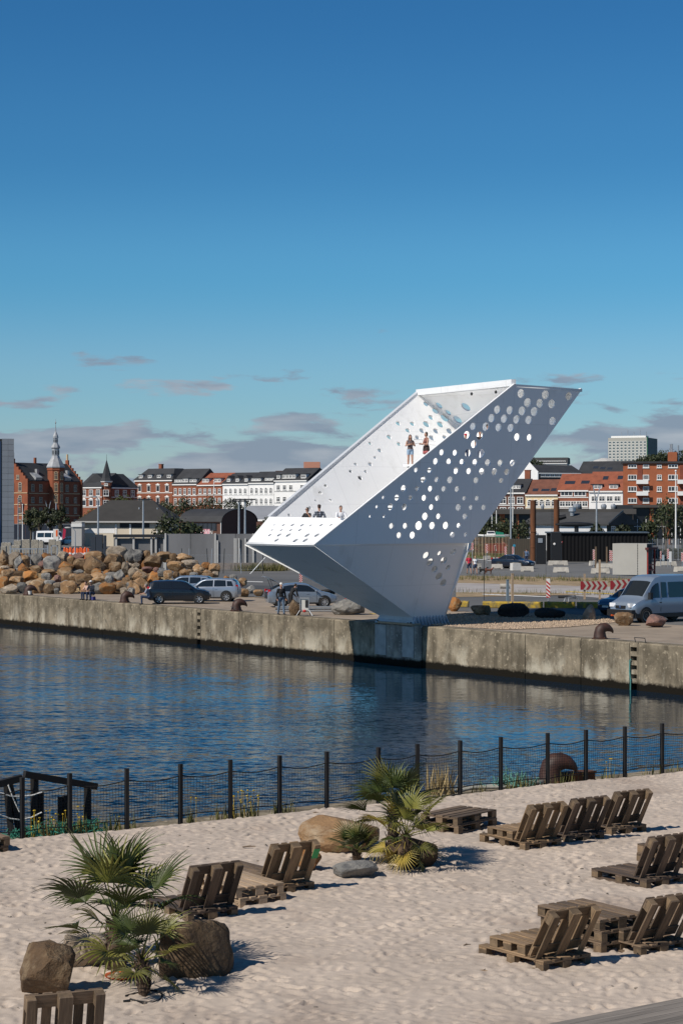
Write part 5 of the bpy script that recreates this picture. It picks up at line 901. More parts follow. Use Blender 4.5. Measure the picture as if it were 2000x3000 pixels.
# far bollards: bent iron horns on the quay edge
def bollard(p, s, rz, label, name='bollard'):
    t = thing(name, p, rz, label, 'bollard', 'rusty mooring bollards'); n = 14; R = []
    path = [(0,0,-.05,.33),(0,0,.1,.28),(.0,0,.27,.25),(.03,0,.38,.25),(.11,0,.46,.235),(.23,0,.49,.205),(.37,0,.465,.16),(.49,0,.39,.105),(.56,0,.32,.055),(.58,0,.25,.025)]
    pts = [Vector(q[:3])*s for q in path]; MB().path(pts, [q[3]*s for q in path], n).build('horn', BOLL, t, smooth=True)
    MB().lathe([(.36*s,-.02),(.36*s,.035),(.3*s,.05)], 18).build('base_plate', BOLL, t); 
    for k in range(4): a = k*1.57+.4; MB().tube((.32*s*math.cos(a), .32*s*math.sin(a), .02), (.32*s*math.cos(a), .32*s*math.sin(a), .08), .03*s, n=6).build('bolt', RUST, t)
    return t
for x, y, lb in ((1725,1873,'rusty horn bollard on the quay below the pale upright boulder'),(670,1791,'rusty horn bollard on the quay left of the man in a cap'),(340,1766,'rusty horn bollard between the anglers and the dark hatchback'),(70,1744,'rusty horn bollard at the left beside the white bucket')): q = gq(x, y, .55); bollard((q.x, q.y, .0), 1.05, .15, lb)
t = thing('bucket', gq(88, 1744), 0, 'white bucket beside the left bollard', 'bucket'); MB().lathe([(.10,0),(.14,.3),(.15,.31),(.13,.3),(.09,.02)], 14).build('body', SWHITE, t); MB().path([(-.14,0,.3),(-.1,-.1,.2),(.1,-.1,.2),(.14,0,.3)], .006, 4).build('handle', STEEL, t)
t = thing('electrical_box', gq(892, 1803, .6), 0, 'white electrical box on a tubular stand at the quay edge', 'box'); MB().box((0,0,.62), (.42,.3,.62)).build('case', mat('box_white', (.62,.62,.58), .6), t); MB().box((.12,-.16,.66), (.16,.04,.4)).build('socket_panel', DKSTEEL, t)
for sx in (-1, 1): MB().path([(sx*.25,-.2,.98),(sx*.25,-.2,.3),(sx*.45,-.35,0)], .022, 6).build('leg', STEEL, t); MB().path([(sx*.25,.2,.98),(sx*.25,.2,.3),(sx*.3,.4,0)], .022, 6).build('leg', STEEL, t)
MB().path([(-.25,-.2,.98),(.25,-.2,.98)], .022, 6).build('crossbar', STEEL, t); MB().ell((.0,-.2,.25), (.1,.08,.08)).build('plug', RED, t)
t = thing('rail_stack', gp(900, 1792), 0, 'stack of dark steel bars lying in front of the silver car', 'steel bars')
for k in range(8): MB().box((-.2+.1*(k % 3), .1*(k % 4), .06+.075*(k//2)), (3.3,.07,.06)).build('bar', DKSTEEL if k % 2 else STEEL, t)
for x, lb in ((870,1),(990,2),(1090,3)): sheet('yellow_mark', [(x-9,1797),(x+9,1797.6),(x+10,1799),(x-8,1798.6)], .004, LINEY)
for k, (x, y) in enumerate(((1012,1757),(1020,1761),(1035,1767),(1043,1771))):
    q = at(x, y, 108.5); t = thing('warning_tag', gp(x, 1800), 0, 'small red and white barrier tip poking over the grey boulder' , 'marker', 'red and white tips behind the grey boulder'); t.location.y += 2; q = at(x, y, t.location.y); MB().box((0,0,q.z/2), (.06,.04,q.z)).build('stake', WDGREY, t); MB().box((0,-.03,q.z), (.11,.03,.16)).build('tip', RED if k % 2 == 0 else ORANGE, t)
# boat laid up on shore
t = thing('motor_boat', at(1445, 1500, 285), 0, 'white motor boat with a green cover laid up behind a slat fence', 'boat'); t.location.z = 0; s = 285/F; zbt = lambda y: zpx(y, 285)
R = []
for x, w_, zb_2, zt_ in ((-46,.1,1572,1565),(-30,.7,1576,1566),(0,1.1,1578,1566),(30,1.1,1578,1566),(44,1.0,1576,1566)): R.append([(x*s,0,zbt(zb_2)),(x*s,w_,(zbt(zb_2)+zbt(zt_))/2),(x*s,w_*1.1,zbt(zt_)),(x*s,-w_*1.1,zbt(zt_)),(x*s,-w_,(zbt(zb_2)+zbt(zt_))/2)])
MB().rings(R).build('hull', PLAST, t); MB().box((-8*s,0,zbt(1561)), (24*s,1.6,10*s), taper=.8).build('cabin', PLAST, t); MB().box((-9*s,0,zbt(1559.5)), (20*s,1.64,4*s), taper=.9).build('window', PANE, t)
MB().slab([(5*s,-1.15,zbt(1574)),(30*s,-1.15,zbt(1574)),(27*s,-1.0,zbt(1560)),(8*s,-1.0,zbt(1557))], (0,2.1,0)).build('cover', GREENT, t)
for x in (-20, 20): MB().box((x*s,0,zbt(1578)/2), (.2,1.5,zbt(1578))).build('cradle', WDGREY, t)
p, d, l = fac(1380, 1492, 262, 0); t = thing('slat_fence', p, 0, 'pale slat fence in front of the white motor boat', 'fence'); zt = zpx(1574,262)
for i in range(34): MB().box((l*(i+.5)/34, 0, zt/2), (.09,.04,zt)).build('slat', WDGREY if i % 3 else WDPALE, t)
for z in (.5, zt-.4): MB().box((l/2,.05,z), (l,.05,.1)).build('rail', WDGREY, t)
t = thing('red_skip', gp(1462, 1628, 0), 0, 'red metal skip behind the rose hedge', 'skip'); t.location.y += 8; MB().box((0,0,.8), (2.6,1.6,1.2), taper=1.08).build('tub', mat('skip_red', (.42,.02,.02), .5), t); MB().box((0,0,1.42), (3.0,1.8,.08)).build('rim', MT['skip_red'], t)
p, d, l = fac(1895, 2060, 236, 0); t = thing('yard_fence', p, 0, 'wire mesh yard fence beneath the large trees at right', 'fence')
for i in range(12): MB().tube((l*i/11,0,0), (l*i/11,0,2.6), .04, n=6).build('post', STEEL, t)
m = MB()
for z in (.1, .9, 1.7, 2.5): m.tube((0,0,z),(l,0,z), .01, n=4)
for i in range(150): m.tube((l*i/150,0,.1),(l*i/150,0,2.5), .006, n=3)
m.build('wire', STEEL, t)
hm, _ = leaf_cloud(8, 2600, 1.0, .7, .75, .09, 40); hm.v = [(a*4.2+l/2, b*.8+1.2, c) for a, b, c in hm.v]; tag(hm.build('hedge', LEAF2, None, loc=p), 'low dark hedge behind the yard fence', 'hedge')
# ---------------------------------------------------------------- vehicles
PR = {
 'hatch': [(-1.98,.42,.80,.82,.66,.70,.55),(-1.93,.28,.92,1.02,.76,.80,.62),(-1.80,.22,.94,1.30,.80,.83,.60),(-1.55,.20,.94,1.44,.82,.84,.60),(-.6,.20,.92,1.48,.83,.85,.62),(.15,.20,.91,1.45,.83,.85,.61),(.45,.20,.90,1.37,.83,.85,.60),(1.02,.20,.90,.99,.83,.84,.72),(1.15,.20,.89,.93,.83,.84,.74),(1.60,.21,.82,.86,.82,.82,.70),(1.90,.26,.70,.74,.74,.74,.62),(1.99,.40,.56,.58,.60,.60,.52)],
 'coupe': [(-2.12,.45,.82,.84,.66,.70,.55),(-2.06,.28,.93,.97,.76,.80,.62),(-1.85,.22,.95,1.10,.80,.83,.60),(-1.45,.20,.94,1.30,.82,.85,.60),(-.8,.20,.92,1.43,.83,.86,.61),(-.2,.20,.91,1.46,.83,.86,.62),(.3,.20,.90,1.41,.83,.86,.60),(1.12,.20,.89,1.0,.83,.85,.72),(1.25,.20,.88,.94,.83,.85,.74),(1.70,.21,.80,.84,.82,.82,.70),(2.02,.26,.66,.70,.74,.74,.60),(2.13,.40,.54,.56,.58,.58,.50)],
 'saloon': [(-2.2,.45,.80,.83,.66,.70,.55),(-2.14,.28,.90,.96,.76,.80,.68),(-1.55,.21,.92,1.00,.82,.83,.68),(-1.35,.20,.92,1.05,.82,.84,.66),(-.8,.20,.91,1.36,.83,.85,.58),(-.2,.20,.90,1.40,.83,.85,.60),(.3,.20,.89,1.34,.83,.85,.58),(.95,.20,.88,.95,.83,.84,.72),(1.1,.20,.87,.90,.83,.84,.74),(1.7,.21,.78,.81,.82,.82,.70),(2.1,.26,.66,.70,.74,.74,.60),(2.2,.40,.54,.56,.58,.58,.50)],
 'van': [(-2.8,.5,1.2,2.2,.86,.92,.78),(-2.74,.34,1.25,2.42,.94,.98,.84),(-1,.32,1.26,2.46,.95,1.0,.86),(.75,.32,1.26,2.45,.95,1.0,.86),(1.15,.32,1.26,2.36,.95,1.0,.84),(1.36,.32,1.25,2.16,.95,1.0,.83),(2.02,.32,1.20,1.36,.95,.99,.86),(2.12,.32,1.17,1.28,.95,.98,.86),(2.60,.34,.98,1.04,.92,.93,.80),(2.75,.42,.80,.86,.82,.82,.72),(2.79,.5,.62,.64,.7,.7,.62)]}
WM = {}
def wheel_mesh(r, sp):
    if (r, sp) in WM: return WM[r, sp]
    ty = MB().lathe([(r*.66,-.09),(r*.9,-.1),(r,-.06),(r,.06),(r*.9,.1),(r*.66,.09),(r*.66,-.09)], 22); ri = MB().lathe([(.02,.075),(r*.2,.078),(r*.22,.06),(r*.2,-.02)], 12); ri.lathe([(r*.58,.04),(r*.66,.09),(r*.69,.092),(r*.69,.05),(r*.6,.0),(r*.58,.04)], 22)
    for k in range(sp): a = 2*math.pi*k/sp; ri.box((math.cos(a)*r*.4, math.sin(a)*r*.4, .06), (r*.46, r*.13, .03), a)
    bk = MB().lathe([(.02,.0),(r*.6,.0),(r*.6,.015),(.02,.015)], 18)
    WM[r, sp] = (ty.mesh('tyre', TYRE, True), ri.mesh('rim', mat('alloy_%d' % len(WM), (.55,.56,.58), .3, .8)), bk.mesh('brake_disc', DKSTEEL)); return WM[r, sp]
def vehicle(kind, loc, rz, paint, label, name='parked_car', cat='car', wr=.31, ax=(-1.22, 1.27), sp=7, open_tail=False, group='cars parked on the quay', plate=True):
    S = np.array(PR[kind]); X = S[:, 0]; xs = sorted(set(list(X)+list(np.linspace(X[0], X[-1], 34)))); g = lambda x, i: float(np.interp(x, X, S[:, i]))
    t = thing(name, loc, rz, label, cat, group); R = []
    for x in xs:
        zb, be, tp, wl, wb, wt = [g(x, i) for i in range(1, 7)]; dr = min(.06, (tp-be)*.3)
        hf = [(wl*.88, zb), (wl, zb+.10), (max(wl, wb)*1.012, zb+(be-zb)*.55), (wb, be-.02), (wb*.985, be+min(.02, (tp-be)*.2)), (wt, tp-dr), (wt*.62, tp-dr*.15), (0, tp)]
        R.append([(x, y, z) for y, z in hf]+[(x, -y, z) for y, z in hf[-2::-1]])
    MB().rings(R).build('body', paint, t, smooth=True, auto=True)
    L0, L1 = X[0], X[-1]; van = kind == 'van'
    def side(x, f, sg, o=.012):
        zb, be, tp, wl, wb, wt = [g(x, i) for i in range(1, 7)]; dr = min(.06, (tp-be)*.3); z0_, z1_ = be+.02, tp-dr; return (x, sg*(wb*.985+(wt-wb*.985)*f+o), z0_+(z1_-z0_)*f)
    def swin(xa, xb, ta, tb_, f0, f1):
        for sg in (1, -1):
            m = MB(); n = 7; pts = [side(xa+(xb-xa)*i/n, f0, sg) for i in range(n+1)]+[side(ta+(tb_-ta)*i/n, f1, sg) for i in range(n+1)]
            m.add(pts, [(i, i+1, n+2+i, n+1+i) for i in range(n)]); m.build('side_window', GLASS, t)
    def top(xa, xb, nm, mg=.90, m_=GLASS, o=.012):
        m = MB(); n = 6; pts = []
        for i in range(n+1):
            x = xa+(xb-xa)*i/n; tp, wt, be = g(x, 3), g(x, 6), g(x, 2); dr = min(.06, (tp-be)*.3)
            for y, dz in ((-mg,1),(-.62,.15),(0,0),(.62,.15),(mg,1)): pts.append((x, y*wt, tp-dr*dz*(.75 if abs(y) == mg else 1)+o))
        m.add(pts, [(i*5+j, i*5+j+1, i*5+j+6, i*5+j+5) for i in range(n) for j in range(4)]); return m.build(nm, m_, t)
    if van:
        for a in ((.95,1.80,.95,1.42,.0,.72),(.42,.80,.42,.80,.0,.72),(-1.1,.28,-1.1,.28,.0,.72),(-2.55,-1.2,-2.55,-1.2,.0,.72)): swin(*a)
        top(1.38, 2.0, 'windscreen', .92)
        MB().box((2.79,0,.80), (.05,.72,.16)).build('grille', BLKPL, t); MB().lathe([(.02,0),(.07,.005),(.07,.02),(.02,.025)], 16).build('emblem', mat('emblem_blue', (.04,.07,.16), .3), t).rotation_euler = (0, rad(90), 0); LAST[0].location = (2.815,0,.82)
        MB().box((2.62,0,.50), (.5,1.86,.34)).build('bumper', BLKPL, t); MB().box((0,0,.36), (5.3,1.98,.2)).build('sill', BLKPL, t)
        for sg in (1, -1): MB().box((2.66,sg*.66,.90), (.26,.34,.2), rz=-sg*.35).build('headlight', mat('lamp_glass', (.75,.77,.8), .1, spec=.9) if 'lamp_glass' not in MT else MT['lamp_glass'], t); MB().box((1.72,sg*1.12,1.38), (.16,.2,.36)).build('mirror', BLKPL, t); MB().box((.88,sg*1.0,1.02), (.16,.03,.05)).build('handle', BLKPL, t); MB().box((.86,sg*1.003,1.35), (.012,.01,1.6)).build('door_gap', BLKPL, t)
        if plate: MB().box((2.89,.0,.42), (.02,.5,.11)).build('number_plate', SWHITE, t); MB().box((2.84,-.5,.36), (.06,.3,.08)).build('fog_lamp', ORANGE, t)
    else:
        hs = kind in ('hatch', 'coupe')
        xr = {'hatch': -1.55, 'coupe': -1.3, 'saloon': -1.05}[kind]; xf = {'hatch': 1.0, 'coupe': 1.08, 'saloon': .9}[kind]; xt = xf-.62
        swin(-.35, xf-.18, -.35, xt-.02, .05, .9); swin(-1.2, -.42, -1.15, -.42, .05, .9)
        if hs: swin(xr-.12, -1.26, xr+.02, -1.22, .08, .82)
        top(xt+.03, xf, 'windscreen', .9)
        if not open_tail: top({'hatch': -1.86, 'coupe': -1.75, 'saloon': -1.38}[kind], {'hatch': -1.6, 'coupe': -1.2, 'saloon': -.82}[kind], 'rear_window', .88)
        else:
            top(-2.0, -1.25, 'boot_opening', .97, BLKPL); MB().box((L0-.0,0,.72), (.03,1.1,.42)).build('boot_interior', BLKPL, t)
            tg = MB(); R2 = []
            for i in range(7): f = i/6; R2.append([(-1.25-f*1.0, -.62, 1.36+.38*math.sin(f*1.5)+.12*f), (-1.25-f*1.0, .62, 1.36+.38*math.sin(f*1.5)+.12*f), (-1.25-f*1.0, .62, 1.31+.38*math.sin(f*1.5)+.12*f), (-1.25-f*1.0, -.62, 1.31+.38*math.sin(f*1.5)+.12*f)])
            o = tg.rings(R2).build('tailgate', paint, t); MB().box((-1.75,0,1.6), (.5,1.0,.02), M=Matrix.Rotation(.35, 3, 'Y')).build('tailgate_window', GLASS, o)
            for sg in (1, -1): MB().tube((-1.7,sg*.58,.98), (-1.95,sg*.58,1.68), .015, n=5).build('gas_strut', DKSTEEL, o)
        LG = MT.get('lamp_glass') or mat('lamp_glass', (.75,.77,.8), .1, spec=.9); TLm = MT.get('tail_red') or mat('tail_red', (.45,.01,.012), .2, spec=.8)
        for sg in (1, -1):
            MB().box((L1-.22,sg*.60,.66), (.30,.26,.13), rz=-sg*.5).build('headlight', LG, t); MB().box((L0+.1,sg*.70,.92), (.16,.13,.3), rz=sg*.3).build('tail_light', TLm, t)
            MB().ell((xf-.28,sg*.96,.98), (.08,.1,.065)).build('mirror', paint, t)
            for xx in (-.55, .3): MB().box((xx,sg*(g(xx,5)+.008),.80), (.17,.03,.03)).build('handle', paint, t)
            for xx in (-.38, .85): MB().box((xx,sg*(max(g(xx,4),g(xx,5))*1.012+.001),.62), (.01,.008,.56)).build('door_gap', BLKPL, t)
        MB().box((L1-.06,0,.50), (.16,.9,.12)).build('grille', BLKPL, t); MB().box((0,0,.26), (L1-L0-.9,1.60,.14)).build('sill', BLKPL, t)
        if plate: MB().box((L0+.02,0,.62), (.03,.5,.11)).build('number_plate', SWHITE, t); MB().box((L1+.03,0,.46), (.02,.5,.11)).build('number_plate', SWHITE, t)
    ty, ri, bk = wheel_mesh(wr, sp); hw = .93 if van else .80
    for xx in ax:
        for sg in (1, -1):
            MB().lathe([(.05,0),(wr+.07,0),(wr+.07,.34),(.05,.34)], 24).build('wheel_arch', BLKPL, t).rotation_euler = (rad(90)*-sg, 0, 0); a = LAST[0]; a.location = (xx, sg*((max(g(xx,4),g(xx,5))*1.012+.004)-.34), wr+.03)
            wl_ = link('wheel', ty, t, (xx, sg*hw, wr)); wl_.rotation_euler = (rad(90)*-sg, 0, 0); link('rim', ri, wl_); link('brake_disc', bk, wl_)
    return t
def paint(name, c, r=.28, me=.25): return mat(name, c, r, me, spec=.6, coat=.5)
NAVY = paint('black_blue_paint', (.010,.014,.022)); SILV = paint('silver_paint', (.32,.36,.42), .3, .5); SILB = paint('silver_blue_paint', (.27,.33,.41), .28, .5); BLUE = paint('blue_paint', (.012,.055,.12)); VANP = paint('van_silver', (.27,.33,.41), .32, .45); WHP = paint('white_van_paint', (.75,.75,.75), .4, 0); NAVS = paint('navy_saloon_paint', (.008,.014,.03))
vehicle('hatch', gp(522, 1769)+Vector((0,.75,0)), .06, NAVY, 'black hatchback with a man sitting on its open boot edge', sp=6)
vehicle('hatch', gp(605, 1762)+Vector((.15,.8,0)), math.pi-.10, SILV, 'silver hatchback facing left behind the black hatchback')
vehicle('hatch', gp(548, 1751)+Vector((-.2,.8,0)), math.pi-.06, SILB, 'blue-grey car whose roof shows behind the black and silver hatchbacks')
vehicle('coupe', gp(880, 1779)+Vector((0,.85,0)), .17, SILB, 'silver blue coupe with its tailgate raised', ax=(-1.28,1.33), sp=9, open_tail=True)
q = gp(1890, 1824); vehicle('van', q+VV*1.9-U*.95, AV+math.pi, VANP, 'silver minibus van with dark windows at the right edge', 'parked_van', 'van', .36, (-1.75,1.9), 6)
vehicle('hatch', gp(1772, 1801)+VV*2.0, AV+math.pi, BLUE, 'dark blue car parked behind the silver van')
vehicle('saloon', gp(1504, 1665)+Vector((0,.6,0)), -.62, NAVS, 'dark navy saloon on the road beyond the barriers', group='cars on the road')
q = at(155, 1500, 352); q.z = 0; vehicle('van', q, -.35, WHP, 'white panel van far left behind the stone pallets', 'parked_van', 'van', .36, (-1.75,1.9), 6, group='cars on the road')
q = at(205, 1500, 346); q.z = 0; vehicle('hatch', q, 2.6, BLUE, 'dark blue car right of the white van', group='cars on the road')
# ---------------------------------------------------------------- people
def blob(parts, vox, name, mt, parent, extra=None, sm=4):
    m = MB()
    for p in parts:
        if p[0] == 'c':
            a, b = Vector(p[1]), Vector(p[3]); m.path([a, b], [p[2], p[4]], 10); m.ell(a, (p[2],)*3, 10, 6); m.ell(b, (p[4],)*3, 10, 6)
        else: m.ell(p[1], p[2], 12, 8)
    o = bpy.data.objects.new(name, m.mesh(name, mt)); C.objects.link(o); md = o.modifiers.new('r', 'REMESH'); md.mode = 'VOXEL'; md.voxel_size = vox; md.use_smooth_shade = True
    s = o.modifiers.new('s', 'SMOOTH'); s.iterations = sm; s.factor = .5
    bpy.context.view_layer.update(); me = joined(o); bpy.data.objects.remove(o)
    if extra is not None:
        e = MB(); e.v = [tuple(v.co) for v in me.vertices]; e.f = [tuple(q.vertices) for q in me.polygons]; e.add(extra.v, extra.f); me = e.mesh(name, mt, True)
    me.materials.clear(); me.materials.append(mt); me.name = name
    return link(name, me, parent)
J0 = dict(pel=(0,0,.95), che=(0,0,1.27), nek=(0,.01,1.47), hed=(0,-.015,1.635), kl=(.10,-.02,.50), kr=(-.10,-.01,.50), al=(.11,.02,.09), ar=(-.11,.02,.09), el=(.26,.03,1.13), er=(-.26,.03,1.13), wl=(.27,-.08,.89), wr=(-.27,-.08,.89))
def person(label, loc, rz, h, J=None, top=None, legs=None, shoes=BLKPL, hair=None, cap=None, skirt=None, vest=None, female=False, glasses=False, name='person', group=None, strap=None):
    j = dict(J0); j.update(J or {}); j = {k: Vector(v) for k, v in j.items()}; k = h/1.75; t = thing(name, loc, rz, label, 'person', group); t.scale = (k, k, k)
    sh = .165 if female else .19; tors = (j['nek']-j['pel']).normalized(); sl_ = j['nek']-tors*.075+Vector((sh,0,0)); sr_ = j['nek']-tors*.075-Vector((sh,0,0)); hl, hr = j['pel']+Vector((.09,0,-.04)), j['pel']-Vector((.09,0,.04)); wst = (j['pel']+j['che'])/2
    B = [('e', j['pel'], (.165,.115,.12)), ('e', wst, (.13,.095,.14)), ('e', j['che'], (.155,.11,.16)), ('c', sl_, .055, sr_, .055), ('c', j['nek']-tors*.06, .058, j['hed']-Vector((0,0,.05)), .05), ('e', j['hed'], (.073,.09,.112)), ('e', j['hed']+Vector((0,-.055,-.055)), (.05,.05,.05)), ('e', j['hed']+Vector((0,-.095,-.012)), (.014,.022,.026)), ('e', j['hed']+Vector((.075,.005,-.01)), (.014,.022,.032)), ('e', j['hed']+Vector((-.075,.005,-.01)), (.014,.022,.032))]
    if female: B += [('e', j['che']+Vector((.065,-.09,-.01)), (.06,.05,.06)), ('e', j['che']+Vector((-.065,-.09,-.01)), (.06,.05,.06))]
    ex = MB()
    for s_, el_, wr_, sg in ((sl_, j['el'], j['wl'], 1), (sr_, j['er'], j['wr'], -1)):
        d = (wr_-el_).normalized(); pm = wr_+d*.05; B += [('c', s_, .050, el_, .040), ('c', el_, .041, wr_, .027), ('c', wr_, .028, pm, .033)]
        sd2 = d.cross(Vector((0,1,0))); sd2 = sd2.normalized() if sd2.length > .1 else Vector((1,0,0)); cr = d.cross(sd2)
        for q in range(4):
            b_ = pm+d*.025+sd2*(-.027+.018*q); L_ = (.07,.08,.075,.055)[q]; ex.path([b_, b_+d*L_*.5+cr*.004, b_+d*L_*.85+cr*.02], [.009,.008,.006], 6)
        b_ = wr_+d*.02+sd2*-.03; ex.path([b_, b_+d*.035-sd2*.022, b_+d*.065-sd2*.028], [.011,.010,.007], 6)
    for a, b, c in ((hl, j['kl'], j['al']), (hr, j['kr'], j['ar'])): B += [('c', a, .088, b, .056), ('c', b, .056, b.lerp(c, .35)+Vector((0,.012,0)), .056), ('c', b.lerp(c, .35), .054, c, .038), ('c', c-Vector((0,-.03,.035)), .036, c+Vector((0,-.13,-.055)), .03)]
    blob(B, .019, 'body', SKIN, t, ex)
    for sg in (1, -1): MB().ell(j['hed']+Vector((sg*.03,-.083,.012)), (.011,.008,.007), 6, 5).build('eye', BLKPL, t)
    MB().ell(j['hed']+Vector((0,-.098,-.058)), (.024,.006,.006), 8, 5).build('mouth', mat('lips', (.30,.10,.08), .6) if 'lips' not in MT else MT['lips'], t)
    if top:
        m_, f = top; T = [('e', j['pel']+tors*.03, (.178,.128,.10)), ('e', wst, (.148,.112,.15)), ('e', j['che'], (.172,.125,.17)), ('c', sl_-Vector((.02,0,0)), .066, sr_+Vector((.02,0,0)), .066)]
        if f > 0:
            for s_, el_, wr_ in ((sl_, j['el'], j['wl']), (sr_, j['er'], j['wr'])):
                T.append(('c', s_, .066, s_.lerp(el_, min(1, f*2)), .056))
                if f > .5: T.append(('c', el_, .055, el_.lerp(wr_, f*2-1), .042))
        if female: T += [('e', j['che']+Vector((.065,-.095,-.01)), (.066,.056,.066)), ('e', j['che']+Vector((-.065,-.095,-.01)), (.066,.056,.066))]
        blob(T, .019, 'shirt', m_, t, sm=3)
    if legs:
        m_, f = legs; T = [('e', j['pel'], (.178,.128,.12))]
        for a, b, c in ((hl, j['kl'], j['al']), (hr, j['kr'], j['ar'])):
            T.append(('c', a, .102, a.lerp(b, min(1, f*2)), .102-.032*min(1, f*2)))
            if f > .5: T.append(('c', b, .070, b.lerp(c, f*2-1), .056))
        blob(T, .019, 'trousers' if f > .6 else 'shorts', m_, t, sm=3)
    if skirt: MB().lathe([(.135,1.02),(.175,.93),(.215,.72),(.225,.60),(.21,.60),(.12,.98)], 18, sq=(1,.8)).build('skirt', skirt, t, smooth=True)
    if vest: MB().lathe([(.165,1.06),(.20,.98),(.22,.80),(.20,.72),(.15,1.0)], 16, sq=(1,.8)).build('waist_jacket', vest, t, smooth=True)
    for c in (j['al'], j['ar']): blob([('c', c-Vector((0,-.04,.045)), .043, c+Vector((0,-.15,-.055)), .036), ('e', c-Vector((0,.05,.065)), (.045,.11,.025))], .016, 'shoe', shoes, t, sm=2)
    hd = j['hed']
    if hair:
        m_, kd = hair; T = [('e', hd+Vector((0,.02,.035)), (.083,.094,.098))]
        if kd == 'long': T += [('c', hd+Vector((.055,.03,.0)), .045, hd+Vector((.08,.03,-.22)), .04), ('c', hd+Vector((-.055,.03,.0)), .045, hd+Vector((-.08,.03,-.22)), .04), ('c', hd+Vector((0,.06,.0)), .07, hd+Vector((0,.07,-.22)), .07)]
        if kd == 'bob': T += [('c', hd+Vector((.06,.03,.02)), .04, hd+Vector((.065,.02,-.08)), .035), ('c', hd+Vector((-.06,.03,.02)), .04, hd+Vector((-.065,.02,-.08)), .035), ('e', hd+Vector((0,.05,-.04)), (.075,.06,.08))]
        blob(T, .016, 'hair', m_, t, sm=2)
    if cap: MB().lathe([(.085,.0),(.090,.02),(.080,.07),(.045,.10),(.01,.108)], 16, sq=(1,1.12)).box((0,-.12,.012), (.11,.10,.012)).build('cap', cap, t, smooth=False).location = hd+Vector((0,.012,.045))
    if glasses: MB().box(hd+Vector((0,-.095,.014)), (.13,.02,.032)).build('sunglasses', BLKPL, t)
    if strap:
        for sg in (1, -1): MB().path([j['pel']+Vector((sg*.09,.125,.02)), j['che']+Vector((sg*.09,.128,0)), j['nek']+Vector((sg*.09,.06,-.02))], .014, 5).build('brace_strap', strap, t)
    return t
def on_v(x, v, z): k = (x-1000)/F; Y = v/(VV.x*k+VV.y); return Vector((k*Y, Y, z))
def on_u(x, u, z): k = (x-1000)/F; Y = u/(U.x*k+U.y); return Vector((k*Y, Y, z))
def cloth(n, c, **k): return mat(n, c, .85, **k)
def plaid():
    m = mat('plaid_cloth', (.02,.03,.05), .9); t = m.node_tree; b = t.nodes['Principled BSDF']; tcn = t.nodes.new('ShaderNodeTexCoord'); s = t.nodes.new('ShaderNodeSeparateXYZ'); t.links.new(tcn.outputs['Object'], s.inputs[0])
    f = None
    for i, sc in ((0, 22), (2, 22)):
        w_ = mth(t, 'GREATER_THAN', mth(t, 'FRACT', mth(t, 'MULTIPLY', s.outputs[i], float(sc/2))), .55); f = w_ if f is None else mth(t, 'MULTIPLY', mth(t, 'ADD', f, w_), .5)
    t.links.new(mixc(t, f, (.012,.02,.04), (.42,.45,.5)), b.inputs['Base Color']); return m
JEAN = cloth('denim', (.10,.15,.22)); BLKC = cloth('black_cloth', (.012,.012,.014)); WHC = cloth('white_cloth', (.72,.72,.74)); NAVC = cloth('navy_cloth', (.02,.035,.08)); REDC = cloth('red_cloth', (.50,.03,.06)); GRYC = cloth('grey_blue_cloth', (.20,.23,.30)); BRNC = cloth('brown_cloth', (.05,.03,.025)); WHSK = cloth('white_cap', (.7,.68,.64))
rail = dict(el=(.27,-.16,1.14), er=(-.27,-.16,1.14), wl=(.20,-.36,1.16), wr=(-.20,-.36,1.16))
GT = 'people on the viewing tower'
fwd = math.atan2(-VV.y, -VV.x)+math.pi/2                                 # facing out over the water
person('dark-haired woman in sunglasses and black top leaning on the tower parapet', on_v(900, 56.45, 4.3), fwd+.5, 1.68, dict(rail, wl=(.09,-.16,1.48), el=(.25,-.14,1.22)), (BLKC, .3), (JEAN, 1), hair=(HAIRD, 'bob'), female=True, glasses=True, group=GT)
person('man in a blue plaid shirt and cap seen from behind on the tower deck', on_v(935, 56.75, 4.3), math.pi+.25, 1.80, dict(el=(.30,.02,1.15), er=(-.30,.02,1.15), wl=(.24,-.2,1.1), wr=(-.24,-.2,1.1)), (plaid(), .95), (JEAN, 1), hair=(HAIRD, 'short'), cap=BRNC, strap=BLKC, group=GT)
person('dark-haired man in a white shirt at the right end of the parapet', on_v(998, 56.5, 4.3), fwd+1.2, 1.76, rail, (WHC, .95), (NAVC, 1), hair=(HAIRD, 'short'), group=GT)
person('long-haired woman in denim shorts standing on the tower stair', on_v(1201, 61.75, 8.02), .25, 1.70, dict(al=(.10,-.06,.09), kl=(.09,-.08,.5), el=(.25,-.02,1.16), er=(-.25,-.02,1.16), wl=(.05,-.2,1.24), wr=(-.05,-.2,1.24)), (cloth('grey_top', (.13,.10,.10), var=.4, scale=30), 0), (cloth('pale_denim', (.30,.42,.55)), .22), hair=(mat('brown_hair', (.07,.03,.018), .6), 'long'), female=True, group=GT)
person('woman in a patterned skirt with a brown jacket round her waist on the tower', on_v(1248, 63.5, 8.2), -1.1, 1.72, dict(wl=(.12,-.34,1.12), el=(.25,-.08,1.1), wr=(-.05,-.34,1.12), er=(-.25,-.08,1.1)), (cloth('rust_top', (.22,.09,.07)), 0), None, hair=(HAIRD, 'bob'), skirt=cloth('red_pattern', (.40,.10,.10), var=.7, scale=25), vest=BRNC, female=True, group=GT)
person('person in a red cap seen through a hole in the tower wall', on_u(1363, -79.9, 8.2), .3, 1.55, None, (WHC, .4), (NAVC, 1), cap=REDC, group=GT)
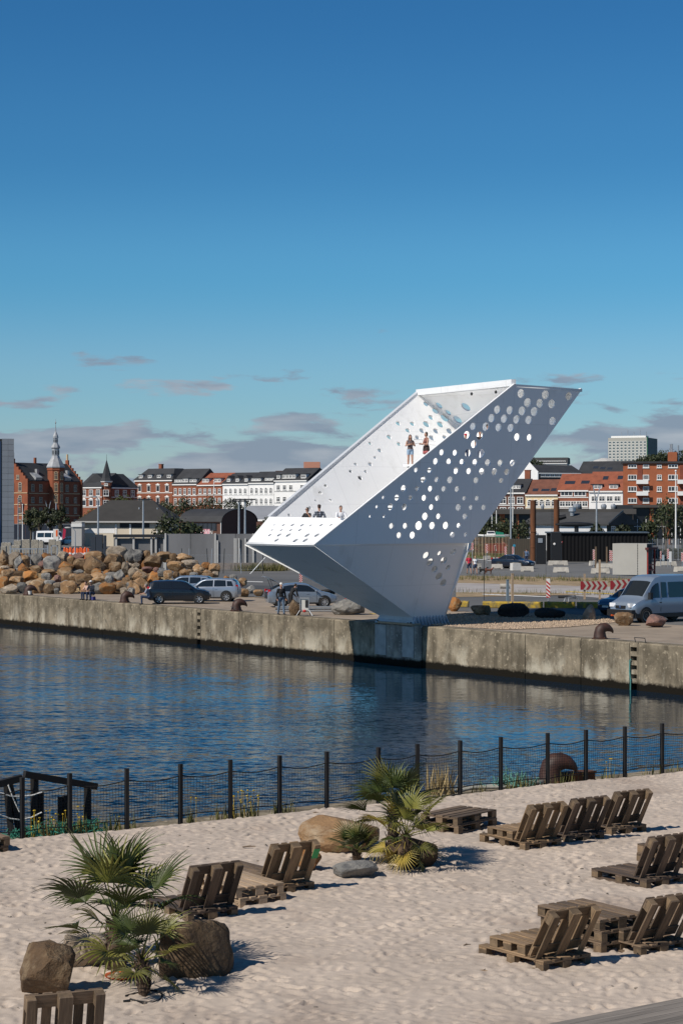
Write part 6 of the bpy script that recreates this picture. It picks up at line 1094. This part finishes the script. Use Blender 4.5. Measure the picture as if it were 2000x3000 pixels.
person('person in a black and green shirt seen through a tower hole', on_u(1428, -79.9, 8.5), 1.2, 1.80, None, (cloth('green_black', (.015,.015,.02)), .4), (NAVC, 1), hair=(HAIRD, 'short'), strap=cloth('lime_cloth', (.25,.5,.03)), group=GT)
person('person in a dark T-shirt seen between two tower holes', on_u(1405, -79.9, 8.2), .1, 1.72, None, (BLKC, .35), (GRYC, 1), hair=(HAIRD, 'short'), group=GT)
seat = dict(pel=(0,.05,.48), che=(0,-.04,.80), nek=(0,-.10,1.0), hed=(0,-.15,1.16), kl=(.13,-.40,.50), kr=(-.13,-.40,.50), al=(.13,-.38,.09), ar=(-.13,-.38,.09), el=(.25,-.18,.72), er=(-.25,-.18,.72), wl=(.10,-.40,.66), wr=(-.10,-.40,.66))
GQ = 'people on the far quay'
person('man in a white cap and dark jacket standing by the open car boot', gq(808, 1801), .5, 1.76, dict(kl=(.11,-.10,.5), al=(.11,-.16,.09), ar=(-.11,.14,.09), kr=(-.1,.03,.5)), (BLKC, 1), (JEAN, 1), cap=WHSK, group=GQ)
person('person in black bending beside the silver coupe', gp(851, 1788), 2.2, 1.70, dict(che=(0,-.18,1.22), nek=(0,-.30,1.36), hed=(0,-.38,1.48), el=(.25,-.3,1.05), er=(-.25,-.3,1.05), wl=(.15,-.45,.85), wr=(-.15,-.45,.85)), (BLKC, 1), (BLKC, 1), hair=(HAIRD, 'short'), group=GQ)
person('grey-haired angler in a blue shirt sitting on the black car boot', gq(424, 1771), -1.45, 1.74, seat, (GRYC, .45), (NAVC, 1), hair=(mat('grey_hair', (.22,.2,.19), .7), 'short'), group=GQ)
person('angler in a dark jacket and white cap sitting on a stool', gq(243, 1759), -.5, 1.74, seat, (cloth('dark_jacket', (.012,.016,.03)), 1), (NAVC, 1), cap=WHSK, group=GQ)
person('angler in a pale pink top crouching beside the stool', gq(229, 1758), -.9, 1.65, seat, (cloth('pale_pink', (.55,.36,.28)), .6), (NAVC, 1), hair=(HAIRD, 'short'), group=GQ)
t = thing('camp_stool', gq(243, 1758), -.5, 'small camp stool under the angler in the white cap', 'stool'); MB().box((0,.06,.40), (.34,.34,.03)).build('seat', NAVC, t)
for a, b in ((-.15,-.09),(.15,-.09),(-.15,.21),(.15,.21)): MB().tube((a,b,.39),(-a,b,0), .012, n=5).build('leg', STEEL, t)
t = thing('tackle_bag', gq(252, 1759), 0, 'blue tackle bag beside the seated anglers', 'bag'); MB().box((0,0,.12), (.36,.2,.22), taper=.85).build('body', cloth('blue_bag', (.06,.06,.22)), t); MB().path([(-.12,0,.22),(-.06,0,.32),(.06,0,.32),(.12,0,.22)], .012, 5).build('handle', BLKC, t)
for p0, p1, lb in (((237,1736,0),(196,1714,0),'fishing rod held by the seated anglers'),((416,1738,0),(378,1737,0),'fishing rod held by the angler on the car boot'),((676,1777,0),(712,1792,0),'fishing rod propped against the quay bollard')):
    Y = gp(p0[0], 1765 if p0[0] < 600 else 1790).y-.3; a = at(p0[0], p0[1], Y); b = at(p1[0], p1[1], Y-1.5); t = thing('fishing_rod', a, 0, lb, 'fishing rod', 'fishing rods'); MB().tube((0,0,0), b-a, .014, .006, 5).build('blank', BLKPL, t); MB().ell((b-a)*.12-up*.05, (.05,.03,.05), 8, 6).build('reel', DKSTEEL, t)
GC = 'people walking on the road'
stride = dict(kl=(.10,-.16,.5), al=(.10,-.22,.09), kr=(-.10,.06,.49), ar=(-.10,.20,.12), wl=(.26,.08,.92), wr=(-.24,-.2,.95))
person('man in a red polo shirt and navy shorts walking dogs', gp(1373, 1682), .35, 1.82, stride, (REDC, .42), (NAVC, .42), hair=(mat('grey_hair2', (.2,.16,.13), .7), 'short'), glasses=True, group=GC)
person('woman in a white top and dark skirt walking beside the man in red', gp(1391, 1682), .3, 1.70, stride, (WHC, .2), None, hair=(mat('blond_hair', (.30,.18,.09), .6), 'short'), skirt=NAVC, female=True, group=GC)
person('person in a blue-grey jacket walking away by the left rusty pile', gp(1541, 1655), math.pi, 1.78, None, (cloth('blue_jacket', (.10,.15,.24)), 1), (NAVC, 1), hair=(HAIRD, 'short'), group=GC)
def dog(loc, rz, m_, label):
    t = thing('dog', loc, rz, label, 'dog', 'dogs on leads'); t.scale = (.82, .82, .82); B = [('e', (.20,0,.50), (.20,.12,.15)), ('e', (-.05,0,.50), (.24,.10,.12)), ('e', (-.26,0,.51), (.14,.10,.13)), ('c', (.34,0,.56), .085, (.48,0,.70), .07), ('e', (.53,0,.74), (.10,.07,.075)), ('c', (.58,0,.72), .05, (.69,0,.69), .035), ('c', (.48,.05,.79), .025, (.45,.075,.70), .02), ('c', (.48,-.05,.79), .025, (.45,-.075,.70), .02), ('c', (-.38,0,.56), .03, (-.60,0,.50), .012)]
    for sg, o in ((.07,.05),(-.07,-.04)):
        B += [('c', (.28,sg,.44), .06, (.26+o,sg,.24), .032), ('c', (.26+o,sg,.24), .03, (.25+o*1.5,sg,.04), .024), ('c', (.25+o*1.5,sg,.035), .026, (.31+o*1.5,sg,.025), .024)]
        B += [('c', (-.28,sg,.46), .085, (-.22-o,sg,.30), .05), ('c', (-.22-o,sg,.30), .045, (-.38-o,sg,.20), .028), ('c', (-.38-o,sg,.20), .027, (-.36-o,sg,.04), .023), ('c', (-.36-o,sg,.035), .026, (-.29-o,sg,.025), .024)]
    blob(B, .016, 'body', m_, t); MB().lathe([(.085,-.02),(.09,0),(.085,.02)], 12).build('collar', RED, t).location = (.40,0,.63); LAST[0].rotation_euler = (0, rad(45), 0); return t
dog(gp(1413, 1682), 0.1, cloth('black_fur', (.012,.011,.010)), 'black dog beside the brown dog'); dog(gp(1430, 1683), -.1, cloth('brown_fur', (.10,.035,.018)), 'reddish brown dog in front of the black dog')
# ---------------------------------------------------------------- beach: net fence on the near quay
nf = thing('net_fence', (0, 0, 0), 0, 'black net fence on square posts along the edge of the beach', 'fence')
PX = [-190,-75,66,205,372,529,675,819,957,1108,1222,1347,1466,1603,1715,1829,1938,2050,2160]; PP = [on_u(x, FU, .05) for x in PX]
for p in PP: MB().box(p+Vector((0,0,.53)), (.066,.066,1.16), AV+RN.uniform(-.2,.2)).build('post', BLACK, nf)
NET = mat('black_net', (.006,.006,.007), .8); m = MB()
for a, b in zip(PP[:-1], PP[1:]):
    n = 10; tp = [a.lerp(b, i/n)+Vector((0,0,.90-.06*math.sin(math.pi*i/n))) for i in range(n+1)]; bt_ = [a.lerp(b, i/n)+Vector((0,0,.16+.03*math.sin(math.pi*i/n))) for i in range(n+1)]
    MB().path(tp, .011, 5).build('top_rope', BLACK, nf); MB().path(bt_, .010, 5).build('bottom_rope', BLACK, nf)
    q = MB(); nh = 13; nv = int((b-a).length/.06)
    at_ = lambda f, g_: a.lerp(b, f)+Vector((0,0,(.16+.03*math.sin(math.pi*f))*(1-g_)+(.90-.06*math.sin(math.pi*f))*g_))+U*.02*math.sin(f*9+g_*4)
    for k in range(1, nh): q.path([at_(i/n, k/nh) for i in range(n+1)], .0032, 3, False)
    for k in range(nv): f = (k+.5)/nv; q.path([at_(f, 0), at_(f, .5), at_(f, 1)], .003, 3, False)
    q.build('net', NET, nf)
# timber fender frame over the water at the left
fr = thing('timber_frame', (0, 0, 0), 0, 'dark timber landing frame with white ropes at the left edge', 'timber frame')
def fp(x, y, u=-32.62): return ray_plane(x, y, W(u, 0, 0), U)
for (xa, ya), (xb, yb), w_ in (((102,2275),(104,2445),.13),((122,2322),(121,2445),.085),((177,2334),(177,2440),.085),((193,2330),(194,2440),.11),((258,2300),(258,2430),.12)): MB().beam(fp(xa, ya), fp(xb, yb)-up*1.2, w_).build('post', BLACK, fr)
MB().beam(fp(72,2268,-32.5), fp(283,2304,-32.5), .11, .12).build('beam', BLACK, fr); MB().beam(fp(-60,2312,-32.5), fp(63,2279,-32.5), .11, .12).build('beam', BLACK, fr); MB().beam(fp(176,2354), fp(196,2352), .08).build('crosspiece', BLACK, fr)
MB().beam(fp(20,2298), fp(48,2430)-up*1, .10).build('brace', BLACK, fr); MB().beam(fp(28,2296), fp(76,2420)-up*.6, .10).build('brace', BLACK, fr)
for pts in (((-30,2306),(0,2322),(30,2332),(60,2334),(95,2330),(123,2321)),((-30,2372),(0,2387),(30,2398),(60,2402),(95,2394),(123,2380)),((25,2300),(40,2340),(58,2378))): MB().path([fp(x, y, -32.35) for x, y in pts], .014, 6).build('rope', ROPEW, fr)
q = on_u(1612, -31.95, 0); bollard((q.x, q.y, 0), .95, .05, 'large rusty horn bollard on the near quay behind the net fence')
q = on_u(1690, -31.9, 0); t = thing('rust_plate', q, AV, 'low rusty iron box on the near quay right of the bollard', 'iron box'); MB().box((0,0,.09), (.75,.3,.18)).build('body', RUST, t); MB().box((0,0,.19), (.8,.34,.03)).build('lid', RUST, t)
def tangle(name, x0, x1, u, n, mt, label, h=.10, rr=.012):
    m = MB(); r = random.Random(n)
    for i in range(n):
        x = r.uniform(x0, x1); p = on_u(x, u+r.uniform(-.22, .22), .03); pts = []
        for k in range(7): p = p+Vector((r.gauss(0,.09), r.gauss(0,.07), 0)); pts.append(Vector((p.x, p.y, .02+abs(r.gauss(0, h)))))
        m.path(pts, rr, 4)
    return tag(m.build(name, mt), label, name.replace('_', ' '), kind='stuff')
NETG = mat('green_net', (.02,.16,.11), .8); tangle('fishing_net', 20, 285, -31.75, 110, NETG, 'green fishing net heaped along the near quay edge'); tangle('fishing_net', 1475, 1520, -31.9, 40, mat('teal_net', (.10,.26,.22), .8), 'small pale green net bundle left of the near bollard', .12)
for k in range(3):
    r = random.Random(k+40); pts = [on_u(1230+i*30, -31.75-.1*k+r.uniform(-.06,.06), .06+r.uniform(0,.04)) for i in range(13)]; t = thing('mooring_rope', pts[0], 0, ('pale mooring rope lying nearest the fence', 'pale mooring rope in the middle of three by the bollard', 'pale mooring rope nearest the water by the bollard')[k], 'rope'); MB().path([p-pts[0] for p in pts], .032, 6).build('strand', mat('old_rope_%d' % k, (.34,.33,.28), .9, var=.3, scale=12), t, smooth=True)
# weeds by the fence
def fpx(xs, u): 
    out = []
    for x in xs: q = on_u(x, u, .05); out.append((x, 1500+F*(H-.05)/q.y))
    return out
r = random.Random(9)
weeds('weeds', fpx([r.uniform(80, 420) for i in range(30)], FU-.15), 130, .1, .4, GRASS, 'weeds along the fence at the left', .05, .10)
weeds('weeds', fpx([676,690,720,735,818,840,560,640], FU-.1), 200, .06, .35, GRASS, 'weed tufts at the middle fence posts', .05, .08)
weeds('weeds', fpx([1270,1275,1285,1290,1300,1305,1310], FU-.35), 80, .3, .65, DRYG, 'tall dry grass right of the palm behind the fence', .05, .10)
weeds('weeds', fpx([1400,1500,1520,1560,1590,1640,1650,1770,1780,1790,1960,1980]+[r.uniform(1380,1990) for i in range(10)], FU-.2), 200, .06, .34, GRASS, 'weeds along the fence at the right', .05, .12)
weeds('weeds', [(r.uniform(1330, 1990), 0) for i in range(1)] and fpx([1400,1660,1690,1900], FU+.4), 90, .03, .1, GRASS, 'tiny weeds sprouting in the sand by the fence', .15, .3)
FLW = mat('yellow_flowers', (.55,.38,.02), .7); m = MB(); r = random.Random(12)
for x in [r.uniform(90, 260) for i in range(26)]+[r.uniform(670, 760) for i in range(22)]+[1775,1785,1790,560,575,350]:
    p = on_u(x, FU-.15+r.uniform(-.1,.1), r.uniform(.25,.55)); m.ell(p, (.022,.022,.014), 6, 4); m.tube(Vector((p.x, p.y, 0)), p, .003, n=3)
tag(m.build('wild_flowers', FLW), 'small yellow flowers among the weeds by the fence', 'flowers', kind='stuff')
# ---------------------------------------------------------------- pallets
PM = {}
def bmesh_box(L_, w_, t_, mt):
    k = (round(L_,3), round(w_,3), round(t_,3), mt.name)
    if k not in PM:
        m = MB(); c = .004
        m.rings([[(x, -w_/2+e, -t_/2+c), (x, -w_/2+c+e, -t_/2), (x, w_/2-c-e, -t_/2), (x, w_/2-e, -t_/2+c), (x, w_/2-e, t_/2-c), (x, w_/2-c-e, t_/2), (x, -w_/2+c+e, t_/2), (x, -w_/2+e, t_/2-c)] for x, e in ((-L_/2,.003),(-L_/2+.004,0),(L_/2-.004,0),(L_/2,.003))]); PM[k] = m.mesh('board', mt)
    return PM[k]
def put(name, me, parent, M): o = bpy.data.objects.new(name, me); C.objects.link(o); o.parent = parent; o.matrix_basis = M; return o
RZ90 = Matrix.Rotation(math.pi/2, 4, 'Z')
BLKW = mat('block_wood', (.14,.095,.055), .85, var=.3, scale=14, stretch=(1,1,1), bump=.2, bscale=20, rand=.3)
def pallet(parent, M, L_=1.2, wood=WDGREY, half=False, rr=None, stamp=None):
    rr = rr or RN; T = lambda x, y, z: M@Matrix.Translation((x, y, z))@Matrix.Rotation(rr.uniform(-.006, .006), 4, 'Z')
    xs = [L_/2-.0725] if half else [-L_/2+.0725, 0, L_/2-.0725]
    for y, w_ in ((-.35,.1),(0,.145),(.35,.1)):
        put('runner', bmesh_box(L_, w_, .022, wood), parent, T(0, y, .011))
        for x in xs:
            b = put('block', bmesh_box(.145, w_, .078, BLKW if wood is not WDPALE else wood), parent, T(x, y, .061))
            if stamp and y == .35 and x == stamp[1]:
                s_ = put('stamp', STAMPS[stamp[0]], b, Matrix.Translation((0, w_/2+.0015, 0))@Matrix.Rotation(math.pi, 4, 'Z')@Matrix.Rotation(rad(90), 4, 'X'))
    for x in xs+([-L_/2+.09] if half else []): put('cross_board', bmesh_box(.8, .145, .022, wood), parent, T(x, 0, .111)@RZ90)
    for y, w_ in ((-.3275,.145),(-.165,.1),(0,.145),(.165,.1),(.3275,.145)): put('deck_board', bmesh_box(L_, w_, .022, wood), parent, T(0, y, .133))
STAMPS = {}
INK = mat('stamp_ink', (.035,.022,.015), .9)
for s_ in ('EUR', 'EPAL'):
    me = text_mesh(s_, .036 if s_ == 'EUR' else .03, INK, 'stamp', .0005); m = MB(); m.v = [tuple(v.co) for v in me.vertices]; m.f = [tuple(p.vertices) for p in me.polygons]
    n = 28; R = [[(math.cos(2*math.pi*k/n)*a, math.sin(2*math.pi*k/n)*b, 0) for k in range(n)] for a, b in ((.062,.032),(.057,.028))]; m.rings(R, caps=False); STAMPS[s_] = m.mesh('stamp', INK)
CRZ = math.atan2(.8177, -.5757); SZ = .135
WD2 = mat('brown_wood', (.19,.125,.07), .85, var=.4, scale=3, stretch=(1.2,14,14), bump=.35, bscale=8, rand=.45); WD3 = mat('dark_wood', (.085,.058,.04), .85, var=.4, scale=3, stretch=(1.2,14,14), bump=.35, bscale=8, rand=.5)
def chair(x, y, label, style='single', rz=CRZ, wood=None, stamp=None, loc=None, seed=0, sticker=False, tiltd=27, name='pallet_chair'):
    wood = wood or (WDGREY, WD2, WD3)[seed % 3]
    p = loc or gp(x, y, SZ); t = thing(name, p, rz, label, 'pallet chair', 'chairs made of pallets'); rr = random.Random(seed+5); t.rotation_euler[2] += rr.uniform(-.05,.05); tiltd += rr.uniform(-4,5)
    pallet(t, Matrix.Translation((.6, -.4, 0)), wood=wood, rr=rr, stamp=stamp)
    if style == 'double': pallet(t, Matrix.Translation((.66, -.4, .146)), L_=.66, wood=wood, rr=rr)
    tl = rad(tiltd); a = Vector((-math.sin(tl), 0, math.cos(tl))); c = Vector((math.cos(tl), 0, math.sin(tl))); L_ = .70; b = c.cross(a)
    o = Vector((.16, -.4, .10))+a*L_/2; M = Matrix((a, b, c)).transposed().to_4x4(); M.translation = o
    pallet(t, M, L_=L_, wood=wood, half=True, rr=rr)
    if sticker: put('sticker', MB().box((0,0,0), (.17,.105,.004)).mesh('sticker', mat('green_label', (.04,.32,.10), .6)), t, M@Matrix.Translation((.2, .35, -.006)))
    return t
def stack(x, y, n, label, rz=CRZ, wood=WDGREY, loc=None, seed=0, stamp=None):
    p = loc or gp(x, y, SZ); t = thing('pallet_stack', p, rz, label, 'pallet stack', 'stacked pallets'); rr = random.Random(seed+77)
    for k in range(n): pallet(t, Matrix.Translation((.6+rr.uniform(-.02,.02), -.4+rr.uniform(-.02,.02), .1455*k))@Matrix.Rotation(rr.uniform(-.02,.02), 4, 'Z'), wood=wood, rr=rr, stamp=stamp)
    return t
chair(1590, 2852, 'pallet chair nearest the bottom right with a stepped seat', 'double', seed=1)
stack(0, 0, 3, 'stack of three pallets between the two right-hand chairs', seed=2, loc=gp(1576, 2748, SZ)+U*1.2)
chair(1876, 2806, 'pallet chair at the right edge beside the stack of three', 'double', seed=3)
chair(1892, 2606, 'pallet chair with a flat boarded seat at the right edge', 'single', seed=5)
stack(0, 0, 2, 'pallet pair behind the flat-seated chair at the right edge', seed=6, loc=gp(1864, 2524, SZ)+U*1.2)
chair(1537, 2495, 'left chair of the row of three below the bollard, stepped seat', 'double', seed=7)
chair(1664, 2474, 'middle chair of the row of three below the bollard', 'single', seed=8)
chair(1790, 2450, 'right chair of the row of three below the bollard', 'single', seed=9)
stack(0, 0, 2, 'two dark pallets stacked alone right of the palms', rz=math.atan2(.77,.63), seed=10, loc=gp(1340, 2443, SZ)+Vector((-.62,.50,0)))
chair(551, 2704, 'pallet chair between the left palm and the stamped stack', 'single', stamp=('EPAL', -.5275), seed=11)
stack(699, 2662, 2, 'two pale pallets with stamped blocks between the two left chairs', wood=WDPALE, stamp=('EUR', -.5275), seed=12)
chair(786, 2628, 'pallet chair with a green sticker on its back', 'single', sticker=True, seed=13)
stack(655, 2600, 1, 'single weathered pallet behind the stamped stack', seed=14, loc=gp(690, 2596, SZ))
chair(0, 0, 'pallet chair back cut off by the bottom edge at left', 'single', rz=CRZ-.28, loc=Vector((-3.12, 19.75, .13)), seed=15, tiltd=14)
stack(0, 0, 2, 'pallet stack cut off by the left edge near the fence', loc=gp(-105, 2516, SZ), seed=16)
# ---------------------------------------------------------------- beach boulders
for x, yb, w_, h, c, lb, sd_, tl in ((132,2925,.62,.64,'brown','blocky rusty brown boulder with pointed top at lower left',13,.18),(243,2842,.68,.46,'pale','low pale boulder behind the left palms',12,.05),(567,2876,.84,.78,'dark','large dark brown boulder in the shade of the left palm',14,0),(990,2500,1.25,.68,'tan','largest tan boulder behind the small palm',9,0),(902,2556,.44,.40,'orange','small rusty boulder behind the stickered chair',4,0),(1038,2580,.76,.30,'grey','low grey-green slab boulder in the middle of the sand',8,0),(1212,2546,.72,.56,'dark','dark faceted boulder under the right palm',7,.1)):  # dark one by the left palm has its shade painted into the colour
    p = gp(x, yb, SZ); boulder((p.x, p.y+w_*.35, p.z), (w_, w_*.85, h), c, lb, sd_, RN.uniform(-.3,.3), 'boulders on the beach', tl)
# ---------------------------------------------------------------- fan palms
def palm_leaf_mat(name, a, b):
    m = mat(name, a, .45, col2=b, scale=3, rand=.35, spec=.4); return m
PL = {'green': palm_leaf_mat('palm_green', (.030,.046,.011), (.068,.088,.020)), 'olive': palm_leaf_mat('palm_olive', (.12,.13,.024), (.19,.175,.04)), 'yellow': palm_leaf_mat('palm_yellow', (.32,.22,.04), (.22,.19,.04))}
PF = {}
def frond_mesh(seed, mt, R=.5, pet=.4):
    k = (seed, mt.name, R, pet)
    if k in PF: return PF[k]
    r = random.Random(seed); m = MB(); n = 22; spread = rad(r.uniform(85, 118)); droop = r.uniform(.15, .7)
    m.path([(0,0,0), (pet*.5,0,.015), (pet,0,0)], [.012,.008,.007], 5)
    for i in range(n):
        f = i/(n-1)*2-1; a = f*spread; L_ = R*(1-.28*abs(f)**1.5)*r.uniform(.88, 1.08); d = Vector((math.cos(a), math.sin(a), 0)); s_ = Vector((-d.y, d.x, 0)); pts = []; seg = 6
        tipd = r.uniform(.6, 1.6)
        for q in range(seg+1):
            g_ = q/seg; rr_ = L_*g_; z = .12*R*math.sin(min(1, g_*1.2)*1.5)-droop*R*.35*g_**3*tipd; fold = .30*R*.12*abs(math.sin(f*3))
            w_ = .52*(2*spread/(n-1))*min(rr_, .42*L_)*(1-.97*max(0, (g_-.42)/.58)**.9)+.002
            c_ = Vector((pet, 0, 0))+d*rr_*(1-.12*g_*droop)+Vector((0,0,z+.15*R*(f*f)*g_)); pts += [c_-s_*w_*.8+up*w_*.75, c_, c_+s_*w_*.8+up*w_*.75]
        m.add(pts, [(q*3+j, q*3+j+1, q*3+j+4, q*3+j+3) for q in range(seg) for j in range(2)])
    PF[k] = m.mesh('frond', mt, True); return PF[k]
TRK = mat('palm_trunk', (.075,.048,.03), .95, var=.5, scale=9, stretch=(1,1,3), bump=1., bscale=14)
def palm(p, th, label, seed, n=22, R=.5, pet=.45, mix=('green',), lean=(0,0), tr=.10, emin=-35, emax=80, name='fan_palm', azc=None):
    r = random.Random(seed); t = thing(name, p, 0, label, 'palm', 'fan palms on the beach'); cr = Vector((lean[0], lean[1], th)); m = MB(); pts = []; rr_ = []
    for i in range(9): f = i/8; pts.append(Vector((lean[0]*f, lean[1]*f, -.06+(th+.06)*f))); rr_.append(tr*(1.15-.3*f)*(1+.08*(-1)**i))
    m.path(pts, rr_, 12); m.build('trunk', TRK, t)
    fb = MB()
    for i in range(60):
        a = r.uniform(0, 6.28); f = r.uniform(.05, 1); b = cr*f+Vector((math.cos(a), math.sin(a), 0))*tr*(1.1-.25*f); o = Vector((math.cos(a)*.05, math.sin(a)*.05, .11)); fb.path([b, b+o*.6, b+o], [.014,.009,.003], 4)
    fb.build('leaf_stubs', TRK, t)
    for i in range(n):
        az_ = i*2.399+r.uniform(-.3,.3); e = rad(emin+(emax-emin)*((i+.5)/n)**.85+r.uniform(-6,6)); sc = r.uniform(.8, 1.12)*(1 if e > 0 else .9)
        kind = mix[i % len(mix)] if i > n*.12 else mix[-1]
        o = link('frond', frond_mesh(r.randrange(5), PL[kind], R, pet), t); o.location = cr*(1-.12*(1-i/n)); o.scale = (sc, sc, sc)
        o.rotation_mode = 'XYZ'; o.rotation_euler = (r.uniform(-.5,.5), -e, az_)
    return t
palm(gp(344, 2846, SZ), .60, 'tall fan palm at lower left with a thick trunk', 3, 21, .62, .64, ('green','green','green','olive'), (-.02,.02), .11, -38, 82)
palm(gp(420, 2915, SZ), .42, 'smaller fan palm standing in front of the tall left one', 8, 13, .38, .36, ('green','green','olive'), (-.02,0), .05, -45, 76)
palm(gp(1150, 2528, SZ), .86, 'tall dark fan palm behind the faceted boulder', 5, 18, .50, .46, ('green','green','olive'), (.0,.05), .09, -28, 80)
palm(gp(1188, 2550, SZ), .55, 'yellow-green fan palm in front of the tall dark one', 6, 18, .46, .42, ('olive','olive','green','olive','yellow'), (.0,0), .07, -70, 80)
palm(gp(1045, 2530, SZ), .2, 'small young fan palm before the tan boulder', 9, 14, .33, .22, ('green','green','olive'), (0,0), .035, -10, 78)
t = thing('plant_saucer', gp(356, 2866, SZ), 0, 'orange plastic plant saucer half buried by the left palm', 'saucer'); MB().lathe([(.12,.0),(.20,.035),(.205,.045),(.19,.04),(.11,.012)], 24).build('rim', mat('terracotta', (.55,.12,.04), .6), t); MB().lathe([(.02,.02),(.17,.03),(.02,.045)], 20).build('soil', DIRT, t)
t = thing('hose', gp(425, 2924, SZ), 0, 'black hose loop around the base of the small palm', 'hose'); MB().path([(.22*math.cos(a)-.02, .25*math.sin(a), .02+.02*math.sin(a*2)) for a in [i*.42-2.2 for i in range(13)]], .012, 6).build('tube', BLKPL, t); MB().tube((-.15,-.2,.02),(-.22,-.24,.02), .018, n=6).build('fitting', DKSTEEL, t)
for i, (x, y, L_, rz, lb) in enumerate(((1412,2846,.17,-.2,'thin driftwood stick left of the bottom right chair'),(922,2382,.28,.1,'dark stick lying in the sand behind the tan boulder'),(730,2481,.22,.1,'dark twig on the sand above the stickered chair'),(1366,2770,.12,.5,'short twig on the sand in the middle'))):
    p = gp(x, y, SZ+.02); t = thing('driftwood', p, rz, lb, 'stick'); MB().path([(-L_/2,0,0),(0,.01,.01),(L_/2,0,.005)], [.010,.013,.006], 6).build('stick', WDGREY, t); MB().path([(0,.01,.01),(.03,.05,.02)], [.006,.003], 4).build('twig', WDGREY, t)
t = thing('glass_jar', gp(1760, 2566, SZ), .4, 'clear glass jar lying under the flat-seated pallet', 'jar'); jm = MB().lathe([(.045,0),(.05,.01),(.05,.12),(.035,.14),(.035,.16)], 14); jm.build('body', mat('jar_glass', (.5,.52,.5), .1, spec=.9), t).rotation_euler = (rad(90),0,rad(80)); LAST[0].location = (0,0,.06); MB().lathe([(.038,0),(.038,.02)], 14).build('lid', STEEL, t, loc=(.14,.02,.05))
m = MB(); r = random.Random(21)
for i in range(420):
    x, y = r.uniform(-5, 7.5), r.uniform(21, 41)
    if Vector((x, y, 0)).dot(U) < FU+.3: continue
    s_ = r.uniform(.008, .024); m.ell((x, y, SZ+.012), (s_*r.uniform(.8,1.6), s_, s_*.6), 6, 4)
tag(m.build('pebbles', mat('pebble', (.20,.17,.14), .9, var=.5, scale=3)), 'scattered small pebbles and bark chips on the sand', 'pebbles', kind='stuff')
# palette of small litter on the sand near the fence
p = gp(1676, 2362, SZ); t = thing('litter', p, 0, 'scrap of white plastic on the sand above the row of chairs', 'litter'); MB().add([(-.08,0,.01),(.06,-.03,.03),(.09,.05,.015),(-.03,.06,.05)], [(0,1,2,3)]).build('sheet', WWHITE, t); MB().add([(-.03,.06,.05),(.09,.05,.015),(.05,.1,.01)], [(0,1,2)]).build('fold', WWHITE, t)
